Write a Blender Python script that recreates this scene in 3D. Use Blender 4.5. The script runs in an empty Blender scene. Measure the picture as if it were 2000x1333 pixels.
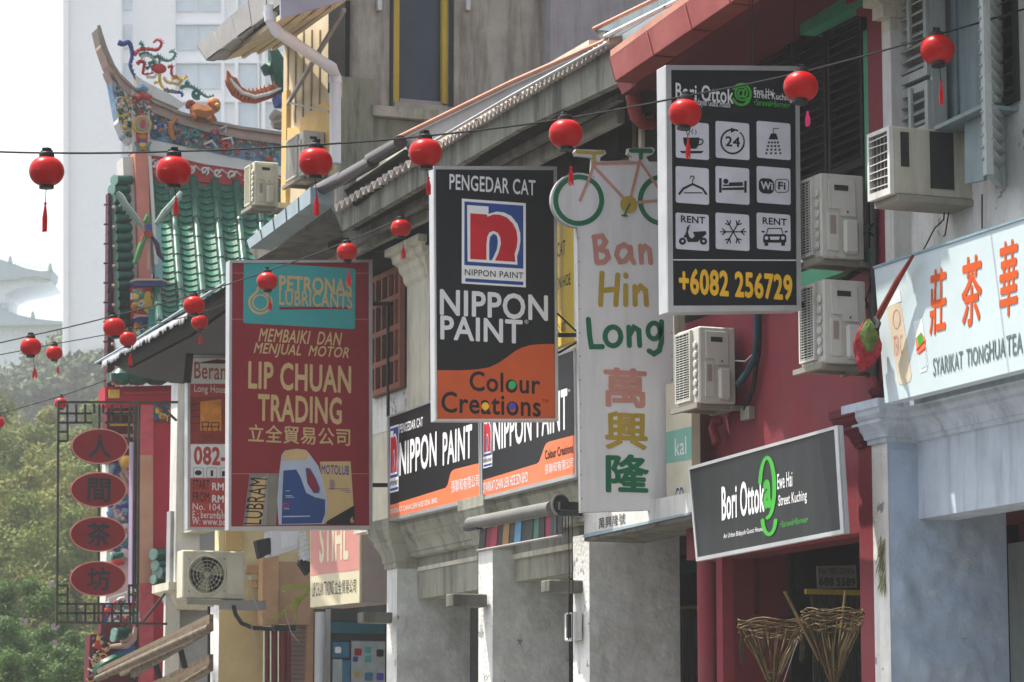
import bpy, bmesh, math, random
from mathutils import Vector, Matrix
R = math.radians
SC = bpy.context.scene
COL = SC.collection
random.seed(7)

# ---------------------------------------------------------------- camera
F = 6000.0                       # focal length in photo pixels (photo 2000 x 1333)
YAW, PITCH = R(21.22), R(8.19)
CAM = Vector((-11.19, 0.0, 1.6))
cd = bpy.data.cameras.new('camera'); cam = bpy.data.objects.new('camera', cd); COL.objects.link(cam)
cam.location = CAM; cam.rotation_euler = (R(90) + PITCH, 0, -YAW)
cd.sensor_width = 36; cd.lens = 36 * F / 2000; cd.clip_start = .5; cd.clip_end = 3000
cd.dof.use_dof = True; cd.dof.focus_distance = 26.0; cd.dof.aperture_fstop = 7.0
SC.camera = cam
# ---------------------------------------------------------------- light
SUN_EL, SUN_AZ = 66.0, -42.0     # azimuth measured from +Y towards +X
w = bpy.data.worlds.new('World'); SC.world = w; w.use_nodes = True
wn = w.node_tree.nodes; wl = w.node_tree.links; wn.clear()
sky = wn.new('ShaderNodeTexSky'); sky.sky_type = 'NISHITA'; sky.sun_disc = False
sky.sun_elevation = R(SUN_EL); sky.sun_rotation = R(SUN_AZ); sky.dust_density = 4.0; sky.air_density = 1.0; sky.ozone_density = 1.0
hsv = wn.new('ShaderNodeHueSaturation'); hsv.inputs['Saturation'].default_value = .42
bg = wn.new('ShaderNodeBackground'); bg.inputs[1].default_value = .15
wo = wn.new('ShaderNodeOutputWorld')
wl.new(sky.outputs[0], hsv.inputs['Color']); wl.new(hsv.outputs[0], bg.inputs[0]); wl.new(bg.outputs[0], wo.inputs[0])
sd = bpy.data.lights.new('sun', 'SUN'); sd.energy = 5.0; sd.angle = R(.6); sd.color = (1, .94, .83)
sun = bpy.data.objects.new('sun', sd); COL.objects.link(sun); sun.location = (-30, 0, 60)
sdir = Vector((math.sin(R(SUN_AZ)) * math.cos(R(SUN_EL)), math.cos(R(SUN_AZ)) * math.cos(R(SUN_EL)), math.sin(R(SUN_EL))))
sun.rotation_euler = sdir.to_track_quat('Z', 'Y').to_euler()
vs = SC.view_settings; vs.view_transform = 'Standard'; vs.look = 'None'; vs.gamma = 1; vs.exposure = 0.95; vs.use_curve_mapping = False
cy = SC.cycles; cy.max_bounces = 6; cy.diffuse_bounces = 3; cy.glossy_bounces = 3; cy.transmission_bounces = 4; cy.volume_bounces = 1
cy.transparent_max_bounces = 8; cy.use_denoising = True; cy.caustics_reflective = False; cy.caustics_refractive = False
cy.sample_clamp_indirect = 6

# ---------------------------------------------------------------- pixel -> place helpers
FH = Vector((math.sin(YAW), math.cos(YAW), 0)); RT = Vector((math.cos(YAW), -math.sin(YAW), 0)); ZU = Vector((0, 0, 1))
FW = FH * math.cos(PITCH) + ZU * math.sin(PITCH); UP = ZU * math.cos(PITCH) - FH * math.sin(PITCH)
def ray(px, py): return FW + RT * ((px - 1000) / F) + UP * ((666.5 - py) / F)
def PX(px, py, X): r = ray(px, py); return CAM + r * ((X - CAM.x) / r.x)
def PY(px, py, Y): r = ray(px, py); return CAM + r * ((Y - CAM.y) / r.y)
def PZ(px, py, Z): r = ray(px, py); return CAM + r * ((Z - CAM.z) / r.z)
def PD(px, py, D): r = ray(px, py); return CAM + r * (D / r.dot(FH))

# ---------------------------------------------------------------- materials
MT = {}
def M(name, col=None, rough=.6, metal=0, var=.12, sc=3.0, dirt=None, damt=.5, dsc=1.2, lo=.45, hi=.75, streak=False, bump=0, bsc=25, bd=.02,
      trans=0, spec=.18, coat=0, peel=None, psc=2.5, plo=.6, pw=.02):
    if name in MT and col is None: return MT[name]
    m = bpy.data.materials.new(name); m.use_nodes = True; MT[name] = m
    n = m.node_tree.nodes; l = m.node_tree.links; b = n['Principled BSDF']; out = n['Material Output']
    b.inputs['Roughness'].default_value = rough; b.inputs['Metallic'].default_value = metal
    b.inputs['Specular IOR Level'].default_value = spec; b.inputs['Coat Weight'].default_value = coat
    g = n.new('ShaderNodeNewGeometry')
    c = col if len(col) == 4 else (*col, 1)
    nz = n.new('ShaderNodeTexNoise'); nz.inputs['Scale'].default_value = sc; nz.inputs['Detail'].default_value = 6; nz.inputs['Roughness'].default_value = .65
    l.new(g.outputs['Position'], nz.inputs['Vector'])
    mr = n.new('ShaderNodeMapRange'); mr.inputs[1].default_value = .3; mr.inputs[2].default_value = .7
    mr.inputs[3].default_value = 1 - var; mr.inputs[4].default_value = 1 + var
    l.new(nz.outputs[0], mr.inputs[0])
    vm = n.new('ShaderNodeVectorMath'); vm.operation = 'SCALE'; vm.inputs[0].default_value = c[:3]; l.new(mr.outputs[0], vm.inputs['Scale'])
    src = vm.outputs[0]
    if dirt:
        mp = n.new('ShaderNodeMapping'); mp.inputs['Scale'].default_value = (1, 1, .12) if streak else (1, 1, 1)
        l.new(g.outputs['Position'], mp.inputs['Vector'])
        n2 = n.new('ShaderNodeTexNoise'); n2.inputs['Scale'].default_value = dsc * (5 if streak else 1); n2.inputs['Detail'].default_value = 8; n2.inputs['Roughness'].default_value = .7
        l.new(mp.outputs[0], n2.inputs['Vector'])
        m2 = n.new('ShaderNodeMapRange'); m2.interpolation_type = 'SMOOTHSTEP'
        m2.inputs[1].default_value = lo; m2.inputs[2].default_value = hi; m2.inputs[3].default_value = 0; m2.inputs[4].default_value = damt
        l.new(n2.outputs[0], m2.inputs[0])
        mx = n.new('ShaderNodeMix'); mx.data_type = 'RGBA'; l.new(m2.outputs[0], mx.inputs[0]); l.new(src, mx.inputs[6]); mx.inputs[7].default_value = (*dirt, 1)
        src = mx.outputs[2]
    if peel:
        n4 = n.new('ShaderNodeTexNoise'); n4.inputs['Scale'].default_value = psc; n4.inputs['Detail'].default_value = 10; n4.inputs['Roughness'].default_value = .68
        l.new(g.outputs['Position'], n4.inputs['Vector'])
        m4 = n.new('ShaderNodeMapRange'); m4.inputs[1].default_value = plo; m4.inputs[2].default_value = plo + pw; l.new(n4.outputs[0], m4.inputs[0])
        x4 = n.new('ShaderNodeMix'); x4.data_type = 'RGBA'; l.new(m4.outputs[0], x4.inputs[0]); l.new(src, x4.inputs[6]); x4.inputs[7].default_value = (*peel, 1); src = x4.outputs[2]
    l.new(src, b.inputs['Base Color'])
    if bump:
        n3 = n.new('ShaderNodeTexNoise'); n3.inputs['Scale'].default_value = bsc; n3.inputs['Detail'].default_value = 5
        l.new(g.outputs['Position'], n3.inputs['Vector'])
        bp = n.new('ShaderNodeBump'); bp.inputs['Strength'].default_value = bump; bp.inputs['Distance'].default_value = bd
        l.new(n3.outputs[0], bp.inputs['Height']); l.new(bp.outputs[0], b.inputs['Normal'])
    if trans:
        t = n.new('ShaderNodeBsdfTranslucent'); l.new(src, t.inputs[0]); ms = n.new('ShaderNodeMixShader'); ms.inputs[0].default_value = trans
        l.new(b.outputs[0], ms.inputs[1]); l.new(t.outputs[0], ms.inputs[2]); l.new(ms.outputs[0], out.inputs[0])
    return m
def S(h, k=1.0):   # sRGB hex to linear
    v = [int(h[i:i + 2], 16) / 255 for i in (0, 2, 4)]
    return tuple(k * (x / 12.92 if x <= .04045 else ((x + .055) / 1.055) ** 2.4) for x in v)

# ---------------------------------------------------------------- objects
ORG = {}
def tag(o, label=None, cat=None, group=None, kind=None):
    if label: o['label'] = label
    if cat: o['category'] = cat
    if group: o['group'] = group
    if kind: o['kind'] = kind
    return o
def thing(name, label, cat, loc=(0, 0, 0), group=None):
    o = bpy.data.objects.new(name, None); COL.objects.link(o); o.location = loc; o.empty_display_size = .1
    ORG[o.name] = Vector(loc); return tag(o, label, cat, group)
def link(name, me, mat, parent=None, kind=None):
    o = bpy.data.objects.new(name, me); COL.objects.link(o)
    if mat and not me.materials: me.materials.append(mat)
    if parent is not None:
        o.parent = parent; ORG[o.name] = ORG[parent.name]
    else: ORG[o.name] = Vector((0, 0, 0))
    if kind: o['kind'] = kind
    return o
def dup(root, loc, rot=None, scale=None):
    r = root.copy(); COL.objects.link(r); r.location = loc; ORG[r.name] = Vector(loc)
    if rot is not None: r.rotation_euler = rot
    if scale is not None: r.scale = scale
    for ch in list(root.children):
        c = ch.copy(); COL.objects.link(c); c.parent = r
        for g in ch.children:
            d = g.copy(); COL.objects.link(d); d.parent = c
    return r

class MB:
    def __init__(s): s.v = []; s.f = []
    def add(s, vs, fs):
        b = len(s.v); s.v += [tuple(x) for x in vs]; s.f += [tuple(i + b for i in f) for f in fs]; return s
    def box(s, x0, x1, y0, y1, z0, z1):
        x0, x1 = sorted((x0, x1)); y0, y1 = sorted((y0, y1)); z0, z1 = sorted((z0, z1))
        return s.add([(x0, y0, z0), (x1, y0, z0), (x1, y1, z0), (x0, y1, z0), (x0, y0, z1), (x1, y0, z1), (x1, y1, z1), (x0, y1, z1)],
                     [(3, 2, 1, 0), (4, 5, 6, 7), (0, 1, 5, 4), (1, 2, 6, 5), (2, 3, 7, 6), (3, 0, 4, 7)])
    def prism(s, pts, vec):
        n = len(pts); vec = Vector(vec); a = [Vector(p) for p in pts]; b = [p + vec for p in a]
        return s.add(a + b, [tuple(range(n))] + [tuple(range(2 * n - 1, n - 1, -1))] + [(i, i + n, (i + 1) % n + n, (i + 1) % n) for i in range(n)])
    def bar(s, a, b, w, h=None, up=(0, 0, 1)):
        a = Vector(a); b = Vector(b); d = (b - a).normalized(); up = Vector(up)
        if abs(d.dot(up)) > .98: up = Vector((1, 0, 0))
        x = d.cross(up).normalized(); y = x.cross(d); h = h or w; x = x * w / 2; y = y * h / 2
        return s.prism([a - x - y, a + x - y, a + x + y, a - x + y], b - a)
    def poly(s, pts): return s.add(pts, [tuple(range(len(pts)))])
    def tube(s, path, r, n=8, closed=False):
        P = [Vector(p) for p in path]; rs = r if isinstance(r, (list, tuple)) else [r] * len(P)
        vs = []; prev = None
        for i, p in enumerate(P):
            t = (P[min(i + 1, len(P) - 1)] - P[max(i - 1, 0)])
            t = t.normalized() if t.length > 1e-9 else Vector((0, 0, 1))
            if prev is None:
                a = Vector((0, 0, 1)) if abs(t.z) < .9 else Vector((1, 0, 0)); x = t.cross(a).normalized()
            else: x = (prev - t * prev.dot(t)).normalized()
            prev = x; y = t.cross(x)
            vs += [p + (x * math.cos(2 * math.pi * k / n) + y * math.sin(2 * math.pi * k / n)) * rs[i] for k in range(n)]
        fs = [(i * n + k, i * n + (k + 1) % n, (i + 1) * n + (k + 1) % n, (i + 1) * n + k) for i in range(len(P) - 1) for k in range(n)]
        fs += [tuple(range(n - 1, -1, -1)), tuple(range((len(P) - 1) * n, len(P) * n))]
        return s.add(vs, fs)
    def lathe(s, c, prof, n=16, ax=None, wob=None):
        c = Vector(c); ax = Vector(ax or (0, 0, 1)).normalized(); a = Vector((1, 0, 0)) if abs(ax.x) < .9 else Vector((0, 1, 0))
        x = ax.cross(a).normalized(); y = ax.cross(x); vs = []
        for r, h in prof: vs += [c + ax * h + (x * math.cos(2 * math.pi * k / n) + y * math.sin(2 * math.pi * k / n)) * max(r, 1e-4) for k in range(n)]
        m = len(prof)
        fs = [(i * n + k, i * n + (k + 1) % n, (i + 1) * n + (k + 1) % n, (i + 1) * n + k) for i in range(m - 1) for k in range(n)]
        fs += [tuple(range(n - 1, -1, -1)), tuple(range((m - 1) * n, m * n))]
        return s.add(vs, fs)
    def ball(s, c, r, n=8, sq=(1, 1, 1)):
        c = Vector(c); k = max(4, n // 2 + 1); vs = []; fs = []
        for i in range(k + 1):
            t = math.pi * i / k; rr = max(math.sin(t), .02)
            vs += [c + Vector((rr * math.cos(2 * math.pi * j / n) * sq[0], rr * math.sin(2 * math.pi * j / n) * sq[1], -math.cos(t) * sq[2])) * r for j in range(n)]
        fs = [(i * n + j, i * n + (j + 1) % n, (i + 1) * n + (j + 1) % n, (i + 1) * n + j) for i in range(k) for j in range(n)]
        return s.add(vs, fs)
    def mould(s, x0, x1, y0, y1, prof):    # mitred moulding round a rectangular footprint; prof = [(out, z)...]
        vs = []
        for o, z in prof: vs += [(x0 - o, y0 - o, z), (x1 + o, y0 - o, z), (x1 + o, y1 + o, z), (x0 - o, y1 + o, z)]
        m = len(prof); fs = [(i * 4 + k, i * 4 + (k + 1) % 4, (i + 1) * 4 + (k + 1) % 4, (i + 1) * 4 + k) for i in range(m - 1) for k in range(4)]
        fs += [(3, 2, 1, 0), (m * 4 - 4, m * 4 - 3, m * 4 - 2, m * 4 - 1)]
        return s.add(vs, fs)
    def build(s, name, mat, parent=None, kind=None, bevel=0, smooth=False, jig=0):
        o = ORG[parent.name] if parent is not None else Vector((0, 0, 0))
        me = bpy.data.meshes.new(name); me.from_pydata([tuple(Vector(p) - o) for p in s.v], [], s.f)
        if smooth or bevel:
            bm = bmesh.new(); bm.from_mesh(me)
            if smooth: bmesh.ops.remove_doubles(bm, verts=bm.verts, dist=1e-5)
            if bevel: bmesh.ops.bevel(bm, geom=list(bm.edges), offset=bevel, segments=1, affect='EDGES', clamp_overlap=True)
            bmesh.ops.recalc_face_normals(bm, faces=bm.faces)
            bm.to_mesh(me); bm.free()
        if smooth:
            me.polygons.foreach_set('use_smooth', [True] * len(me.polygons))
            try: me.set_sharp_from_angle(angle=R(42))
            except Exception: pass
        return link(name, me, mat, parent, kind)

def ht(v, X=0.0, Y=None):
    if isinstance(v, (int, float)): return v
    return (PX(v[0], v[1], X) if Y is None else PY(v[0], v[1], Y)).z
def fb(m, X0, th, pl, pr, zt, zb):          # box whose street face is at X0, seen between columns pl..pr
    my = ((zt[1] if isinstance(zt, tuple) else 600) + (zb[1] if isinstance(zb, tuple) else 1100)) / 2
    return m.box(X0, X0 + th, PX(pl, my, X0).y, PX(pr, my, X0).y, ht(zb, X0), ht(zt, X0))
def cb(m, Y0, th, pl, pr, pt, pb):          # box whose camera-side face is at Y0
    my = (pt + pb) / 2
    return m.box(PY(pl, my, Y0).x, PY(pr, my, Y0).x, Y0, Y0 + th, PY((pl + pr) / 2, pt, Y0).z, PY((pl + pr) / 2, pb, Y0).z)
def Yf(px, py, X): return PX(px, py, X).y

class Sheet:
    """a plane in the street on which flat print, boards and relief are laid out"""
    def __init__(s, P, U, f=None):
        s.P = Vector(P); s.U = Vector(U).normalized(); s.V = ZU.copy(); s.N = s.U.cross(s.V); s.f = f or (lambda x, y: (x, y)); s.m = None
    def conv(s, ox, oy, sc):
        t = Sheet(s.P, s.U, lambda x, y: (ox + x / sc, oy + y / sc)); t.N = s.N; return t
    def uv(s, a, b):
        if s.m: return s.m(a, b)
        px, py = s.f(a, b); r = ray(px, py); p = CAM + r * ((s.P - CAM).dot(s.N) / r.dot(s.N)) - s.P
        return p.dot(s.U), p.dot(s.V)
    def norm(s, bl, tr, rect):              # map rect (x0, y0 top, x1, y1 bottom) of any drawing onto bl..tr
        u0, v0 = s.uv(*bl); u1, v1 = s.uv(*tr); x0, y0, x1, y1 = rect
        t = Sheet(s.P, s.U, s.f); t.N = s.N; t.m = lambda a, b: (u0 + (a - x0) / (x1 - x0) * (u1 - u0), v0 + (y1 - b) / (y1 - y0) * (v1 - v0)); return t
    def W(s, u, v, k=0.0): return s.P + s.U * u + s.V * v + s.N * k
    def pt(s, a, b, k=0.0): u, v = s.uv(a, b); return s.W(u, v, k)
    def poly(s, name, pts, mat, parent, k=1):
        return MB().poly([s.pt(a, b, k * .002) for a, b in pts]).build(name, mat, parent)
    def slab(s, name, pts, mat, parent, th=.03, k=0.0, bevel=0, kind=None):
        return MB().prism([s.pt(a, b, k) for a, b in pts], s.N * -th).build(name, mat, parent, kind, bevel)
    def rect(s, name, bl, tr, mat, parent, k=1, r=0):
        u0, v0 = s.uv(*bl); u1, v1 = s.uv(*tr)
        if not r: P = [(u0, v0), (u1, v0), (u1, v1), (u0, v1)]
        else:
            r = r * (v1 - v0); P = []
            for cx, cy_, a0 in ((u1 - r, v0 + r, -90), (u1 - r, v1 - r, 0), (u0 + r, v1 - r, 90), (u0 + r, v0 + r, 180)):
                P += [(cx + r * math.cos(R(a0 + t)), cy_ + r * math.sin(R(a0 + t))) for t in (0, 22.5, 45, 67.5, 90)]
        return MB().poly([s.W(u, v, k * .002) for u, v in P]).build(name, mat, parent)
    def disc(s, name, c, r, mat, parent, k=1, ry=None):
        ry = ry or r
        return s.poly(name, [(c[0] + r * math.cos(t * math.pi / 12), c[1] + ry * math.sin(t * math.pi / 12)) for t in range(24)], mat, parent, k)
    def text(s, name, body, bl, tr, mat, parent, k=2, bold=0, shear=0, kind=None, th=0):
        u0, v0 = s.uv(*bl); u1, v1 = s.uv(*tr)
        c = bpy.data.curves.new('t', 'FONT'); c.body = body; c.size = 1; c.resolution_u = 3; c.shear = shear; c.space_character = 1.05
        o = bpy.data.objects.new('t', c); me0 = o.to_mesh()
        xs = [v.co.x for v in me0.vertices]; ys = [v.co.y for v in me0.vertices]
        if not xs: o.to_mesh_clear(); return None
        a0, a1, b0, b1 = min(xs), max(xs), min(ys), max(ys); org = ORG[parent.name]
        b = min(bold, .07) * (b1 - b0) if bold else 0
        b = bold * .5
        dirs = [(0, 0)] + ([(b * math.cos(R(t)), b * math.sin(R(t))) for t in range(0, 360, 45)] if bold else [])
        vs = []; fs = []; nv = len(me0.vertices); ku = (u1 - u0) / (a1 - a0 + 2 * b); kv = (v1 - v0) / (b1 - b0 + 2 * b)
        for j, (dx, dy) in enumerate(dirs):      # overprint to thicken the strokes
            vs += [s.W(u0 + (v.co.x - a0 + b + dx) * ku, v0 + (v.co.y - b0 + b + dy) * kv, k * .002 + j * .00008) - org for v in me0.vertices]
            fs += [tuple(q + j * nv for q in p.vertices) for p in me0.polygons]
        o.to_mesh_clear()
        bpy.data.objects.remove(o); bpy.data.curves.remove(c)
        me = bpy.data.meshes.new(name); me.from_pydata([tuple(v) for v in vs], [], fs)
        return link(name, me, mat, parent, kind)
    def stroke(s, name, lines, w, mat, parent, k=2, closed=False, flat=False):
        """ribbons with round ends; w in drawing units"""
        mb = MB()
        for j, L in enumerate(lines):
            a, b = L[0]; wu = abs(s.uv(a + w, b)[0] - s.uv(a, b)[0]); wv = abs(s.uv(a, b + w)[1] - s.uv(a, b)[1])
            P = [(Vector(s.uv(*q))) for q in L]; q = lambda d: Vector((d.x * wu / 2, d.y * wv / 2))
            left = []; right = []
            for i, p in enumerate(P):
                d0 = (P[i] - P[i - 1]).normalized() if i else None; d1 = (P[i + 1] - P[i]).normalized() if i < len(P) - 1 else None
                if closed and len(P) > 2:
                    d0 = (P[i] - P[i - 1]).normalized(); d1 = (P[(i + 1) % len(P)] - P[i]).normalized()
                d = ((d0 or d1) + (d1 or d0)); d = d.normalized() if d.length > .05 else d1
                nn = Vector((-d.y, d.x)); c_ = max(.6, nn.dot(Vector((-(d1 or d0).y, (d1 or d0).x))))
                left.append(p + q(nn) / c_); right.append(p - q(nn) / c_)
            kk = k * .002 + j * .0002
            if closed:
                n = len(P); mb.add([s.W(x, y, kk) for x, y in left + right], [(i, (i + 1) % n, (i + 1) % n + n, i + n) for i in range(n)]); continue
            n = len(P); mb.add([s.W(x, y, kk) for x, y in left + right], [(i, i + 1, i + 1 + n, i + n) for i in range(n - 1)])
            if not flat:
                for e, d in ((0, (P[0] - P[1]).normalized()), (-1, (P[-1] - P[-2]).normalized())):
                    a0 = math.atan2(d.y, d.x); m_ = [s.W(*(P[e] + q(Vector((math.cos(a0 + t), math.sin(a0 + t))))), kk) for t in (-1.571, -1.05, -.52, 0, .52, 1.05, 1.571)]
                    mb.poly(m_)
        return mb.build(name, mat, parent)
def SX(X): return Sheet((X, 0, 0), (0, -1, 0))
def SY(Y): return Sheet((0, Y, 0), (1, 0, 0))
def arc(cx, cy_, rx, ry, a0, a1, n=12): return [(cx + rx * math.cos(R(a0 + (a1 - a0) * i / n)), cy_ + ry * math.sin(R(a0 + (a1 - a0) * i / n))) for i in range(n + 1)]

# ---------------------------------------------------------------- palette
M('white_paint', (.62, .62, .60), .6, dirt=(.30, .29, .25), damt=.6, streak=True)
M('cream_wall', S('c9c5b4'), .8, dirt=(.2, .19, .16), damt=.65, streak=True, bump=.15)
M('stained_plaster', S('9b9b8e'), .85, dirt=(.09, .09, .08), damt=.75, dsc=.9, lo=.42, hi=.72, streak=True, bump=.3)
M('grey_plaster', S('bfc2bf'), .85, var=.16, sc=6, dirt=(.22, .22, .20), damt=.4, dsc=1.3, lo=.45, hi=.72, bump=.7, bsc=16, peel=S('7c7e7a'), psc=4.5, plo=.66)
M('concrete', S('6c6c65'), .9, var=.2, dirt=(.045, .045, .04), damt=.8, dsc=.8, lo=.42, hi=.7, streak=True, bump=.3)
M('pale_concrete', S('8d8e93'), .9, var=.15, dirt=(.10, .10, .10), damt=.7, dsc=.7, streak=True, bump=.2)
M('dark_soffit', (.013, .012, .011), .95, var=.3, spec=.1)  # near-black: the shade under the eaves is put into this colour
M('maroon', S('7a3039'), .7, var=.1, dirt=S('6a4248'), damt=.7, dsc=.8, bump=.15, spec=.2, peel=S('8a5a5e'), psc=2.4, plo=.655)
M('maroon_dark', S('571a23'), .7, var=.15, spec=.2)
M('blue_plaster', S('9dadc2'), .8, var=.06, dirt=S('b9c4cf'), damt=.7, dsc=1.1, bump=.6, bsc=9, bd=.03, peel=S('b3bcc4'), psc=2.2, plo=.6)
M('blue_white', S('b7c2cf'), .75, dirt=S('87929c'), damt=.8, dsc=1.0, streak=True, bump=.3, bsc=9)
M('sun_white', (.70, .70, .68), .7, dirt=(.33, .34, .32), damt=.6, streak=True, bump=.5, peel=S('8f9290'), psc=3.5, plo=.6)  # weathered white; on column faces its paleness also stands in for sunlight
M('alu', (.48, .49, .50), .42, metal=.55, var=.1, dirt=(.2, .2, .2), damt=.3)
M('steel_black', (.018, .02, .022), .5, var=.3)
M('sign_black', S('13171c'), .42, var=.15, sc=1.2, dirt=S('20262b'), damt=.5, dsc=.8, streak=True)
M('sign_orange', S('c4562a'), .45, var=.06)
M('sign_orange_pale', S('e5794f'), .5, var=.06, dirt=S('d9937a'), damt=.4)
M('sign_white', S('e4e5e6'), .5, var=.04)
M('sign_grey', S('d6d8dc'), .5, var=.05)
M('sign_blue', S('24478c'), .45); M('sign_red', S('c01f2c'), .45); M('sign_darkred', S('9c1f2b'), .45)
M('print_black', S('1c1a1d'), .5); M('print_green', S('17b36a'), .5); M('print_yellow', S('f2c12d'), .5); M('can_text', S('6b6a72'), .6); M('print_violet', S('5247a8'), .5)
M('wine', S('84202a'), .4, var=.07, dirt=S('7a2a33'), damt=.3, dsc=.8)
M('teal', S('3a9a9c'), .4, var=.05); M('gold_print', S('c3a878'), .5, var=.08); M('can_grey', S('7e7a70'), .5); M('bottle_blue', S('22447e'), .4); M('bottle_white', S('a9b6c8'), .4)
M('apple_green', S('38a032'), .45); M('phone_yellow', S('e9b62c'), .45)
M('pink_print', S('c98d80'), .55); M('mustard_print', S('b5993a'), .55); M('green_print', S('1f6f4c'), .55)
M('board_white', S('e2e3e5'), .55, var=.03, dirt=S('a3a29f'), damt=.35, dsc=.8, streak=True)
M('lantern_red', (.55, .005, .005), .32, var=.05, trans=.3, coat=.15); M('black_plastic', (.012, .013, .014), .4); M('tassel_red', (.75, .03, .04), .7, trans=.3); M('tassel_pink', (.8, .06, .22), .7)
M('ac_white', S('c3c3bc'), .5, var=.06, dirt=S('7d7566'), damt=.7, streak=True, lo=.5, hi=.75); M('ac_cream', S('c9c5b0'), .5, dirt=S('99937c'), damt=.4, streak=True); M('ac_dark', (.03, .032, .033), .6)
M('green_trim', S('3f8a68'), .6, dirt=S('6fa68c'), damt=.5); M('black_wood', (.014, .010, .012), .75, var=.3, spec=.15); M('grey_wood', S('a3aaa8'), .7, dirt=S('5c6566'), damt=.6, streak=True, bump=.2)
M('slate_wood', S('7c8c90'), .7, dirt=S('4f5c60'), damt=.6, streak=True); M('brown_wood', S('8c5848'), .7, var=.2, dirt=S('5c3c34'), damt=.5)
M('dark_glass', (.02, .025, .03), .12, var=.2); M('hazy_glass', S('9cb6c4'), .2, var=.1)
M('gutter_red', S('7c332f'), .5, var=.08, dirt=S('b26a62'), damt=.4, dsc=1); M('gutter_grey', S('8d8b8a'), .5, dirt=S('6f6c6a'), damt=.5); M('gutter_blue', S('8fa0a8'), .45, dirt=S('6b7478'), damt=.5)
M('corrugated', S('c9c0b8'), .35, metal=.3, var=.15, dirt=S('9c6f58'), damt=.6, dsc=1.5); M('rust_pink', S('c08a76'), .45, metal=.2, dirt=S('7e4b3c'), damt=.6)
M('beige_wall', S('c2b294'), .8, dirt=S('9a8a6c'), damt=.4, streak=True); M('yellow_wall', S('cfae72'), .8, dirt=S('c49c5c'), damt=.3); M('yellow_paint', S('b59f3a'), .7, dirt=S('8a7a34'), damt=.4)
M('peach', S('c09a76'), .8, dirt=S('9c7656'), damt=.4, streak=True); M('pvc', S('d3d6dc'), .4, var=.04, dirt=S('a9a49a'), damt=.3, dsc=2)
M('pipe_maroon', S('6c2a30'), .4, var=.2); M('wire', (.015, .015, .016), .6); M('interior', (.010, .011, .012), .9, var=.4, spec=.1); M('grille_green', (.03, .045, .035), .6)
M('asphalt', (.05, .05, .052), .9, bump=.3); M('pavement', (.28, .27, .25), .85, bump=.2)
M('straw', S('3c3226'), .85, var=.5, sc=14); M('bamboo', S('6c5a3a'), .6, var=.35, sc=10)
# ================================================================ SETTING: ground
tag(MB().box(-290, 480, -50, 690, -.4, 0).build('ground', M('asphalt')), kind='structure')
tag(MB().box(-3.0, 3.2, -8, 47, .004, .14).build('pavement', M('pavement')), kind='structure')

def face(m, X, th, pts): return m.prism([PX(a, b, X) for a, b in pts], (th, 0, 0))
def cface(m, Y, th, pts): return m.prism([PY(a, b, Y) for a, b in pts], (0, th, 0))
ARC = 2.6     # depth of the covered walkway behind the columns

def louvre(parent, X, y0, y1, z0, z1, mat, pitch=.06, fr=.05, th=.05, tilt=.035, frame=True):
    """louvred leaf lying along the street: frame + separate slats"""
    if frame:
        f = MB().box(X, X + th, y0, y0 + fr, z0, z1).box(X, X + th, y1 - fr, y1, z0, z1).box(X + .003, X + th - .003, y0 + fr, y1 - fr, z0, z0 + fr * 1.3).box(X + .003, X + th - .003, y0 + fr, y1 - fr, z1 - fr * 1.3, z1)
        fo = f.build('shutter_frame', mat, parent)
    n = int((z1 - z0 - 2.6 * fr) / pitch); me = None; o0 = ORG[parent.name]
    for i in range(n):
        z = z0 + fr * 1.3 + pitch * (i + .5)
        if me is None:
            m = MB(); m.add([(-tilt + .0, y0 + fr, -.022), (-tilt, y1 - fr, -.022), (-tilt + .008, y1 - fr, -.03), (-tilt + .008, y0 + fr, -.03),
                             (tilt, y0 + fr, .028), (tilt, y1 - fr, .028), (tilt + .008, y1 - fr, .02), (tilt + .008, y0 + fr, .02)],
                            [(0, 1, 5, 4), (3, 7, 6, 2), (0, 4, 7, 3), (1, 2, 6, 5), (0, 3, 2, 1), (4, 5, 6, 7)])
            o = MB.build(m, 'slat', mat, None); me = o.data; o.parent = parent; ORG[o.name] = o0
        else:
            o = link('slat', me, None, parent)
        o.location = Vector((X + th / 2, 0, z)) - o0

# ================================================================ BLUE-WHITE SHOPHOUSE (right edge)
bs = thing('shophouse', 'pale blue shophouse with fluted cornice and grey louvred shutters, at the right edge', 'shophouse', (0, 19, 0))
Yn = Yf(1738, 1100, -.22)                     # near corner of the party-wall column
Xl = PY(1792, 950, Yn).x                      # plane of the lintel
zc0, zc1 = ht((1700, 872), -.22), ht((1700, 792), -.22)
Xe = PY(1968, 1150, Yn).x
MB().box(-.22, Xe, Yn, Yf(1707, 1100, -.22), .14, zc0).build('column', M('blue_plaster'), bs)
MB().box(-.224, -.222, Yn + .004, Yf(1707, 1100, -.22), .14, zc0).build('column_face', M('sun_white'), bs)  # whiter plate on the street side, sunlight put into its colour
yR = 5.0
zl0 = ht((1900, 997), Xl); zl1 = ht((1900, 845), Xl)
MB().box(Xl, Xl + .32, yR, Yn - .002, zl0, zl1 + .5).build('lintel', M('blue_white'), bs)
def cornice_prof(z0, z1, out):
    h = z1 - z0; P = [(0, 0), (.16, .02), (.16, .12), (.26, .14), (.28, .22), (.34, .30), (.46, .38), (.62, .46), (.66, .47), (.66, .56), (.74, .58), (.86, .66), (.92, .76), (1, .80), (1, 1.0)]
    return [(a * out, z0 + b * h) for a, b in P]
MB().mould(-.22, Xe, Yn, Yf(1707, 1100, -.22), cornice_prof(zc0, zc1, .17)).build('capital', M('blue_white'), bs)
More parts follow.
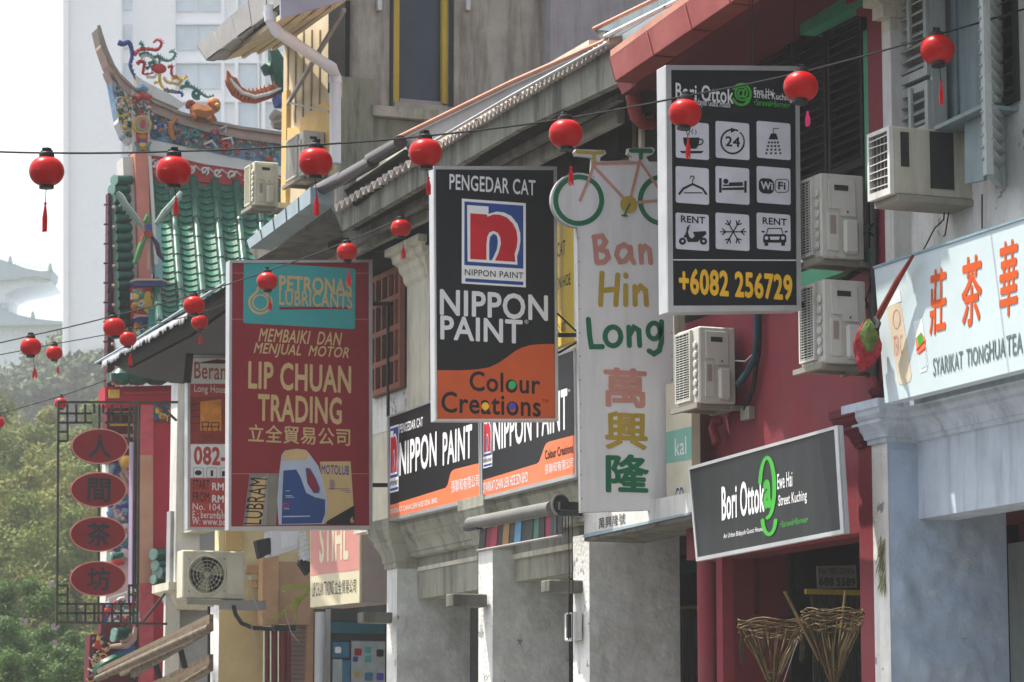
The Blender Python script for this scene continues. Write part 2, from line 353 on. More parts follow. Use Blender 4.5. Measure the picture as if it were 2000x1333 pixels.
MB().mould(Xl, Xl + .5, yR, Yn - .01, cornice_prof(ht((1900, 842), Xl), ht((1900, 762), Xl), .2)).build('cornice', M('blue_white'), bs)
# upper wall with window opening
Xw = 0.05
zs = ht((1830, 262), Xw); ztop = 11.5
yL, yO0, yO1 = Yf(1757, 300, Xw), Yf(1764, 150, Xw), Yf(1992, 150, Xw)
MB().box(Xw, Xw + .3, yR, yL, zl1 + .4, zs).build('wall', M('sun_white'), bs)
MB().box(Xw, Xw + .3, yO0, yL, zs, ztop).box(Xw, Xw + .3, yR, yO1, zs, ztop).build('wall', M('white_paint'), bs)
MB().box(Xw + 1.2, Xw + 1.3, yR, yL + 5, zs - 1, ztop).build('room_wall', M('interior'), bs)
# pilaster between the two shops, half red, half white, flaring to a stepped capital at the top
yp0, yp1, yp2 = Yf(1743, 300, -.1), Yf(1726, 300, -.1), Yf(1697, 300, -.1)
zp0, zp1 = ht((1740, 740), -.1), ht((1740, 58), -.1)
MB().box(-.1, Xw + .3, yp0, yp1, zp0, zp1).build('pilaster', M('white_paint'), bs)
m = MB()
for i in range(6):
    q = .07 * i; m.box(-.1 - q, Xw + .2, yp0 - q * .3, yp1 + q * .25, zp1 + .10 * i, zp1 + .10 * (i + 1) + .0)
m.build('pilaster_capital', M('cream_wall'), bs)
# window leaves
win = MB().box(Xw - .02, Xw + .1, Yf(1827, 200, Xw), Yf(1822, 200, Xw), zs, ztop).build('window', M('grey_wood'), bs)
ya, yb = Yf(1824, 120, Xw), Yf(1764, 120, Xw)
zmid = ht((1790, 172), Xw)
louvre(bs, Xw - .06, ya, yb, zmid + .04, ztop - 1.2, M('grey_wood'), pitch=.085)
louvre(bs, Xw - .06, ya, yb, zs + .02, zmid, M('grey_wood'), pitch=.085)
MB().box(Xw - .085, Xw - .062, (ya + yb) / 2 - .02, (ya + yb) / 2 + .02, zmid + .3, ztop - 1.3).box(Xw - .085, Xw - .062, (ya + yb) / 2 - .02, (ya + yb) / 2 + .02, zs, zmid - .02).build('tilt_rod', M('grey_wood'), bs)
# slate planks / curtains in the opening
for i, (a, b) in enumerate([(1829, 1842), (1843, 1856), (1857, 1868), (1869, 1893), (1894, 1918)]):
    MB().box(Xw + .16 + (i % 2) * .02, Xw + .19 + (i % 2) * .02, Yf(b, 150, Xw + .16), Yf(a, 150, Xw + .16), zs, ztop - 1).build('plank', M('slate_wood'), bs)
# the leaf that stands open (seen edge on with louvre teeth) and the closed dark leaf
hg = PX(1950, 180, Xw - .04); dg = (hg - CAM).dot(FH); og = PD(1924, 180, dg - .52)
zo0, zo1 = ht((1940, 366), Xw - .1), ztop - 1.2
lf = lambda q, z: Vector((hg.x + (og.x - hg.x) * q, hg.y + (og.y - hg.y) * q, z))
for q in (0.05, .95): MB().bar(lf(q - .05, zo0), lf(q - .05, zo1), .055, .055).build('open_shutter_stile', M('grey_wood'), bs)
for z in (zo0 + .05, zo1 - .05, (zo0 + zo1) / 2): MB().bar(lf(.06, z), lf(.9, z), .04, .1).build('open_shutter_rail', M('grey_wood'), bs)
for i in range(int((zo1 - zo0 - .2) / .085)):
    z = zo0 + .14 + .085 * i; w_ = Vector((-(og - hg).y, (og - hg).x, 0)).normalized() * .045; a_, b_ = lf(.04, z), lf(.93, z)
    MB().prism([a_ - w_ + Vector((0, 0, -.03)), a_ + w_ + Vector((0, 0, .03)), a_ + w_ + Vector((0, 0, .04)), a_ - w_ + Vector((0, 0, -.02))], b_ - a_).build('slat', M('grey_wood'), bs)
louvre(bs, Xw - .03, Yf(1992, 150, Xw), Yf(1952, 150, Xw), zs, ztop - 1.2, M('ac_dark'), pitch=.11)
# sill boards
MB().prism([PX(1825, 247, -.25), PX(1918, 203, -.25), PX(1918, 211, -.25), PX(1825, 255, -.25)], (.3, 0, 0)).build('sill', M('slate_wood'), bs)
MB().prism([PX(1884, 236, -.16), PX(1921, 213, -.16), PX(1921, 352, -.16), PX(1884, 360, -.16)], (.03, 0, 0)).build('side_board', M('slate_wood'), bs)
# ground floor behind the column
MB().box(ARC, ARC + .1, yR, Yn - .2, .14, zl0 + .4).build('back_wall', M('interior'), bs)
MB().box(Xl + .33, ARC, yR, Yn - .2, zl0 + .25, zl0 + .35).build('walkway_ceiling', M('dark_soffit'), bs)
for i in range(9):
    p = PX(1972 + i * 5, 1120, ARC - .05)
    MB().box(ARC - .05, ARC - .02, p.y - .02, p.y + .02, .2, zl0 + .1).build('gate_bar', M('slate_wood'), bs)
from mathutils import noise as NZ
def lumpy(name, x0, x1, Y, z0, z1, amp, mat, par, fr=2.2, seed=0, nx=26, nz=70):
    m = MB(); vs = []
    for j in range(nz + 1):
        for i in range(nx + 1):
            x = x0 + (x1 - x0) * i / nx; z = z0 + (z1 - z0) * j / nz; e = min(i, nx - i) / 3; e = min(1, e)
            d = abs(NZ.noise(Vector((x * fr + seed, z * fr, 0)))) * 1.2 + .35 * NZ.noise(Vector((x * fr * 4, z * fr * 4, seed))) + .15 * NZ.noise(Vector((x * 22, z * 22, seed)))
            vs.append((x, Y - .003 - max(0, d) * amp * e, z))
    m.add(vs, [(j * (nx + 1) + i, j * (nx + 1) + i + 1, (j + 1) * (nx + 1) + i + 1, (j + 1) * (nx + 1) + i) for j in range(nz) for i in range(nx)])
    return m.build(name, M(mat), par, smooth=True)
lumpy('blistered_plaster', -.215, Xe - .005, Yn, .16, zc0 - .05, .07, 'blue_plaster', bs, 2.6)
# ferns growing from the column edge
m = MB()
for i in range(90):
    t = random.random(); p = PX(1722 + random.uniform(-4, 9), 1045 + 95 * t, -.225); d = Vector((-random.uniform(.0, .04), random.uniform(-.02, .04), -random.uniform(.05, .16)))
    m.poly([p, p + d * .5 + Vector((0, .006, 0)), p + d, p + d * .5 - Vector((0, .006, 0))])
tag(m.build('wall_weed', M('dry_weed', S('7d7a52'), .8, var=.4)), 'dry weeds sprouting from the edge of the pale blue column', 'weed')

# ================================================================ MAROON SHOPHOUSE
rs = thing('shophouse', 'maroon painted shophouse with black louvred shutters above a dark arcade', 'shophouse', (0, 22, 0))
yA, yB = Yf(1699, 600, 0), Yf(1338, 700, 0)
zr0 = ht((1680, 1040), 0); zr1 = ht((1600, 545), 0)
MB().box(0, .3, yA, yB, zr0, zr1).build('wall', M('maroon'), rs)
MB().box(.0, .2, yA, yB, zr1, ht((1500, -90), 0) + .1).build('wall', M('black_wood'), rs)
MB().box(-.098, Xw + .3, yp1 + .001, yp2, zp0, zp1 + .1).build('pilaster', M('maroon'), rs)
m = MB()
for i in range(6):
    q = .07 * i; m.box(-.098 - q, Xw + .2, yp1 + q * .25 + .002, yp2 + q * .6, zp1 + .10 * i + .1, zp1 + .10 * (i + 1) + .1)
m.build('pilaster_capital', M('maroon'), rs)
MB().box(-.22, Xe, Yf(1707, 1100, -.22) + .002, Yf(1679, 1100, -.22), .14, zc0).build('column', M('maroon'), rs)
MB().mould(-.218, Xe, Yf(1707, 1100, -.22) + .14, Yf(1681, 1100, -.22), cornice_prof(zc0 - .001, zc1 - .02, .17)).build('capital', M('maroon_dark'), rs)
# green trim, black louvred shutters
m = MB(); fb(m, -.06, .06, 1688, 1697, (1690, 60), (1690, 400)); fb(m, -.2, .24, 1562, 1700, (1640, 0), (1640, 30)); m.build('green_trim', M('green_trim'), rs)
m = MB(); fb(m, -.1, .1, 1440, 1700, (1600, 520), (1600, 548)); m.build('green_sill', M('green_trim'), rs)
for a, b in ((1620, 1688), (1548, 1617), (1476, 1545), (1404, 1473)):
    louvre(rs, -.07, Yf(b, 200, -.05), Yf(a, 200, -.05), ht((1620, 350), -.05), ht((1620, 32), -.05), M('black_wood'), pitch=.075)
# arcade inside
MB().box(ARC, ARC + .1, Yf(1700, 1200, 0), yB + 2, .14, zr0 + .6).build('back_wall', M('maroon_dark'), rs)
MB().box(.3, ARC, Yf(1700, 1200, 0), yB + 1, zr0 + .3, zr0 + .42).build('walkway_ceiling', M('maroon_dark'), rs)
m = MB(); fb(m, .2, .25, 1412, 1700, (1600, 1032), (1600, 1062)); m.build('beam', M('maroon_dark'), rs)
m = MB(); cb(m, 25.3, .1, 1404, 1546, 1050, 1420); m.build('inner_wall', M('maroon'), rs)
m = MB(); cb(m, 25.25, .04, 1476, 1484, 1090, 1200); m.build('pilaster_edge', M('maroon_dark'), rs)
pc = PX(1381, 1200, -.12); MB().lathe((pc.x, pc.y, .14), [(.085, 0), (.085, zr0 - .2)], 14).build('drain_pipe', M('maroon'), rs, smooth=True)
m = MB(); m.box(-.1, 0, Yf(1411, 1200, -.1), Yf(1399, 1200, -.1), .14, zr0 + .1); m.build('door_post', M('maroon'), rs)
m = MB()
for k in range(24):
    p = PY(1590 + k * 5.0, 1250, 24.6); m.box(p.x - .008, p.x + .008, 24.6, 24.62, .14, ht((1600, 1160), Y=24.6))
m.build('gate_bars', M('grille_green'), rs, kind='stuff')
m = MB(); cb(m, 24.7, .05, 1560, 1700, 1085, 1155); m.build('fanlight', M('interior'), rs)
m = MB(); cb(m, 24.58, .04, 1575, 1700, 1152, 1162); m.build('gate_rail', M('yellow_paint'), rs)
m = MB(); cb(m, 24.9, .05, 1545, 1700, 1060, 1400); m.build('door_recess', M('interior'), rs)
# ================================================================ GREY SHOPHOUSE behind the cycle-shop sign
gs = thing('shophouse', 'weathered grey shophouse with a broad bare column behind the bicycle sign', 'shophouse', (0, 26, 0))
Yg = Yf(1152, 1150, -.2)
Xg1 = PY(1328, 1180, Yg).x
zg0 = ht((1140, 1045), -.2)
MB().box(-.2, Xg1, Yg, Yg + .4, .14, zg0).build('column', M('grey_plaster'), gs)
lumpy('rough_plaster', -.195, Xg1 - .005, Yg, .16, zg0 - .03, .02, 'grey_plaster', gs, 3.0, 5)
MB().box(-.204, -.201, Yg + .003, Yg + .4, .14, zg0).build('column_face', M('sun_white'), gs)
MB().box(0, .3, Yf(1338, 700, 0) + .23, Yf(1152, 700, 0), zg0, ht((1250, 250), 0)).build('wall', M('cream_wall'), gs)
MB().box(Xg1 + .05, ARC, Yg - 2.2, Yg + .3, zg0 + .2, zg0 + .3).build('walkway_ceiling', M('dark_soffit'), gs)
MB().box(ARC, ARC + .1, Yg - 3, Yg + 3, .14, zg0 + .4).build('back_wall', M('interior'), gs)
# dark upper storey with posts under the eave
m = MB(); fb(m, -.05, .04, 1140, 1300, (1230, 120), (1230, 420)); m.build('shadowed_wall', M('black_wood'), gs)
for a, w_ in ((1198, 5), (1250, 6), (1148, 10), (1170, 4)):
    m = MB(); fb(m, -.09, .035, a - w_ / 2, a + w_ / 2, (a, 200), (a, 420)); m.build('post', M('cream_wall'), gs)
m = MB(); fb(m, -.075, .02, 1204, 1240, (1230, 235), (1230, 420)); fb(m, -.075, .02, 1150, 1190, (1170, 215), (1170, 420)); m.build('boarding', M('olive_wall', S('6a6448'), .8), gs)
m = MB(); cb(m, Yg + .6, .05, 1320, 1375, 1085, 1400); m.build('door_recess', M('interior'), gs)
m = MB(); cb(m, Yg + .55, .03, 1320, 1372, 1092, 1120); m.build('door_header', M('teal_shade', S('2a4f4c'), .7), gs)
m = MB(); cb(m, Yg + .55, .03, 1320, 1372, 1184, 1190); m.build('gate_rail', M('yellow_paint'), gs)
m = MB()
for k in range(7): p = PY(1330 + k * 6, 1250, Yg + .52); m.box(p.x - .01, p.x + .01, Yg + .52, Yg + .54, .14, ht((1345, 1190), Y=Yg + .5))
m.build('gate_bars', M('grille_green'), gs, kind='stuff')
# canopy slab with a white fascia sign
m = MB(); face(m, -.36, .6, [(1141, 1046), (1350, 1000), (1350, 1014), (1141, 1058)]); m.build('canopy', M('concrete'), gs)

# ================================================================ PAINT SHOP (two bays)
ps = thing('shophouse', 'plaster shophouse with stained cornices below the two horizontal black and orange signs', 'shophouse', (0, 29, 0))
zb1 = ht((790, 1060), -.15)
def column(pl, pc, pr, name='column', X=-.15, mat='grey_plaster', wid=.42, zt=None, par=None):
    y = Yf(pc, 1200, X); x1 = PY(pr, 1200, y).x; yf = Yf(pl, 1200, X); par = par or ps; zt = zt or zb1
    MB().box(X, x1, y, yf, .14, zt).build(name, M(mat), par)
    MB().box(X - .004, X - .001, y + .003, yf - .003, .14, zt).build(name + '_face', M('sun_white'), par)  # street side paler than the column: the sun on it is painted
    lumpy('rough_plaster', X + .005, x1 - .005, y, .16, zt - .03, .014, mat, par, 3.0, pl)
    return y, x1, yf
ca = column(756, 776, 918); cbb = column(935, 963, 1111, zt=zb1 + .1)
yW0, yW1 = Yf(1128, 1100, 0), Yf(756, 1100, 0)
for (a, b), (zt, zbm) in (((815, 935), ((870, 1048), (815, 1171))), ((989, 1130), ((1060, 1000), (1060, 1128)))):
    m = MB(); fb(m, .08, .3, a, b, zt, zbm); m.build('lintel', M('stained_plaster'), ps)
m = MB(); fb(m, .06, .05, 815, 932, (870, 1098), (870, 1106)); fb(m, .05, .05, 989, 1128, (1060, 1072), (1060, 1082)); m.build('lintel_band', M('cream_wall'), ps)
zk0, zk1 = ht((940, 1062), 0), ht((940, 985), 0)
MB().mould(.0, .4, Yg + .4, yW1 - .05, cornice_prof(zk0, zk1, .2)).build('cornice', M('stained_plaster'), ps)
for c_ in (ca, cbb):
    MB().mould(-.15, c_[1], c_[0], c_[2], cornice_prof(zk0 - .12, zk1 + .01, .17)).build('capital', M('stained_plaster'), ps)
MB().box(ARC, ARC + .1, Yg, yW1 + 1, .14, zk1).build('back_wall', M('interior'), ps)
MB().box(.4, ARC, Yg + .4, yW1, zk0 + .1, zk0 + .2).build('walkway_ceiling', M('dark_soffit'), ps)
zpt = ht((900, 330), 0)
MB().box(0, .3, Yf(1152, 600, 0), yW1 + 1.2, zk1, zpt + .6).build('wall', M('cream_wall'), ps)
# pilaster with curved capital, next to the brown casement
py0, py1 = Yf(838, 620, -.12), Yf(795, 620, -.12)
zt_ = ht((800, 560), -.12)
m = MB().box(-.12, .1, py0, py1, zk1, zt_)
m.mould(-.12, .1, py0, py1, [(0, zt_), (.03, zt_ + .05), (.04, zt_ + .12), (.07, zt_ + .17), (.08, zt_ + .23), (.13, zt_ + .27), (.14, zt_ + .34), (.2, zt_ + .36), (.2, zt_ + .44)])
m.build('pilaster', M('cream_wall'), ps)
m = MB(); fb(m, -.03, .05, 800, 838, (830, 420), (830, 700)); m.build('green_shutter', M('dull_green', S('41554e'), .7), ps)
wy0, wy1 = Yf(789, 640, -.04), Yf(727, 640, -.04); wz0, wz1 = ht((757, 767), -.04), ht((757, 532), -.04)
wn_ = MB().box(-.03, .02, wy0, wy1, wz0, wz1).build('window', M('dark_glass'), ps)
m = MB(); t = .06
m.box(-.09, -.02, wy0, wy0 + t, wz0, wz1).box(-.09, -.02, wy1 - t, wy1, wz0, wz1).box(-.088, -.02, wy0 + t, wy1 - t, wz0, wz0 + t).box(-.088, -.02, wy0 + t, wy1 - t, wz1 - t, wz1)
m.build('frame', M('brown_wood'), wn_)
for i in range(1, 5):
    y = wy0 + (wy1 - wy0) * i / 5; MB().box(-.08, -.03, y - .022, y + .022, wz0 + t, wz1 - t).build('glazing_bar', M('brown_wood'), wn_)
for i in range(1, 4):
    z = wz0 + (wz1 - wz0) * i / 4; MB().box(-.085, -.03, wy0 + t, wy1 - t, z - .03, z + .03).build('glazing_bar', M('brown_wood'), wn_)
m = MB(); fb(m, -.01, .02, 722, 800, (760, 772), (760, 840)); m.build('white_panel', M('sun_white'), ps)
# bracing stubs of concrete poking out from the columns
for (x0, x1, yt, yb_) , lb in (((885, 952, 1160, 1185), 'short concrete stub projecting from the middle column of the paint shop'), ((1073, 1145, 1133, 1157), 'short dark timber stub projecting beside the bare grey column'), ((710, 767, 1196, 1217), 'short concrete stub projecting left of the paint shop')):
    Y = Yf((x0 + x1) / 2 + 30, 1170, -.2); m = MB(); cb(m, Y, .22, x0, x1, yt, yb_)
    tag(m.build('bracket', M('concrete'), bevel=.01), lb, 'bracket')

# ---------------- eaves of the paint shop: fascia, soffit, corrugated sheets
XE = -.95
eav = thing('eave', 'long sloping eave of corrugated sheets over stained concrete fascia, above the paint shop', 'eave', (XE, 28, 7))
M('fascia_mix', S('82837a'), .9, var=.2, dirt=(.06, .06, .05), damt=.85, dsc=1.0, lo=.4, hi=.66, streak=True, bump=.3)
def strip(name, X, th, top, bot, mat, par):
    return face(MB(), X, th, top + bot[::-1]).build(name, M(mat), par)
strip('fascia', -.86, .08, [(655, 418), (1000, 206), (1192, 96)], [(668, 452), (1010, 255), (1206, 163)], 'fascia_mix', eav)
strip('lower_fascia', -.62, .07, [(668, 448), (1010, 250), (1206, 158)], [(676, 492), (835, 392), (1030, 290), (1206, 196)], 'concrete', eav)
strip('rafter_board', -.40, .07, [(678, 478), (1206, 200)], [(680, 505), (1206, 240)], 'stained_plaster', eav)
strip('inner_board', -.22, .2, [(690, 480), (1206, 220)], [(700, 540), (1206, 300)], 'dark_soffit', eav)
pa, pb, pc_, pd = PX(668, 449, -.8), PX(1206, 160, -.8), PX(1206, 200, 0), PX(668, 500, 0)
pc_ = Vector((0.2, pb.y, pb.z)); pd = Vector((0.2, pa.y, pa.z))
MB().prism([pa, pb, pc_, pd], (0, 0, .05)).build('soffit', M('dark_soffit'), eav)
# corrugated sheets, one after another, teeth towards the street
P0, P1 = PX(652, 410, XE), PX(1187, 88, XE); nsh = 14
for i in range(nsh):
    a = P0.lerp(P1, i / nsh); b = P0.lerp(P1, (i + 1.03) / nsh); m = MB(); nc = 3 if i < 6 else 5; d = b - a; sl = Vector((.55, 0, .16)); vs = []; k = nc * 6
    for j in range(k + 1):
        h = math.cos(j / 6 * 2 * math.pi) * (.042 if i < 6 else .032); p = a + d * (j / k) + Vector((0, 0, h + .006 * (i % 2)))
        vs += [p, p + sl, p + Vector((0, 0, .018)), p + sl + Vector((0, 0, .018))]
    m.add(vs, [(4 * j, 4 * j + 4, 4 * j + 5, 4 * j + 1) for j in range(k)] + [(4 * j + 2, 4 * j + 3, 4 * j + 7, 4 * j + 6) for j in range(k)] + [(4 * j, 4 * j + 2, 4 * j + 6, 4 * j + 4) for j in range(k)])
    m.build('corrugated_sheet', M('corrugated'), eav)
# upper flashing band between two metal rails
strip('flashing', -.9, .03, [(785, 268), (1000, 160), (1180, 82)], [(800, 303), (1000, 186), (1183, 88)], 'gutter_grey', eav)
MB().tube([PX(775, 270, -.93), PX(1000, 160, -.93), PX(1182, 80, -.93)], .022, 6).build('edge_rail', M('rust_pink'), eav, smooth=True)
MB().tube([PX(800, 304, -.96), PX(1000, 187, -.96), PX(1187, 84, -.96)], .016, 6).build('edge_rail', M('alu'), eav, smooth=True)
for (a, b) in (((622, 372), (672, 346)), ((668, 350), (729, 315)), ((724, 312), (782, 278))):
    MB().tube([PX(*a, -1.0), PX(*b, -1.0)], .075, 12).build('ridge_cap', M('dark_metal', S('5a5350'), .25, metal=.8), eav, smooth=True)
strip('side_panel', -.9, .05, [(672, 372), (790, 292)], [(690, 402), (800, 320)], 'dark_soffit', eav)
# blue-grey end gutter
g = face(MB(), -1.15, .28, [(482, 470), (606, 366), (606, 398), (487, 486)]).build('gutter', M('gutter_blue')); tag(g, 'pale blue box gutter below the dark ridge caps', 'gutter')
for k in (1, 2, 3, 4):
    q = k / 5; a = (482 + 124 * q, 470 - 104 * q); b = (487 + 119 * q, 486 - 88 * q)
    face(MB(), -1.157, .005, [(a[0], a[1]), (a[0] + 1.5, a[1] - 1), (b[0] + 1.5, b[1] - 1), b]).build('joint', M('steel_black'), g)
m = MB(); cb(m, Yf(606, 380, -1.15) - .0, .04, 607, 640, 374, 396); m.build('gutter_end', M('gutter_blue2', S('7d9aa8'), .5), g)
face(MB(), -.8, .8, [(487, 486), (640, 398), (655, 420), (500, 508)]).build('under_eave', M('concrete'), g)

# ================================================================ roof and gutter of the maroon shop
rg = thing('roof_gutter', 'dull red box gutter along the eave of the maroon shop, with a round downpipe', 'gutter', (-1.1, 24, 7.5))
n = 5; T = [(1189, 115), (1560, -154)]; B = [(1201, 160), (1575, -95)]
for i in range(n):
    l = lambda L, q: (L[0][0] + (L[1][0] - L[0][0]) * q, L[0][1] + (L[1][1] - L[0][1]) * q)
    q0, q1 = (i + .02) / n, (i + .98) / n
    face(MB(), -1.1, .2, [l(T, q0), l(T, q1), l(B, q1), l(B, q0)]).build('gutter_panel', M('gutter_red'), rg, bevel=.006)
face(MB(), -1.08, .16, [l(T, 0.0), l(T, 1), l(B, 1), l(B, 0.0)]).build('gutter_joint', M('maroon_dark'), rg)
face(MB(), -.9, .12, [(1201, 155), (1575, -98), (1575, -60), (1215, 185)]).build('gutter_underside', M('maroon_dark'), rg)
pz = PX(1240, 175, -.75)
MB().tube([PX(1236, 150, -.75), PX(1238, 208, -.75), PX(1243, 228, -.72), PX(1256, 240, -.6), PX(1275, 240, -.5)], .062, 14).build('downpipe', M('gutter_red'), rg, smooth=True)
MB().lathe(PX(1237, 195, -.75), [(.068, 0), (.068, .03)], 14).build('pipe_collar', M('gutter_red'), rg)
rf = thing('roof', 'blue-grey sheet metal roof edge with bright seams above the red gutter', 'roof', (-.8, 24, 8))
face(MB(), -.82, .05, [(1183, 86), (1330, 0), (1500, -110), (1500, -125), (1189, 112), (1192, 100)][:3] + [(1560, -150), (1192, 112)]).build('roof_sheet', M('gutter_blue'), rf)
face(MB(), -.70, .05, [(1162, 60), (1280, 2), (1420, -75), (1500, -110), (1330, 0), (1183, 84)]).build('roof_sheet', M('slate_wood'), rf)
MB().tube([PX(1160, 57, -.9), PX(1282, -2, -.9), PX(1420, -68, -.9)], .02, 6).build('seam', M('rust_pink'), rf)
MB().tube([PX(1181, 72, -.92), PX(1330, -2, -.92), PX(1500, -100, -.92)], .02, 6).build('seam', M('sun_white'), rf)
face(MB(), -.9, .1, [(1160, 58), (1180, 60), (1187, 76), (1176, 82)]).build('end_cap', M('concrete'), rf)
MB().prism([PX(1205, 165, -.85), PX(1700, -170, -.85), Vector((.1, PX(1700, -170, -.85).y, PX(1700, -170, -.85).z - .1)), Vector((.1, PX(1205, 165, -.85).y, PX(1205, 165, -.85).z - .1))], (0, 0, .08)).build('soffit', M('maroon_dark'), rf)

# ================================================================ tall stained building rising behind the eaves
tb = thing('building', 'tall stained concrete building with a yellow framed window, above the paint shop eave', 'building', (0, 33, 0))
Yt = Yf(675, 200, 0)
def cquad(name, Y, th, pl, pr, pt, pb, mat, par, **k):
    m = MB(); cb(m, Y, th, pl, pr, pt, pb); return m.build(name, M(mat), par, **k)
wl_, wr_, wb_ = 770, 876, 203
M('tall_concrete', S('94948b'), .9, var=.2, dirt=(.07, .07, .062), damt=.8, dsc=.8, lo=.42, hi=.7, streak=True, bump=.3)
cquad('wall', Yt, .3, 675, wl_, -420, 430, 'tall_concrete', tb)
cquad('wall', Yt, .3, wr_, 1077, -420, 430, 'tall_concrete', tb)
cquad('wall', Yt, .3, wl_, wr_, wb_, 430, 'tall_concrete', tb)
cquad('side_wall', Yt - .25, .3, 1075, 1420, -420, 300, 'pale_concrete', tb)
w_ = cquad('window', Yt + .14, .05, wl_, wr_, -420, wb_, 'slate_glass', tb) if 'slate_glass' in MT else None
M('slate_glass', S('35424e'), .15, var=.1)
w_ = w_ or cquad('window', Yt + .14, .05, wl_, wr_, -420, wb_, 'slate_glass', tb)
for a, b, c_, d in ((770, 781, -420, 203), (865, 877, -420, 203)): cquad('frame', Yt + .04, .08, a, b, c_, d, 'yellow_paint', w_)
cquad('frame', Yt + .06, .05, 781, 865, 196, 203, 'gutter_grey', w_)
cquad('reveal', Yt - .02, .1, 763, 769.5, -420, 208, 'steel_black', tb); cquad('reveal', Yt - .02, .1, 877.5, 887, -420, 208, 'steel_black', tb)
cquad('sill', Yt - .14, .16, 728, 900, 212, 232, 'stained_plaster', tb)
cquad('pier', Yt - .08, .1, 668, 729, 152, 345, 'greenish_plaster', tb) if 'greenish_plaster' in MT else None
M('greenish_plaster', S('7b8072'), .85, dirt=S('3c3e38'), damt=.8, dsc=2, streak=True)
cquad('pier', Yt - .08, .1, 668, 729, 152, 345, 'greenish_plaster', tb)
cquad('lower_band', Yt - .03, .05, 729, 860, 236, 330, 'greenish_plaster', tb)
for x_ in (738, 911): cquad('hook', Yt - .08, .08, x_, x_ + 8, 0, 20, 'alu', tb)
yc = Yt
ty1 = Yf(552, 300, 0)
MB().box(0, .3, Yt + .3, ty1, ht((640, 420), 0) - 1.5, ht((560, 60), 0) + .5).build('street_wall', M('beige_wall'), tb)
m = MB(); fb(m, -.03, .06, 641, 674, (660, 12), (660, 168)); m.build('dark_opening', M('interior'), tb)
for a in (560, 575, 590, 606, 622): m = MB(); fb(m, -.02, .02, a, a + 1.2, (a, 60), (a, 240)); m.build('panel_joint', M('joint_beige', S('a8977a'), .8) if 'joint_beige' not in MT else M('joint_beige'), tb)
face(MB(), -.04, .04, [(587, 233), (630, 200), (645, 215), (645, 330), (560, 330), (560, 250), (587, 250)]).build('yellow_panel', M('yellow_wall'), tb)
m = MB(); fb(m, -.05, .05, 549, 558, (553, 180), (553, 500)); m.build('yellow_edge', M('yellow_wall'), tb)
m = MB(); cb(m, Yf(560, 450, -.05), .1, 540, 680, 400, 520); m.build('lower_wall', M('cream_wall'), tb)
m = MB(); cb(m, Yf(560, 450, -.05) - .05, .05, 560, 650, 440, 515); m.build('lower_panel', M('yellow_wall'), tb)
cquad('small_column', Yf(560, 450, -.05) - .2, .2, 652, 676, 440, 520, 'cream_wall', tb)
# big eave with box gutter at the top left
er = thing('roof_gutter', 'grey brown jointed box gutter on the deep eave above the white downpipe', 'gutter', (-1.5, 37, 12))
T = [(384, 90), (552, -58)]; B = [(403, 119), (552, 8)]
Yc = PX(552, 20, -1.55).y
for i in range(5):
    q0, q1 = i / 5 + .006, (i + 1) / 5 - .006; l = lambda L, q: (L[0][0] + (L[1][0] - L[0][0]) * q, L[0][1] + (L[1][1] - L[0][1]) * q)
    face(MB(), -1.55, .05, [l(T, q0), l(T, q1), l(B, q1), l(B, q0)]).build('gutter_panel', M('gutter_grey'), er)
    lo_ = [l([(403, 119), (552, 8)], q0), l([(403, 119), (552, 8)], q1), l([(437, 119), (552, 33)], q1), l([(437, 119), (552, 33)], q0)]
    P_ = [PX(*lo_[0], -1.55), PX(*lo_[1], -1.55), PX(*lo_[2], -1.3), PX(*lo_[3], -1.3)]; MB().prism(P_, (0, 0, .02)).build('gutter_base', M('gutter_grey'), er)
face(MB(), -1.49, .1, [T[0], T[1], B[1], B[0]]).build('gutter_joint', M('steel_black'), er)
Pn = PY(552, 35, Yc); Pf = PX(437, 119, -1.3); Pg = PX(556, 88, .02); Ph = PY(676, 2, Yc)
MB().prism([Pf, Pn, Ph, Pg], (0, 0, .06)).build('soffit', M('beige_wall'), er)
for q in (.3, .55, .8): MB().bar(Pf.lerp(Pg, q) - Vector((0, 0, .02)), Pn.lerp(Ph, q) - Vector((0, 0, .02)), .05, .03).build('soffit_batten', M('beige_wall'), er)
m = MB(); cface(m, Yc - .05, .05, [(548, -14), (676, -52), (676, 0), (549, 37)]); m.build('verge_board', M('gutter_lilac', S('8f93a3'), .5), er)
# white downpipe
dp = thing('downpipe', 'white plastic downpipe cranking down beside the tall stained building', 'downpipe', PX(655, 320, -.2))
Yd = Yf(655, 250, -.25)
Dq = (PX(552, 20, -1.4) - CAM).dot(FH) - .1
def dpp(x, y, dy=0): return PY(x, y, Yd + dy)
MB().tube([PD(527, 12, Dq), PD(530, 42, Dq), PD(541, 62, Dq), dpp(648, 134, -.2), dpp(655, 148), dpp(655, 320)], .068, 14).build('pipe', M('pvc'), dp, smooth=True)
for a, b in (((529, 40), (530, 48)),): MB().tube([PD(528, 22, Dq), PD(530, 42, Dq)], .078, 14).build('collar', M('pvc'), dp, smooth=True)
MB().tube([dpp(655, 150), dpp(655, 162)], .076, 14).build('collar', M('pvc'), dp, smooth=True); MB().tube([dpp(640, 129, -.1), dpp(648, 134, -.2)], .076, 14).build('collar', M('pvc'), dp, smooth=True)
# steel stay below the eave
st = thing('stay', 'grey steel stay propping the deep eave in front of the beige wall', 'strut', PX(560, 200, -.1))
MB().bar(PX(562, 203, -.06), PX(672, 20, -.7), .045).build('diagonal', M('gutter_grey'), st)
MB().bar(PX(562, 200, -.08), PX(642, 219, -.2), .02).build('tie', M('gutter_grey'), st)

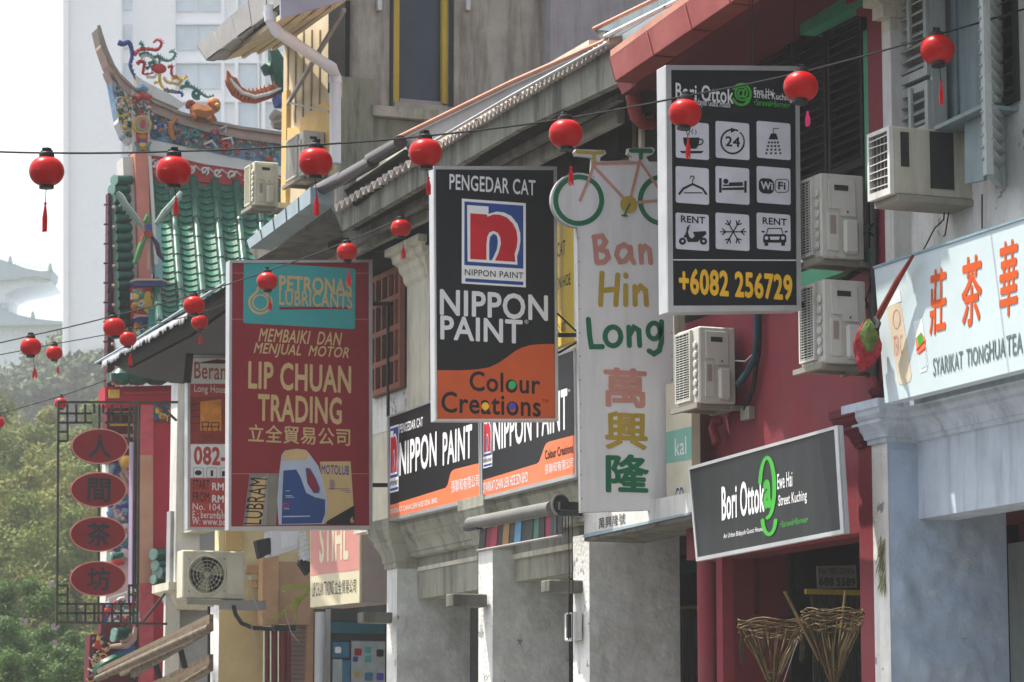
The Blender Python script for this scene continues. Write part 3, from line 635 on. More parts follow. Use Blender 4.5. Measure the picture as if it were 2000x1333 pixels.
# ================================================================ YELLOW / PEACH SHOPS on the left
ys = thing('shophouse', 'yellow and peach shophouse below the wine red workshop sign', 'shophouse', (0, 35, 0))
Yy = Yf(428, 1250, -.2); xy1 = PY(514, 1250, Yy).x
M('mustard_wall', S('d2bd8c'), .8, var=.05, dirt=S('9c8558'), damt=.3)
MB().box(-.2, xy1, Yy, Yy + .5, .14, ht((428, 1183), -.2)).build('column', M('mustard_wall'), ys)
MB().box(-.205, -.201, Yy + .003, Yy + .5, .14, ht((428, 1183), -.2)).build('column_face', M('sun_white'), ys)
m = MB(); cb(m, Yy + .1, .2, 427, 640, 1020, 1186); m.build('upper_wall', M('yellow_pale', S('d9cda0'), .8, dirt=S('b59c66'), damt=.3), ys)
m = MB(); cb(m, Yy + .04, .05, 441, 474, 1030, 1075); m.build('wall_panel', M('yellow_wall'), ys)
for i, (a, b, c_, d) in enumerate([(480, 660, 1106, 1122), (490, 660, 1122, 1134), (500, 660, 1134, 1150)]):
    m = MB(); cb(m, Yy - .12 + .03 * i, .2, a, b, c_, d); m.build('cornice_band', M('peach' if i != 1 else 'cream_wall'), ys, bevel=.01)
m = MB(); cb(m, Yy - .3, .2, 512, 545, 1085, 1222); m.build('duct', M('peach'), ys, bevel=.01)
m = MB(); cb(m, Yy - .15, .1, 545, 608, 1098, 1220); m.build('duct', M('peach2', S('b8967a'), .8), ys)
m = MB(); cb(m, Yy + .0, .06, 560, 610, 1215, 1400)
m.build('roller_shutter', M('shutter_pink', S('a9958e'), .7), ys)
for k in range(16):
    m = MB(); cb(m, Yy - .02, .02, 550, 610, 1226 + k * 9, 1228.5 + k * 9); m.build('shutter_rib', M('shutter_dark', S('8c7a74'), .7), ys)
m = MB(); cb(m, Yy - .1, .1, 600, 612, 1100, 1400); m.build('post', M('peach'), ys)
pc = PY(625, 1250, Yy - .35); MB().lathe((pc.x, pc.y, .14), [(.07, 0), (.07, ht((625, 1190), Y=Yy) - .2)], 14).build('white_pipe', M('pvc'), ys, smooth=True)
m = MB(); cb(m, Yy - .25, .05, 637, 645, 1190, 1400); m.build('door_frame', M('white_paint'), ys)
for i, (x_, r_) in enumerate(((522, 5), (536, 6), (552, 7), (563, 5))):
    MB().tube([PY(x_, 1226, Yy - .4), PY(x_, 1400, Yy - .4)], r_ / F * (Yy + 3), 10).build('conduit_pipe', M('pipe_maroon'), ys, smooth=True)
MB().box(ARC, ARC + .1, Yy - 4, Yy + 6, .14, 5).build('back_wall', M('interior'), ys)
# glass shopfront with posters
sf = thing('shopfront', 'glazed shopfront hung with product posters, left of the paint shop column', 'shopfront', PY(700, 1333, Yy - 1))
Yq = Yy - .9
cquad('glass', Yq, .04, 647, 756, 1214, 1400, 'dark_glass', sf)
cquad('header', Yq - .03, .03, 647, 752, 1216, 1238, 'teal_dark', sf) if 'teal_dark' in MT else None
M('teal_dark', S('2c5c66'), .5); M('poster_pale', S('9fa9a8'), .6, var=.2, sc=8); M('poster_blue', S('3c6c88'), .5, var=.3, sc=9)
cquad('header', Yq - .03, .03, 647, 752, 1216, 1238, 'teal_dark', sf); cquad('header', Yq - .02, .02, 647, 756, 1238, 1252, 'ac_dark', sf)
for a, b, c_, d, mt in ((650, 682, 1254, 1285, 'poster_blue'), (650, 668, 1288, 1333, 'poster_pale'), (686, 752, 1252, 1400, 'poster_pale'), (668, 684, 1290, 1400, 'poster_blue')):
    cquad('poster', Yq - .01, .008, a, b, c_, d, mt, sf)
s_ = SY(Yq - .012)
for (x_, y_, r_, mt) in ((699, 1274, 7, 'sign_darkred'), (694, 1288, 5, 'sign_blue'), (718, 1270, 6, 'teal'), (718, 1288, 6, 'teal'), (742, 1276, 7, 'steel_black'), (720, 1322, 8, 'poster_blue'), (742, 1322, 7, 'print_violet'), (660, 1270, 6, 'sign_white'), (697, 1318, 5, 'mustard_print')):
    s_.rect('poster_picture', (x_ - r_, y_ + r_), (x_ + r_, y_ - r_), M(mt), sf, k=3, r=.2)

# left neighbour: white pilaster, dark eave, lean-to awnings
ws = thing('shophouse', 'white pillared shophouse under a dark ragged eave, next to the temple', 'shophouse', (0, 39, 0))
Yv = Yf(345, 900, -.1)
MB().box(-.1, .25, Yv, Yv + .35, ht((345, 1140), -.1), ht((345, 745), -.1)).build('pilaster', M('white_paint'), ws)
zz = ht((345, 745), -.1); MB().mould(-.1, .25, Yv, Yv + .35, [(0, zz), (.05, zz + .05), (.06, zz + .12), (.16, zz + .18), (.2, zz + .3), (.2, zz + .36)]).build('pilaster_capital', M('cream_wall'), ws)
zz = ht((345, 1148), -.1); MB().mould(-.08, .35, Yv - .15, Yv + .35, [(0, zz - .3), (.06, zz - .22), (.1, zz - .1), (.2, zz - .05), (.2, zz + .06)]).build('ledge', M('cream_wall'), ws)
m = MB(); cb(m, Yv + .1, .2, 330, 450, 1000, 1400); m.build('wall', M('grey_pale', S('9c9fa2'), .8, dirt=S('70706c'), damt=.5), ws)
m = MB(); cb(m, Yv, .1, 322, 350, 1155, 1400); m.build('post', M('white_paint'), ws)
m = MB(); fb(m, 0, .3, 340, 640, ht((400, 620), 0), ht((400, 1030), 0)); m.build('upper_wall', M('cream_wall'), ws)
ev = thing('eave', 'dark ragged eave with frayed white edge, between temple roof and wine red sign', 'eave', (-1.2, 40, 7))
face(MB(), -1.5, .06, [(186, 711), (215, 696), (300, 645), (440, 560), (475, 540), (475, 600), (440, 604), (370, 655), (250, 718)]).build('eave_board', M('shaded_eave', (.006, .0055, .005), .95, var=.5, spec=.05), ev)  # board kept near-black, the overhang's shade put into its colour
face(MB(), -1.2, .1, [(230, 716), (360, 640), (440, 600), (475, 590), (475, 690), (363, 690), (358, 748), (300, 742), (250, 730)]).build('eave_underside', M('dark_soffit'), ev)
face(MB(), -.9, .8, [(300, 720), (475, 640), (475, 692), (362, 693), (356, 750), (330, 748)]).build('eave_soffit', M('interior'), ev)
m = MB()
for i in range(70):
    q = i / 70; x_ = 200 + 165 * q; y_ = 706 - 92 * q; L = random.uniform(3, 15); m.prism([PX(x_, y_ - 3, -1.53), PX(x_ + 3.4, y_ - 5, -1.53), PX(x_ + 2 - L * .25, y_ + L, -1.53)], (.015, 0, 0))
m.build('frayed_edge', M('frayed', S('d6dade'), .6, var=.2), ev, kind='stuff')
MB().tube([PX(186, 711, -1.52), PX(260, 668, -1.52), PX(350, 610, -1.52), PX(440, 553, -1.52)], .02, 5).build('edge_strip', M('gutter_blue'), ev)
# lean-to awnings bottom left
for nm, a, b, mt in (('dusty plank awning sloping across the bottom left, upper one', 0, 0, 'awn1'), ('frayed plank awning at the bottom left, below the upper one', 1, 78, 'awn2')):
    Xa = -1.3 + .4 * a; aw = thing('awning', nm, 'awning', PX(300, 1260 + b, Xa))
    M('awn1', S('6c6052'), .85, var=.4, sc=8, dirt=S('3c342e'), damt=.85, dsc=6); M('awn2', S('786a58'), .85, var=.4, sc=7, dirt=S('302a24'), damt=.85, dsc=7)
    for k in range(4):
        o1 = k * 9; face(MB(), Xa - .03 * k, .05, [(188 + 22 * k, 1308 + b - k * 3 + o1 * .3), (409, 1200 + b + o1 * .9), (409, 1208 + b + o1 * .9), (190 + 22 * k, 1316 + b + o1 * .3)]).build('plank', M('awn1' if (k + a) % 2 else 'awn2'), aw)
    MB().tube([PX(190 + a * 90, 1326 + b * .7, Xa - .15), PX(409, 1226 + b, Xa - .15)], .045 - .015 * a, 10).build('rolled_edge', M('awn1'), aw, smooth=True)
    for k in range(3): MB().bar(PX(250 + 50 * k, 1300 + b - 20 * k, Xa), PX(262 + 50 * k, 1345 + b - 20 * k, Xa + .1), .05).build('strut', M('steel_black'), aw)
for nm, x_ , y0_, y1_ in (('thin dark pole beside the yellow column', 408, 1185, 1400),):
    tag(MB().tube([PY(x_, y0_, Yy - .4), PY(x_, y1_, Yy - .4)], .02, 8).build('pole', M('steel_black')), nm, 'pole')

# roof slopes running up behind the eaves
a, b = PX(1192, 112, -.95), PX(1560, -154, -.95); sl = Vector((4.2, 0, 1.35))
MB().prism([a, b, b + sl, a + sl], (0, 0, .06)).build('roof_slope', M('rust_pink'), rf)
a, b = P0 + Vector((.1, 0, .03)), P1 + Vector((.1, 0, .03)); sl = Vector((4.0, 0, 1.0))
MB().prism([a, b, b + sl, a + sl], (0, 0, .05)).build('roof_slope', M('rust_pink'), eav)
# eave of the pale blue shop, above the frame
be = thing('eave', 'deep tiled eave above the grey louvred shutters at the right edge', 'eave', (-1.2, 17, 9.6))
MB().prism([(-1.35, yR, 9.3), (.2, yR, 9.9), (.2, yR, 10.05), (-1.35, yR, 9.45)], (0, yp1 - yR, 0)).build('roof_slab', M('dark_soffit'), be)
# ================================================================ SIGNS
def lightbox(name, sh, outer, inner, mat_face, label, cat='sign', th=.12, frame='alu', k=.012):
    """a projecting light box: body, four frame rails round the face, face panel; outer/inner = px corners TL,TR,BR,BL"""
    c = sh.pt(*outer[3]); t = thing(name, label, cat, c)
    MB().prism([sh.pt(*p, -.004) for p in outer], sh.N * -th).build('box', M(frame), t, bevel=.004)
    for i in range(4):
        j = (i + 1) % 4
        MB().prism([sh.pt(*outer[i]), sh.pt(*outer[j]), sh.pt(*inner[j]), sh.pt(*inner[i])], sh.N * k).build('frame_rail', M(frame), t)
    sh.poly('face_panel', inner, M(mat_face), t, k=.5)
    return t
def T(sh, par, body, x0, y1, x1, y0, mat, **k): return sh.text('lettering', body, (x0, y1), (x1, y0), M(mat), par, **k)

# ---------------------------------------------------------------- big black guest-house light box
XB = -.62; YB = PX(1560, 400, XB).y; sb = SY(YB)
t = lightbox('hanging_sign', sb, [(1299, 128), (1560, 130), (1564, 607), (1303.7, 611)], [(1309.6, 137.3), (1552.7, 139), (1555.4, 597), (1314, 598)], 'sign_black',
             'tall black projecting sign with nine white pictogram squares and a yellow phone number', th=.16)
x0_ = PY(1299, 400, YB).x
q = sb.conv(1260, 110, 2.5625)
T(q, t, 'Bori Ottok', 152, 215, 440, 158, 'sign_grey', bold=.035)
T(q, t, 'An Urban Bidayuh Guest House', 155, 247, 425, 226, 'sign_grey', bold=.01)
T(q, t, '@', 446, 222, 516, 152, 'apple_green', bold=.05)
q.stroke('logo_ring', [arc(481, 190, 45, 50, -150, 60, 16), arc(481, 195, 46, 50, 155, 35, 12)], 12, M('apple_green'), t, k=3)
T(q, t, 'Ewe Hai', 543, 190, 640, 166, 'sign_grey', bold=.02); T(q, t, 'Street Kuching', 543, 219, 735, 192, 'sign_grey', bold=.02)
T(q, t, '•Sarawak•Borneo•', 545, 246, 725, 231, 'apple_green', bold=.01)
q.poly('divider', [(140, 1017), (757, 1019), (757, 1025), (140, 1023)], M('sign_grey'), t)
T(q, t, '+6082 256729', 168, 1190, 735, 1095, 'phone_yellow', bold=.07)
XS = [(153, 318), (353, 520), (559, 726)]; YS = [(338, 508), (563, 733), (795, 965)]; M('icon_plate', S('c9cbd4'), .5)
BK = M('sign_black')
for j, (ya_, yb_) in enumerate(YS):
    for i, (xa_, xb_) in enumerate(XS): q.rect('pictogram_plate', (xa_, yb_), (xb_, ya_), M('icon_plate'), t, k=1, r=.06)
P = lambda pts, k=2, mt=BK, n='pictogram': q.poly(n, pts, mt, t, k)
St = lambda L, w_, k=2, mt=BK, closed=False: q.stroke('pictogram', L, w_, mt, t, k=k, closed=closed)
P([(188, 408), (272, 408), (268, 440), (256, 464), (207, 464), (193, 440)]); St([[(268, 418), (284, 417), (289, 428), (282, 441), (262, 447)]], 6, k=2.3)
P([(170, 475), (293, 475), (281, 487), (184, 487)]); St([[(217, 370), (222, 380), (215, 390), (219, 397)], [(237, 366), (231, 378), (238, 388)], [(251, 372), (255, 384), (250, 392)]], 4, k=2.5)
St([arc(437, 428, 58, 60, -65, -275, 22), arc(437, 428, 58, 60, 15, 85, 8)], 9); P([(428, 357), (453, 372), (428, 386)], 2.5)
for a in (-48, -32, -16, 0): St([arc(437, 428, 57, 58, a, a + 8, 2)], 8, k=2.6)
T(q, t, '24', 401, 451, 474, 406, 'sign_black', bold=.05)
St([arc(437, 428, 58, 60, 85, 150, 8)], 9, k=2.2)
St([[(668, 363), (641, 363), (641, 388)]], 4); P([(628, 388), (655, 388), (665, 418), (617, 418)], 2.3)
for r_ in range(4):
    for c_ in range(4): x_ = 641 + (c_ - 1.5) * (15 + r_ * 2.8); y_ = 428 + r_ * 18; P([(x_ - 5, y_), (x_ + 5, y_), (x_ + 5, y_ + 10), (x_ - 5, y_ + 10)])
St([[(225, 611), (228, 602), (241, 601), (245, 612), (236, 622), (236, 636)]], 5); St([[(170, 690), (190, 664), (236, 641), (286, 664), (304, 690)]], 11, k=2.3); St([[(195, 685), (283, 685)]], 5, k=2.6)
P([(369, 611), (382, 611), (382, 684), (369, 684)]); P([(495, 625), (507, 625), (507, 684), (495, 684)]); P([(384, 660), (494, 657), (494, 670), (384, 671)]); q.disc('pictogram', (403, 627), 13, BK, t, k=2); P([(420, 633), (487, 631), (489, 650), (388, 652), (388, 644), (418, 644)], 2.2)
q.rect('pictogram', (568, 686), (644, 615), BK, t, k=2, r=.35); T(q, t, 'Wi', 577, 667, 637, 632, 'icon_plate', k=3, bold=.06)
St([[(660, 618), (706, 617), (717, 628), (717, 672), (706, 682), (660, 683), (649, 672), (649, 629)]], 4, k=2.4, closed=True); T(q, t, 'Fi', 664, 668, 701, 632, 'sign_black', k=3, bold=.06)
for i, (a, b) in enumerate(((178, 299), (587, 708))): T(q, t, 'RENT', a, 832 + 9 * i, b, 806 + 9 * i, 'sign_black', bold=.05)
for x_ in (186, 291):
    q.disc('pictogram', (x_, 927), 18, BK, t, k=2, ry=18); q.disc('pictogram', (x_, 927), 6, M('icon_plate'), t, k=3)
P([(210, 858), (222, 856), (213, 880), (220, 905), (234, 914), (247, 902), (237, 880), (302, 876), (306, 890), (292, 902), (272, 920), (262, 931), (212, 931), (206, 912), (190, 905), (200, 892)], 2.5); St([[(207, 862), (220, 848), (224, 850)]], 5, k=2.7)
for a in range(6):
    ca_, sa_ = math.cos(R(a * 60)), math.sin(R(a * 60)); c = (440, 880)
    St([[c, (c[0] + 64 * ca_, c[1] + 66 * sa_)]], 6, k=2 + a * .1)
    for s_ in (-1, 1):
        b_ = R(a * 60 + 42 * s_)
        St([[(c[0] + 38 * ca_, c[1] + 39 * sa_), (c[0] + 38 * ca_ + 22 * math.cos(b_), c[1] + 39 * sa_ + 22 * math.sin(b_))]], 6, k=2.7 + a * .1)
St([[(606, 892), (614, 863), (681, 863), (689, 892)]], 5); P([(596, 892), (700, 892), (706, 908), (704, 934), (590, 934), (589, 908)], 2.3)
P([(596, 934), (615, 934), (615, 950), (596, 950)]); P([(680, 934), (699, 934), (699, 950), (680, 950)]); P([(581, 874), (598, 876), (596, 885), (581, 882)]); P([(712, 874), (697, 876), (699, 885), (712, 882)])
q.disc('pictogram', (606, 911), 9, M('icon_plate'), t, k=3); q.disc('pictogram', (688, 911), 9, M('icon_plate'), t, k=3); P([(622, 904), (672, 904), (668, 920), (626, 920)], 3, M('icon_plate'))
# its steel arms and hanging wires
br = thing('sign_bracket', 'black steel arms holding the tall pictogram sign to the maroon wall', 'bracket', PY(1640, 596, YB + .05))
MB().bar(PY(1562, 596, YB + .08), PY(1712, 596, YB + .08), .03, .045).build('arm', M('steel_black'), br)
MB().bar(PY(1590, 588, YB + .08), PY(1697, 514, YB + .08), .03, .04).build('diagonal', M('steel_black'), br)
MB().bar(PY(1690, 143, YB + .08), PY(1732, 141, YB + .08), .035, .05).build('upper_arm', M('steel_black'), br)
for a in (1463, 1470, 1551): MB().tube([PY(a, 0, YB + .05), PY(a, 129, YB + .05)], .004, 5).build('hanging_wire', M('wire'), br)

# ---------------------------------------------------------------- white cycle-shop board with cut-out bicycle
XH = -.12; YH = PX(1318, 700, XH).y; sh_ = SY(YH); q = sh_.conv(1060, 270, 1.6875)
t = thing('hanging_sign', 'white hanging board with a cut out bicycle on top and three coloured characters', 'sign', sh_.pt(1134, 1002))
out = [(125, 1235), (113, 296)] + arc(118, 205, 91, 91, 95, 305, 16) + [(160, 110), (163, 66), (150, 62), (108, 58), (103, 46), (110, 36), (205, 40), (209, 52), (190, 64), (188, 76), (290, 74), (292, 60), (278, 52), (282, 34), (362, 30), (370, 40), (362, 54), (340, 62), (350, 78), (420, 78), (428, 500), (432, 1225)]
q.slab('board', out, M('board_white'), t, th=.04, k=0)
m = MB(); P_ = [q.pt(a, b, .001) for a, b in out]; m.add([p + q.N * .004 for p in P_] + [p - q.N * .045 for p in P_], [(i, (i + 1) % len(P_), (i + 1) % len(P_) + len(P_), i + len(P_)) for i in range(len(P_))]); m.build('edge_trim', M('gutter_grey'), t)
GP, PP, MP = M('green_print'), M('pink_print'), M('mustard_print')
q.stroke('wheel', [arc(118, 205, 76, 77, 0, 345, 30)], 16, GP, t, closed=True); q.stroke('wheel', [arc(393, 205, 72, 76, 0, 345, 30)], 16, GP, t, closed=True)
q.stroke('bicycle_frame', [[(167, 80), (158, 120), (122, 206)], [(172, 84), (322, 82)], [(170, 96), (280, 214)], [(322, 62), (287, 205)], [(326, 88), (385, 172)], [(290, 215), (400, 204)]], 9, PP, t, k=3)
q.stroke('handlebar', [[(112, 45), (170, 50), (198, 47)], [(166, 50), (170, 78)]], 11, MP, t, k=4); q.stroke('saddle', [[(290, 42), (355, 43)], [(322, 48), (322, 66)]], 14, GP, t, k=4)
q.disc('chainring', (282, 220), 28, MP, t, k=5); q.stroke('crank', [[(285, 218), (268, 254)], [(260, 256), (275, 257)]], 6, GP, t, k=6)
ST = lambda L, mt: q.stroke('lettering', L, 17, M(mt), t, k=2)
ST([[(170, 327), (174, 370), (178, 410)], [(168, 327), (195, 323), (207, 342), (196, 360), (180, 366)], [(180, 366), (210, 374), (216, 394), (203, 408), (180, 411)]], 'pink_print')
ST([[(288, 366), (268, 352), (250, 360), (243, 385), (254, 408), (272, 405), (288, 380)], [(288, 360), (291, 395), (300, 411)]], 'pink_print'); ST([[(322, 357), (325, 410)], [(325, 378), (338, 358), (351, 368), (355, 411)]], 'pink_print')
ST([[(195, 446), (190, 549)], [(247, 452), (240, 549)], [(193, 503), (243, 499)]], 'mustard_print'); ST([[(273, 487), (273, 549)], [(273, 452), (273.5, 456)]], 'mustard_print'); ST([[(303, 490), (304, 549)], [(304, 512), (322, 489), (338, 502), (341, 549)]], 'mustard_print')
ST([[(150, 598), (154, 650), (160, 688), (196, 688)]], 'green_print'); q.stroke('lettering', [arc(231, 654, 26, 31, 0, 335, 18)], 17, GP, t, k=2, closed=True)
ST([[(283, 624), (285, 684)], [(285, 650), (300, 624), (316, 634), (319, 684)]], 'green_print'); q.stroke('lettering', [arc(366, 636, 20, 26, 0, 335, 18)], 16, GP, t, k=2, closed=True); ST([[(391, 606), (391, 670), (384, 700), (366, 712), (350, 702)]], 'green_print')
T(q, t, '萬', 200, 885, 342, 762, 'pink_print', bold=.05); T(q, t, '興', 205, 1025, 345, 905, 'mustard_print', bold=.045); T(q, t, '隆', 207, 1168, 350, 1045, 'green_print', bold=.055)
for k in range(12):
    for x_ in (118 + k * .9, 423 + k * .5): q.disc('rivet', (x_, 330 + k * 78), 2.2, M('gutter_grey'), t, k=2)
br = thing('sign_bracket', 'black angle irons carrying the white bicycle board over the pavement', 'bracket', PY(1134, 1000, YH + .1))
MB().bar(PY(1092, 988, YH + .1), PY(1136, 990, YH + .1), .05, .07).build('lower_arm', M('steel_black'), br); MB().bar(PY(1090, 655, YH + .1), PY(1130, 655, YH + .1), .025, .035).build('arm', M('steel_black'), br)
MB().bar(PY(1090, 690, YH + .1), PY(1128, 668, YH + .1), .02).build('diagonal', M('steel_black'), br); MB().bar(PY(1088, 612, YH + .1), PY(1128, 650, YH + .1), .014).build('wire', M('steel_black'), br)

# ---------------------------------------------------------------- paint sign, projecting
def paint_logo(s, par, bl, tr):
    g = s.norm(bl, tr, (428, 230, 730, 605))
    g.rect('logo_border', (428, 605), (730, 230), M('sign_white'), par, k=1.5); g.rect('logo_field', (440, 523), (718, 242), M('sign_blue'), par, k=2.2); g.rect('logo_bar', (445, 596), (718, 581), M('sign_blue'), par, k=2.2)
    g.poly('logo_letter', [(452, 257), (553, 257), (553, 290), (590, 277), (625, 278), (660, 292), (690, 325), (703, 365), (704, 400), (698, 440), (688, 470), (690, 507), (455, 507)], M('sign_white'), par, 3)
    g.poly('logo_letter', [(467, 293), (545, 293), (547, 303), (575, 291), (605, 290), (640, 300), (668, 325), (685, 355), (690, 395), (686, 430), (676, 460), (680, 495), (583, 495), (600, 460), (611, 420), (608, 390), (597, 372), (577, 364), (557, 372), (547, 392), (543, 430), (543, 495), (467, 495)], M('sign_red'), par, 3.8)
    g.poly('logo_letter', [(556, 495), (556, 420), (560, 392), (577, 376), (592, 385), (597, 410), (592, 445), (575, 482), (568, 495)], M('sign_blue'), par, 4)
    g.text('lettering', 'NIPPON PAINT', (442, 568), (718, 540), M('print_black'), par, k=3, bold=.01)
XN = -.45; YN = PX(1087, 600, XN).y; sn = SY(YN); q = sn.conv(720, 300, 2.3806)
t = lightbox('hanging_sign', sn, [(846, 325), (1087, 326), (1090, 823), (850, 823)], [(850, 331.5), (1081, 333), (1084, 818), (853, 819)], 'sign_black',
             'tall black and orange projecting paint sign left of the white bicycle board', th=.12)
T(q, t, 'PENGEDAR CAT', 375, 168, 775, 125, 'sign_grey', bold=.03)
paint_logo(q, t, (432, 605), (730, 232))
T(q, t, 'NIPPON', 330, 752, 833, 660, 'sign_grey', bold=.045); T(q, t, 'PAINT', 332, 865, 715, 775, 'sign_grey', bold=.045); T(q, t, '®', 724, 793, 742, 774, 'sign_grey')
q.poly('orange_panel', [(316, 1008), (420, 1009), (500, 1005), (560, 995), (600, 977), (640, 950), (680, 920), (710, 904), (750, 892), (800, 887), (863, 886), (866, 1235), (317, 1236)], M('sign_orange'), t, .9)
T(q, t, 'Colour', 468, 1105, 797, 1028, 'print_black', bold=.035); T(q, t, 'Creations', 337, 1205, 800, 1128, 'print_black', bold=.035); T(q, t, 'TM', 805, 1160, 835, 1145, 'print_black')
for c_, mt in (((667, 1076), 'print_green'), ((542, 1176), 'print_yellow'), ((666, 1176), 'print_violet')): q.disc('colour_dot', c_, 17, M(mt), t, k=3, ry=18)

# ---------------------------------------------------------------- horizontal paint signs over the shop
s2 = SX(-.3); q = s2.conv(720, 760, 2.327)
for nm, TL, TR, BR_, BL_ in (('left', (758, 813.7), (937, 748), (940, 977), (759.5, 1019)), ('right', (939, 747.5), (1124, 680), (1127.4, 932), (941, 978))):
    t = lightbox('shop_sign', s2, [TL, TR, BR_, BL_], [(TL[0] + 3, TL[1] + 3), (TR[0] - 2, TR[1] + 5), (BR_[0] - 2, BR_[1] - 7), (BL_[0] + 3, BL_[1] - 7)], 'sign_charcoal' if 'sign_charcoal' in MT else 'sign_black',
                 ('black and orange horizontal paint sign over the left bay, nearer the wine red sign' if nm == 'left' else 'black and orange horizontal paint sign over the right bay, behind the white bicycle board'), th=.2)
    if nm == 'left':
        T(q, t, 'PENGEDAR CAT', 142, 203, 248, 126, 'sign_white', bold=.03)
        T(q, t, 'NIPPON', 141, 398, 311, 190, 'sign_white', bold=.05); T(q, t, 'PAINT', 338, 350, 472, 158, 'sign_white', bold=.05)
        paint_logo(q, t, (97, 474), (138, 160))
        q.poly('orange_panel', [(95, 590), (95, 530), (350, 450), (360, 435), (372, 385), (380, 372), (392, 365), (508, 336), (509, 488)], M('sign_orange_pale'), t, .9)
        T(q, t, 'SYARIKAT CHAN LIEN HOE SDN. BHD.', 100, 570, 316, 492, 'sign_white', bold=.02); T(q, t, '張聯和有限公司', 378, 474, 503, 385, 'sign_white')
    else:
        paint_logo(q, t, (522, 362), (563, 110))
        T(q, t, 'NIPPON', 568, 285, 742, 75, 'sign_white', bold=.05); T(q, t, 'PAINT', 766, 222, 905, -5, 'sign_white', bold=.05); T(q, t, '®', 908, 15, 918, 0, 'sign_white')
        q.poly('orange_panel', [(518, 495), (518, 416), (765, 340), (776, 330), (800, 262), (808, 248), (820, 240), (942, 208), (944, 382)], M('sign_orange_pale'), t, .9)
        T(q, t, 'SYARIKAT CHAN LIEN HOE SDN BHD', 523, 473, 725, 375, 'sign_white', bold=.02); T(q, t, 'Colour Creations', 803, 322, 930, 245, 'print_black', bold=.03); T(q, t, '張聯和有限公司', 803, 390, 935, 310, 'sign_white')

# ---------------------------------------------------------------- yellow sign sliver and its neighbour
s3 = SX(-.38); t = thing('shop_sign', 'yellow upright sign glimpsed between the black paint sign and the bicycle board', 'sign', s3.pt(1090, 670))
s3.slab('board', [(1060, 448), (1122, 430), (1124, 664), (1062, 690)], M('yellow_sign', S('d8b94e'), .5, var=.05), t, th=.06)
q = s3.conv(720, 300, 2.3806); T(q, t, 'CAT', 878, 485, 915, 402, 'print_black'); T(q, t, 'LIEN HOE', 862, 640, 940, 556, 'print_black'); T(q, t, '公司', 868, 845, 915, 780, 'print_black')
s3.slab('frame', [(1122, 430), (1125, 429), (1127, 664), (1124, 665)], M('sign_white'), t, th=.07, k=.01)

# ---------------------------------------------------------------- wine red workshop sign
XLp = -.3; YLp = PX(727, 800, XLp).y; sl_ = SY(YLp); q = sl_.conv(430, 480, 2.2973)
t = lightbox('hanging_sign', sl_, [(448, 509), (727, 508), (727, 1034), (446, 1036)], [(453, 514), (720, 513), (721, 1027), (451, 1029)], 'wine',
             'tall wine red projecting sign with cream lettering and painted oil cans', th=.14)
q.rect('logo_panel', (103, 348), (607, 104), M('teal'), t, k=1, r=.04)
q.stroke('logo_drop', [[(180, 166), (165, 205), (140, 230)] + arc(180, 255, 50, 50, 205, -25, 16)[0:] + [(220, 230), (195, 205), (181, 172)]], 10, M('gold_print'), t, k=2); q.stroke('logo_drop', [arc(180, 255, 34, 34, 0, 345, 20)], 7, M('gold_print'), t, k=3, closed=True)
T(q, t, 'PETRONAS', 264, 206, 592, 152, 'gold_print', bold=.06); T(q, t, 'LUBRICANTS', 264, 266, 593, 218, 'gold_print', bold=.03); q.poly('underline', [(265, 276), (590, 274), (590, 285), (265, 288)], M('wine'), t, 2)
T(q, t, 'MEMBAIKI  DAN', 171, 430, 548, 391, 'gold_print', bold=.03, shear=.3); T(q, t, 'MENJUAL  MOTOR', 149, 498, 577, 457, 'gold_print', bold=.03, shear=.3)
T(q, t, 'LIP CHUAN', 125, 643, 588, 540, 'gold_print', bold=.05); T(q, t, 'TRADING', 168, 788, 546, 682, 'gold_print', bold=.05); T(q, t, '立全貿易公司', 125, 882, 583, 820, 'gold_print', bold=.025)
for y_ in (123, 330, 1023): q.poly('sheet_seam', [(52, y_), (666, y_), (666, y_ + 2), (52, y_ + 2)], M('pink_print'), t, .8)
Q = lambda n, pts, mt, k: q.poly(n, pts, M(mt), t, k)
Q('oil_can', [(132, 1022), (262, 1022), (250, 1256), (103, 1256)], 'can_grey', 1); Q('oil_can', [(448, 970), (585, 968), (604, 1252), (470, 1252)], 'gold_print', 1)
Q('oil_can', [(603, 1165), (604, 1252), (470, 1252), (480, 1236)], 'sign_black', 2)
Q('bottle_shape', [(275, 940), (290, 920), (345, 912), (385, 918), (400, 935), (440, 990), (462, 1060), (482, 1150), (478, 1200), (465, 1250), (262, 1253), (255, 1150), (262, 1040)], 'bottle_white', 3)
Q('bottle_label', [(283, 1010), (340, 1005), (360, 1040), (385, 1110), (425, 1130), (470, 1140), (470, 1200), (455, 1246), (275, 1250), (278, 1120)], 'bottle_blue', 4)
Q('bottle_cap', [(278, 945), (290, 922), (345, 914), (385, 920), (398, 940), (385, 965), (330, 962), (282, 968)], 'gold_print', 4)
Q('bottle_handle', [(385, 1002), (400, 1003), (425, 1045), (443, 1090), (440, 1108), (420, 1108), (392, 1065)], 'wine', 5); q.stroke('bottle_handle', [[(385, 1002), (400, 1003), (425, 1045), (443, 1090), (440, 1108), (420, 1108), (392, 1065)]], 6, M('bottle_blue'), t, k=5.5, closed=True)
T(q, t, 'MOTOLUB', 454, 1026, 578, 988, 'sign_blue', bold=.03); T(q, t, '6', 313, 1058, 330, 1028, 'sign_white', bold=.05); T(q, t, 'MACH', 288, 1206, 368, 1186, 'bottle_white', shear=.3, bold=.02); T(q, t, 'SM', 292, 1112, 312, 1102, 'sign_white'); T(q, t, '6', 583, 1245, 600, 1218, 'gold_print', bold=.04)
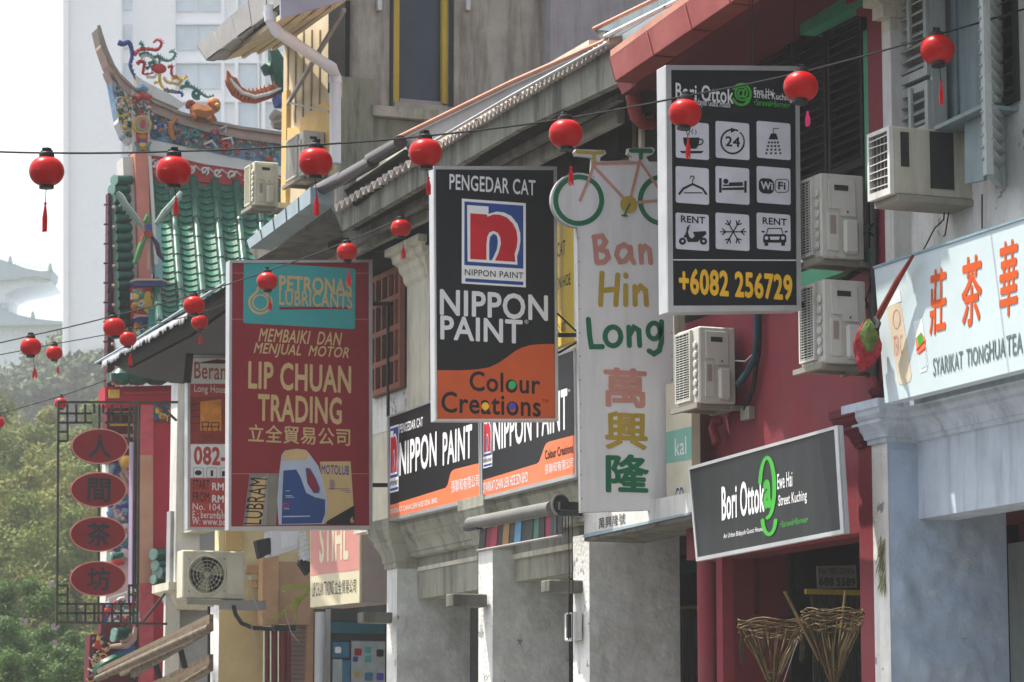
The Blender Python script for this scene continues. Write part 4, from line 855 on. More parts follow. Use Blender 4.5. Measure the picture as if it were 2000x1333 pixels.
q.stroke('red_swirl', [arc(294, 1166, 14, 9, 20, 330, 10)], 4, M('sign_red'), t, k=5); Q('stripe', [(280, 1214), (402, 1212), (402, 1217), (280, 1219)], 'bottle_white', 5)
for i in range(9): Q('can_text', [(492, 1052 + i * 5), (508 + (i * 7) % 12, 1052 + i * 5), (508 + (i * 7) % 12, 1054 + i * 5), (492, 1054 + i * 5)], 'sign_blue', 2)
for y_, a_, b_ in ((1090, 484, 580), (1098, 540, 584), (1106, 560, 585)): Q('can_text', [(a_, y_), (b_, y_), (b_, y_ + 3), (a_, y_ + 3)], 'can_text', 2)
for i in range(7): Q('can_text', [(224, 1036 + i * 7), (252 - (i * 5) % 9, 1036 + i * 7), (252 - (i * 5) % 9, 1039 + i * 7), (224, 1039 + i * 7)], 'gutter_grey', 2)
Q('can_edge', [(205, 1024), (216, 1024), (206, 1255), (188, 1255)], 'gutter_grey', 1.3)
for y_, a_, b_ in ((1100, 292, 312), (1121, 292, 322), (1128, 292, 330), (1180, 284, 310)): Q('label_text', [(a_, y_), (b_, y_), (b_, y_ + 3), (a_, y_ + 3)], 'bottle_white', 5)
# LUBRAM runs upwards: print it rotated by building each letter in a frame turned 90 degrees
u0, v0 = q.uv(118, 1250); u1, v1 = q.uv(200, 1045)
g = Sheet(q.P, q.U); g.m = lambda a, b: (u0 + (u1 - u0) * b + (.34 * (u1 - u0)) * (a - .5), v0 + (v1 - v0) * a)
c = bpy.data.curves.new('t', 'FONT'); c.body = 'LUBRAM'; o = bpy.data.objects.new('t', c); me0 = o.to_mesh(); xs = [v.co.x for v in me0.vertices]; ys = [v.co.y for v in me0.vertices]
q.poly('lettering_panel', [(150, 1052), (205, 1036), (186, 1254), (118, 1256)], M('gold_print'), t, 1.6)
m = MB(); m.add([g.W(*g.m((v.co.x - min(xs)) / (max(xs) - min(xs)), 1 - (v.co.y - min(ys)) / (max(ys) - min(ys))), .0055) for v in me0.vertices], [tuple(p.vertices) for p in me0.polygons]); o.to_mesh_clear(); m.build('lettering', M('sign_black'), t)
br = thing('sign_bracket', 'thin black steel arms tying the wine red sign to the pilaster', 'bracket', PY(760, 590, YLp + .07))
MB().bar(PY(726, 594, YLp + .07), PY(797, 594, YLp + .07), .035, .045).build('upper_arm', M('steel_black'), br); MB().bar(PY(726, 948, YLp + .07), PY(758, 948, YLp + .07), .035, .045).build('lower_arm', M('steel_black'), br); MB().bar(PY(758, 594, YLp + .07), PY(758, 815, YLp + .07), .03, .03).build('upright', M('steel_black'), br)

# ---------------------------------------------------------------- long house lodge sign (half hidden)
YBe = PX(500, 850, -.15).y; sB = SY(YBe); M('lodge_red', S('b5423a'), .45, var=.05)
t = lightbox('hanging_sign', sB, [(366, 694), (500, 694), (500, 1035), (366, 1035)], [(371, 699), (496, 699), (496, 1030), (371, 1030)], 'lodge_red',
             'narrow red and white lodging sign half hidden behind the wine red sign', th=.14)
T2 = lambda *a, **k: T(sB, t, *a, **k)
sB.poly('white_panel', [(372, 700), (495, 700), (495, 750), (372, 750)], M('sign_white'), t, 1); sB.poly('white_panel', [(372, 868), (495, 868), (495, 934), (372, 934)], M('sign_white'), t, 1)
sB.poly('roof_shape', [(382, 710), (425, 702), (495, 708), (495, 712)], M('maroon_dark'), t, 2)
T2('Beram', 379, 740, 449, 710, 'lodge_red', bold=.02); T2('Long House', 379, 770, 447, 755, 'sign_white', bold=.01)
M('picture_amber', S('d98a2f'), .5, var=.3, sc=9); sB.poly('picture', [(372, 775), (495, 775), (495, 866), (372, 866)], M('picture_red', S('8e3428'), .5, var=.4, sc=6), t, 1); sB.poly('picture_window', [(391, 785), (432, 780), (432, 842), (391, 842)], M('picture_amber'), t, 2)
for i in range(4): sB.poly('picture_beam', [(372, 790 + 12 * i), (391, 787 + 13 * i), (391, 789 + 13 * i), (372, 792 + 12 * i)], M('maroon_dark'), t, 2)
sB.stroke('picture_chair', [[(394, 825), (408, 825), (404, 842)], [(394, 825), (396, 842)], [(412, 826), (428, 826), (426, 842)], [(412, 826), (414, 842)], [(394, 834), (428, 834)]], 2, M('maroon_dark'), t, k=3)
T2('082-', 378, 908, 442, 874, 'lodge_orange' if 'lodge_orange' in MT else 'lodge_red', bold=.07)
for x_ in (377, 403, 429): sB.rect('icon_frame', (x_, 934), (x_ + 21, 914), M('gutter_grey'), t, k=2, r=.15); sB.rect('icon_field', (x_ + 1, 933), (x_ + 20, 915), M('sign_white'), t, k=2.5, r=.15)
sB.disc('icon', (387, 924), 7, BK, t, k=3.5, ry=5); sB.poly('icon', [(411, 919), (416, 919), (416, 931), (411, 931)], BK, t, 3.5); sB.rect('icon', (433, 931), (446, 921), BK, t, k=3.5)
T2('START', 376, 956, 409, 938, 'print_black', bold=.03); T2('FROM', 376, 980, 409, 962, 'print_black', bold=.03); T2('RM', 414, 958, 437, 944, 'sign_white', bold=.05); T2('RM', 414, 982, 437, 968, 'sign_white', bold=.05)
T2('No. 104,', 376, 998, 434, 985, 'sign_white'); T2('E : berambih', 376, 1012, 438, 1000, 'sign_white'); T2('W: www.be', 375, 1025, 440, 1013, 'sign_white')

# ---------------------------------------------------------------- slanted black guest-house sign over the maroon arcade
M('sign_slate', S('202325'), .45, var=.15, dirt=S('3a3e40'), damt=.4, dsc=.9, streak=True)
def quadsheet(TL, TR, X0, head):     # upright sheet turned by head (radians) from the facade, through TL at X0
    p = PX(*TL, X0); return Sheet(p, (math.sin(head), -math.cos(head), 0))
sg = quadsheet((1346, 913), (1630, 838), -.42, R(-3)); q = sg.conv(1300, 600, 2.5636)
t = lightbox('shop_sign', sg, [(1346, 913), (1638, 831), (1651, 1042), (1362, 1097)], [(1349, 918), (1632, 839), (1644, 1035), (1365, 1089)], 'sign_slate',
             'slanting charcoal sign with a large green at symbol, above the maroon arcade', th=.035)
T(q, t, 'Bori Ottok', 284, 1072, 495, 848, 'sign_white', bold=.04); T(q, t, 'Ewe Hai', 562, 915, 636, 820, 'sign_white', bold=.02); T(q, t, 'Street Kuching', 568, 1014, 709, 912, 'sign_white', bold=.02)
T(q, t, 'An Urban Bidayuh Guest House', 293, 1167, 489, 1096, 'sign_white'); T(q, t, '•Sarawak•Borneo•', 578, 1105, 716, 1045, 'apple_green')
T(q, t, 'a', 492, 1015, 532, 858, 'apple_green', bold=.09); q.stroke('logo_ring', [arc(512, 905, 36, 150, -170, 88, 22)], 19, M('apple_green'), t, k=3); q.stroke('logo_ring', [arc(522, 1058, 33, 80, 172, 8, 12)], 19, M('apple_green'), t, k=3.5)
# ---------------------------------------------------------------- tea company sign
M('tea_blue', S('bccbd0'), .45, var=.04, dirt=S('cfdadb'), damt=.6, dsc=.5, lo=.4, hi=.75)
stt = SX(-.38); q = stt.conv(1540, 400, 3.174)
TL, TR, BR_, BL_ = (1707, 524.5), (2060, 408), (2060, 707), (1728, 789)
t = thing('shop_sign', 'long pale blue sign with orange brush characters and drinks, above the fluted cornice', 'sign', stt.pt(*BL_))
stt.slab('board', [TL, TR, BR_, BL_], M('tea_blue'), t, th=.1, bevel=.004)
stt.slab('top_edge', [(1707, 521), (2060, 404), (2060, 409), (1707, 525)], M('poster_edge', S('7f9aa8'), .5), t, th=.12, k=.01)
M('brush_orange', S('c8541e'), .5); M('tea_grey', S('626d70'), .5)
T(q, t, '莊', 877, 815, 980, 380, 'brush_orange', bold=.035, k=2, shear=.12); T(q, t, '茶', 1080, 768, 1198, 298, 'brush_orange', bold=.035, shear=.12); T(q, t, '華', 1312, 706, 1424, 203, 'brush_orange', bold=.03, shear=.12)
T(q, t, 'SYARIKAT', 900, 1064, 1082, 905, 'tea_grey', bold=.015); T(q, t, 'TIONG', 1107, 1008, 1241, 860, 'tea_grey', bold=.015); T(q, t, 'HUA', 1248, 970, 1345, 820, 'tea_grey', bold=.015); T(q, t, 'TEA', 1356, 944, 1452, 788, 'tea_grey', bold=.015)
M('tea_beige', S('c9bda6'), .5, var=.06); M('pale_glass_print', S('d5dfdf'), .5)
q.poly('drink_picture', [(608, 640), (640, 622), (690, 610), (702, 640), (765, 1060), (755, 1095), (720, 1118), (685, 1115)], M('tea_beige'), t, 1)
q.poly('drink_picture', [(605, 640), (640, 560), (690, 520), (702, 600), (650, 620)], M('pale_glass_print'), t, 1.3)
q.stroke('drink_emblem', [arc(672, 710, 22, 58, 0, 340, 14)], 5, M('pink_print'), t, k=2, closed=True); T(q, t, 'TEA C', 655, 940, 705, 800, 'pink_print', k=2)
q.poly('glass_picture', [(775, 725), (830, 705), (866, 990), (858, 1030), (820, 1045)], M('pale_glass_print'), t, 1.2)
q.poly('fruit_picture', [(790, 830), (825, 790), (850, 830), (850, 900), (800, 930)], M('sign_orange_pale'), t, 2); q.poly('leaf_picture', [(800, 820), (830, 795), (838, 850), (812, 880)], M('apple_green'), t, 2.6); q.stroke('fruit_picture', [[(800, 900), (845, 850)], [(815, 925), (852, 890)]], 9, M('sign_red'), t, k=3); q.poly('ice_picture', [(805, 935), (850, 905), (860, 1000), (825, 1020)], M('tea_blue'), t, 2)
# red and green bundle tied to the sign's corner
b = thing('tied_banner', 'rolled red and green cloth tied at the corner of the pale blue tea sign', 'banner', PX(1700, 620, -.5))
MB().tube([PX(1783, 500, -.46), PX(1755, 545, -.47), PX(1720, 610, -.5), PX(1712, 628, -.5)], [.012, .022, .026, .02], 7).build('rolled_strip', M('brown_cloth', S('7a3028'), .8, var=.4, sc=12), b, smooth=True)
def crumple(nm, cx_, cy2, rx, rz, X, mat, seed, n=22):
    rnd = random.Random(seed); c0 = PX(cx_, cy2, X); kx = 22.0 / F; m = MB(); m.ball((0, 0, 0), 1, n); ph = [rnd.random() * 6 for _ in range(6)]
    vs = []
    for v in m.v:
        v = Vector(v); a = math.atan2(v.y, v.x); w_ = 1 + .16 * math.sin(3 * a + ph[0] + 2 * v.z) + .12 * math.sin(7 * a + ph[1] - 3 * v.z) + .07 * math.sin(13 * a + ph[2]); top = 1 - .55 * max(0, v.z) ** 2
        vs.append(c0 + RT * (v.x * w_ * top * rx * kx) + FH * (v.y * w_ * rx * kx * .8) + Vector((0, 0, v.z * rz * kx * (1 + .08 * math.sin(5 * a + ph[3])))))
    m.v = [tuple(v) for v in vs]; return m.build(nm, mat, b, smooth=True)
b_ = b
crumple('red_fold', 1692, 672, 25, 48, -.52, M('red_cloth', S('96303a'), .85, var=.5, sc=14, bump=.6, bsc=30), 4)
crumple('green_fold', 1697, 655, 16, 32, -.6, M('green_cloth', S('5c6e3c'), .85, var=.5, sc=14, bump=.6, bsc=30), 9)
crumple('red_tail', 1684, 705, 13, 20, -.55, M('red_cloth'), 12)
MB().tube([PX(1709, 622, -.52), PX(1716, 632, -.52), PX(1712, 644, -.55)], .02, 8).build('knot', M('steel_black'), b, smooth=True)

# ---------------------------------------------------------------- small signs peeping out
s5 = SX(-.25); t = thing('shop_sign', 'pale board with a mint band, glimpsed between bicycle board and air conditioner', 'sign', s5.pt(1333, 998))
s5.slab('board', [(1300, 752), (1350, 735), (1352, 996), (1302, 998)], M('cream_sign', S('cfc9b4'), .5), t, th=.08)
s5.poly('mint_band', [(1300, 845), (1351, 833), (1351, 898), (1300, 906)], M('mint', S('7fb3a4'), .5), t); T(s5, t, 'kal', 1319, 892, 1341, 852, 'sign_white'); T(s5, t, 'CO.', 1320, 986, 1338, 950, 'sign_blue')
s6 = SX(-.37); t = thing('shop_sign', 'thin white fascia board with faint black characters under the bicycle board', 'sign', s6.pt(1141, 1050))
s6.slab('board', [(1141, 1002), (1349, 962), (1350, 1002), (1141, 1046)], M('white_paint'), t, th=.05); T(s6, t, '萬興隆號', 1170, 1034, 1222, 1002, 'print_black')
s6.slab('trim', [(1141, 1044), (1350, 1001), (1350, 1005), (1141, 1051)], M('gutter_blue'), t, th=.06, k=.01)
# chainsaw dealer's box sign
sS = quadsheet((606, 1050), (702, 1040), -.75, R(11.5)); sS = Sheet(PX(606, 1187, -.12), (math.sin(R(11.5)), -math.cos(R(11.5)), 0))
t = thing('shop_sign', 'faded pink and cream box sign below the wine red sign', 'sign', sS.pt(606, 1187)); M('faded_pink', S('cf8f86'), .5, var=.05); M('faded_cream', S('d6cdb0'), .5, var=.04)
M('side_buff', S('9a8c86'), .6); sS.slab('face_panel', [(606, 985), (702, 965), (702, 1177), (606, 1187)], M('faded_cream'), t, th=.03)
sS.slab('box', [(606.5, 985), (703, 965), (703, 1177), (606.5, 1187)], M('side_buff'), t, th=.42, k=-.032)
sS.poly('pink_field', [(607, 986), (701, 966), (701, 1113), (607, 1125)], M('faded_pink'), t, 1); T(sS, t, 'STIHL', 624, 1101, 682, 1010, 'faded_cream', bold=.07)
T(sS, t, 'LIP CHUAN TRADING', 611, 1166, 652, 1134, 'print_black'); T(sS, t, '立全貿易公司', 654, 1162, 696, 1130, 'print_black')
# ---------------------------------------------------------------- tea house sign: four red ovals in a lattice
YO = PX(345, 1000, -.15).y; so = SY(YO); t = thing('hanging_sign', 'black lattice sign with four red ovals bearing characters, in front of the temple', 'sign', so.pt(112, 1222))
def bar(a, b, w_, nm='rail', th=.03): MB().bar(so.pt(*a), so.pt(*b), w_, th).build(nm, M('lattice_black', (.03, .035, .03), .6, var=.5, dirt=(.12, .09, .05), damt=.5, dsc=5) if 'lattice_black' not in MT else M('lattice_black'), t)
bar((112, 786), (347, 786), .05); bar((108, 1216), (326, 1219), .04); bar((114, 786), (111, 1222), .03); bar((272, 790), (268, 1218), .025); bar((264, 790), (260, 1218), .012)
bar((194, 790), (192, 1215), .03, 'hanger'); bar((310, 790), (345, 822), .03); bar((322, 1160), (280, 1214), .03)
for i in range(1, 10):
    x_ = 114 + i * 17.5
    if x_ < 266: bar((x_, 790), (x_, 826 if not 3.5 < i < 5.5 else 808), .016, 'lattice'); bar((x_, 1180), (x_, 1216), .016, 'lattice')
for y_ in (808, 826): bar((114, y_), (180, y_), .016, 'lattice'); bar((205, y_), (268, y_), .016, 'lattice')
for y_ in (1180, 1198): bar((114, y_), (266, y_), .016, 'lattice')
for y_ in (844, 862, 1162, 1144): bar((114, y_), (132, y_), .014, 'lattice'); bar((252, y_), (268, y_), .014, 'lattice')
bar((132, 826), (132, 862), .016, 'lattice'); bar((252, 826), (252, 862), .016, 'lattice'); bar((132, 1142), (132, 1180), .016, 'lattice'); bar((252, 1142), (252, 1180), .016, 'lattice')
M('oval_red', S('7a1b26'), .5, var=.07); M('oval_ink', S('1d2b33'), .5)
for (cx_, cy2, ch) in ((193.5, 872.5, '人'), (191.5, 957.5, '間'), (190.5, 1044, '茶'), (190.5, 1131, '坊')):
    E_ = [(cx_ + 55 * math.cos(R(a)), cy2 + 34.5 * math.sin(R(a))) for a in range(0, 360, 10)]
    ov = so.slab('oval_plate', E_, M('oval_red'), t, th=.05, k=.03, bevel=.006)
    so.text('lettering', ch, (cx_ - 22, cy2 + 23), (cx_ + 24, cy2 - 22), M('oval_ink'), ov, k=16.5, bold=.045)
    so.stroke('oval_rim', [[(cx_ + 54 * math.cos(R(a)), cy2 + 33.6 * math.sin(R(a))) for a in range(0, 360, 10)]], 2, M('pink_print'), ov, k=16.2, closed=True)
# ================================================================ AIR CONDITIONERS
def ac_unit(tl, tr, yb, pfar, Xb, label, mat='ac_white', grille='slats', shelf=True, top_far=None):
    """tl,tr = px of the top corners of the panel that faces us; yb = its bottom py; pfar = px column of the far street-side edge"""
    Y = PX(tr[0], (tr[1] + yb) / 2, Xb).y; my = (tl[1] + yb) / 2
    x0 = PY(tl[0], my, Y).x; x1 = PY(tr[0], my, Y).x; z1 = PY((tl[0] + tr[0]) / 2, (tl[1] + tr[1]) / 2, Y).z; z0 = PY((tl[0] + tr[0]) / 2, yb, Y).z
    Y1 = PX(pfar, my, x0).y; W_, H = x1 - x0, z1 - z0; L = Y1 - Y
    t = thing('air_conditioner', label, 'air conditioner', ((x0 + x1) / 2, (Y + Y1) / 2, z0), 'outdoor air conditioning units')
    MB().box(x0, x1, Y, Y1, z0, z1).build('casing', M(mat), t, bevel=.012)
    # street side: dark recess, slats, and the pressed strip nearest to us
    MB().box(x0 - .012, x0 - .002, Y + L * .3, Y1 - .03, z0 + .05, z1 - .04).build('grille_recess', M('ac_dark'), t)
    f = MB(); g0, g1 = Y + L * .28, Y1 - .02
    f.box(x0 - .03, x0 - .002, g0, g0 + .02, z0 + .03, z1 - .02).box(x0 - .03, x0 - .002, g1 - .02, g1, z0 + .03, z1 - .02).box(x0 - .029, x0 - .002, g0 + .02, g1 - .02, z0 + .03, z0 + .05).box(x0 - .029, x0 - .002, g0 + .02, g1 - .02, z1 - .04, z1 - .02)
    f.build('grille_frame', M(mat), t)
    n = 26; m = MB()
    for i in range(n): z = z0 + .055 + (H - .1) * i / n; m.box(x0 - .027, x0 - .015, g0 + .02, g1 - .02, z, z + .006)
    for i in range(1, 4): y = g0 + (g1 - g0) * i / 4; m.box(x0 - .022, x0 - .013, y, y + .006, z0 + .05, z1 - .04)
    m.build('grille_slats', M(mat), t, kind='stuff')
    for i in range(6): z = z0 + H * (.14 + .125 * i); MB().lathe((x0 - .012, Y + L * .14, z), [(.001, -.004), (.034, -.004), (.028, .008), (.001, .01)], 12, ax=(-1, 0, 0)).build('vent_boss', M(mat), t)
    # service side: pressed panel, handle, valve cover, label, screws
    sx = lambda a: x0 + W_ * a; sz = lambda a: z0 + H * a
    MB().prism([(sx(.16), Y - .001, sz(.94)), (sx(.78), Y - .001, sz(.94)), (sx(.8), Y - .001, sz(.5)), (sx(.44), Y - .001, sz(.5)), (sx(.42), Y - .001, sz(.58)), (sx(.18), Y - .001, sz(.58))], (0, -.012, 0)).build('service_panel', M(mat), t, bevel=.003)
    MB().box(sx(.3), sx(.62), Y - .016, Y - .0135, sz(.8), sz(.87)).build('handle', M('ac_dark'), t); MB().box(sx(.29), sx(.63), Y - .024, Y - .0165, sz(.865), sz(.88)).build('handle_lip', M(mat), t)
    MB().box(sx(.14), sx(.4), Y - .014, Y - .001, sz(.08), sz(.54)).build('terminal_cover', M(mat), t, bevel=.004)
    MB().box(sx(.2), sx(.33), Y - .0165, Y - .015, sz(.28), sz(.5)).build('label_plate', M('side_buff'), t)
    MB().box(sx(.48), sx(.82), Y - .05, Y - .001, sz(.05), sz(.46)).build('valve_cover', M(mat), t, bevel=.02)
    MB().lathe((sx(.6), Y - .014, sz(.55)), [(.008, 0), (.008, .004)], 8, ax=(0, -1, 0)).build('screw', M('ac_dark'), t)
    if shelf:
        s = thing('wall_bracket', 'steel bracket under the ' + ' '.join(label.replace('air conditioner', 'unit').split()[:10]).rstrip(','), 'bracket', ((x0 + x1) / 2, Y, z0 - .05))
        MB().box(x0 - .04, x1 + .35, Y + .06, Y + .1, z0 - .045, z0 - .004).build('arm', M('bracket_steel', S('8e8a80'), .6, dirt=S('6a5a48'), damt=.5), s)
        MB().box(x0 - .04, x1 + .35, Y1 - .1, Y1 - .06, z0 - .045, z0 - .004).build('arm', M('bracket_steel'), s)
        MB().box(x0 - .05, x0 - .01, Y - .05, Y1 + .05, z0 - .05, z0 - .01).build('rail', M('bracket_steel'), s); MB().box(x1 - .04, x1, Y + .01, Y1 - .01, z0 - .052, z0 - .008).build('rail', M('bracket_steel'), s)
    return t, Y
ac_unit((1603, 341), (1688, 341), 505, 1562, -.16, 'upper grey air conditioner immediately right of the tall pictogram sign')
ac_unit((1609, 549), (1693, 546), 710, 1564, -.16, 'lower grey air conditioner right of the pictogram sign, behind the black arms')
ac_unit((1366, 639), (1437, 639), 788, 1322, -.1, 'grey air conditioner hanging alone below the tall pictogram sign')
# the two on the beige building further off
ac_unit((592, 262), (634, 249), 345, 561, -.05, 'white air conditioner beside the white downpipe', shelf=True)
ac_unit((497, 318), (544, 315), 402, 481, -.55, 'cream air conditioner just above the green temple tiles', mat='ac_cream')
# hose bundle beside the lone unit
t = thing('hose', 'dark insulated hose hanging beside the lone air conditioner on the maroon wall', 'hose', PX(1450, 760, -.05))
MB().tube([PX(1478, 600, -.06), PX(1478, 660, -.07), PX(1474, 700, -.08), PX(1455, 735, -.1), PX(1440, 752, -.14)], .03, 8).build('hose', M('dark_teal', S('23404a'), .6), t, smooth=True)
MB().tube([PX(1484, 600, -.04), PX(1483, 680, -.05), PX(1470, 760, -.06), PX(1455, 800, -.05)], .02, 7).build('cable', M('wire'), t, smooth=True)
MB().tube([PX(1436, 705, -.12), PX(1455, 706, -.1), PX(1472, 690, -.08)], .005, 5).build('thin_wire', M('pvc'), t)
m = MB(); fb(m, -.06, .055, 1446, 1463, (1455, 795), (1455, 820)); m.build('wall_block', M('bracket_steel'), t)
t = thing('pipe', 'maroon elbow pipe under the lone air conditioner', 'pipe', PX(1392, 860, -.1)); MB().tube([PX(1410, 822, -.05), PX(1396, 824, -.1), PX(1392, 836, -.12), PX(1400, 868, -.12)], .04, 9).build('elbow', M('maroon'), t, smooth=True)
t = thing('pipe', 'dark vertical drainpipe between the upper air conditioners and the red pilaster', 'pipe', PX(1705, 520, -.1))
MB().tube([PX(1706, 385, -.14), PX(1708, 760, -.14)], .028, 10).build('pipe', M('dark_metal2', S('3a3f40'), .5), t, smooth=True)
MB().tube([PX(1706, 745, -.15), PX(1708, 765, -.18)], [.05, .045], 10).build('pipe_foot', M('maroon'), t, smooth=True)
for i, (a, b, c_) in enumerate((((1686, 440), (1700, 443), (1706, 436)), ((1686, 460), (1697, 452), (1706, 462)), ((1688, 595), (1700, 560), (1698, 530)))):
    tag(MB().tube([PX(*a, -.16), PX(*b, -.2), PX(*c_, -.15)], .008, 5).build('cable', M('wire')), ['thin cable looping at the upper right air conditioner', 'second thin cable below the first loop at the upper right air conditioner', 'thin cable beside the lower right air conditioner'][i], 'cable')

# window air conditioner poking out of the right-hand shop
Yk = PX(1886, 320, .0).y; x0 = PY(1746, 320, Yk).x; z1, z0 = PY(1800, 251, Yk).z, PY(1800, 383, Yk).z; Y1 = PX(1702, 330, x0).y
t = thing('window_air_conditioner', 'old boxy window air conditioner with a torn grille, below the grey louvred shutters', 'air conditioner', ((x0 + .2), Yk, z0))
MB().box(x0, .1, Yk, Y1, z0, z1).build('casing', M('ac_cream2', S('b5b2a4'), .5, dirt=S('7b6f5c'), damt=.5, streak=True), t, bevel=.01)
MB().box(x0 - .012, x0 - .001, Yk + .04, Y1 - .04, z0 + .05, z1 - .04).build('grille_recess', M('ac_dark'), t)
f = MB().box(x0 - .035, x0 - .001, Yk, Yk + .035, z0, z1).box(x0 - .035, x0 - .001, Y1 - .03, Y1, z0, z1).box(x0 - .034, x0 - .001, Yk + .035, Y1 - .03, z0, z0 + .05).box(x0 - .034, x0 - .001, Yk + .035, Y1 - .03, z1 - .03, z1); f.build('front_frame', M('white_paint'), t)
for i in range(7): z = z0 + .08 + (z1 - z0 - .14) * i / 6; MB().bar((x0 - .03, Yk + .03, z), (x0 - .03, Y1 - .03, z + random.uniform(-.01, .01)), .007).build('grille_wire', M('white_paint'), t)
for i in range(4): y = Yk + .1 + (Y1 - Yk - .18) * i / 3; MB().bar((x0 - .024, y, z0 + .05), (x0 - .024, y, z1 - .04), .005).build('grille_wire', M('bracket_steel'), t)
for a, b, c_, d, n in ((1759, 1775, 258, 325, 16), (1816, 1862, 257, 368, 30)):
    q0, q1 = PY(a, 300, Yk), PY(b, 300, Yk); zt, zb = PY(a, c_, Yk).z, PY(a, d, Yk).z; MB().box(q0.x, q1.x, Yk - .006, Yk - .001, zb, zt).build('side_vent', M('ac_dark'), t)
    m = MB()
    for i in range(n): z = zb + (zt - zb) * i / n; m.box(q0.x + .004, q1.x - .004, Yk - .014, Yk - .007, z, z + .006)
    m.build('vent_fins', M('dark_metal2'), t, kind='stuff')
MB().box(x0 + .02, .15, Yk - .02, Y1, z0 - .05, z0 - .002).build('tray', M('bracket_steel'), t)
for i, (P_, lb) in enumerate((([(1845, 405), (1843, 430), (1825, 447), (1803, 490)], 'thin cable drooping under the window air conditioner to the pale blue sign'), ([(1918, 380), (1918, 447)], 'short straight wire above the pale blue tea sign'), ([(1853, 415), (1846, 460), (1843, 462)], 'short hooked wire right of the drooping cable'))):
    tag(MB().tube([PX(a, b, -.02) for a, b in P_], .006, 5).build('wire', M('wire')), lb, 'wire')

# the fan unit that faces us
Yf_ = PX(478, 1120, -.1).y; t = thing('air_conditioner', 'pale air conditioner with a round fan facing the street end, below the lodging sign', 'air conditioner', PY(418, 1170, Yf_), 'outdoor air conditioning units')
m = MB(); cb(m, Yf_, .3, 357, 479, 1076, 1170); m.build('casing', M('ac_cream'), t, bevel=.015)
c = PY(403, 1123, Yf_); r0 = 34 / F * (Yf_ + 4)
MB().lathe((c.x, Yf_ - .004, c.z), [(r0, 0), (r0, .006)], 28, ax=(0, -1, 0)).build('fan_recess', M('ac_dark'), t)
MB().lathe((c.x, Yf_ - .004, c.z), [(r0 * 1.0, .006), (r0 * 1.06, .0), (r0 * 1.1, .012), (r0 * 1.02, .02), (r0 * .99, .015), (r0 * .99, .006)], 28, ax=(0, -1, 0)).build('fan_ring', M('ac_cream'), t, smooth=True)
for k in range(3):
    a = R(120 * k + 20); P_ = [(c.x + r0 * rr * math.cos(a + b), Yf_ - .014, c.z + r0 * rr * math.sin(a + b)) for rr, b in ((.15, -.3), (.9, -.45), (.95, 0), (.88, .42), (.15, .5))]
    MB().prism(P_, (0, -.006, 0)).build('fan_blade', M('fan_blade', S('8a8570'), .5), t)
MB().lathe((c.x, Yf_ - .02, c.z), [(r0 * .16, 0), (r0 * .14, .01)], 14, ax=(0, -1, 0)).build('fan_hub', M('gutter_grey'), t)
m = MB()
for k in range(1, 6): m.lathe((c.x, Yf_ - .03, c.z), [(r0 * k / 5.2, 0), (r0 * k / 5.2 + .006, 0), (r0 * k / 5.2 + .006, .004), (r0 * k / 5.2, .004)], 28, ax=(0, -1, 0))
m2 = MB()
for k in range(8): a = R(k * 22.5); m2.bar((c.x - r0 * math.cos(a), Yf_ - .03, c.z - r0 * math.sin(a)), (c.x + r0 * math.cos(a), Yf_ - .03, c.z + r0 * math.sin(a)), .005)
for k in range(2, 6): 
    rr = r0 * k / 5.2; m2.tube([(c.x + rr * math.cos(R(x)), Yf_ - .032, c.z + rr * math.sin(R(x))) for x in range(0, 361, 15)], .003, 4)
m2.build('fan_guard', M('ac_cream'), t, kind='stuff')
m = MB(); cb(m, Yf_ - .01, .012, 443, 474, 1082, 1162); m.build('side_panel', M('ac_cream'), t)
for x_, y_ in ((369, 1092), (438, 1092), (369, 1155), (438, 1155)): p = PY(x_, y_, Yf_); MB().lathe((p.x, Yf_ - .001, p.z), [(.012, 0), (.01, .008)], 8, ax=(0, -1, 0)).build('screw', M('gutter_grey'), t)
s = thing('wall_bracket', 'pale bracket under the round fan air conditioner', 'bracket', PY(440, 1175, Yf_)); m = MB(); cb(m, Yf_ - .03, .08, 366, 520, 1172, 1182); m.build('arm', M('bracket_steel'), s); m = MB(); cb(m, Yf_ - .1, .3, 440, 520, 1174, 1190); m.build('plate', M('gutter_grey'), s)
MBt = MB().tube([PY(456, 1184, Yf_ - .1), PY(460, 1200, Yf_ - .15), PY(472, 1218, Yf_ - .2), PY(495, 1227, Yf_ - .25), PY(530, 1229, Yf_ - .3)], .028, 9)
tag(MBt.build('hose', M('wire'), smooth=True), 'thick black hose curving from the round fan unit to the maroon pipes', 'hose')
tag(MB().box(PY(534, 1229, Yf_ - .3).x, PY(575, 1229, Yf_ - .3).x, Yf_ - .35, Yf_ - .2, PY(534, 1232, Yf_ - .3).z, PY(534, 1221, Yf_ - .3).z).build('clamp', M('steel_black')), 'black clamp across the maroon pipes', 'clamp')
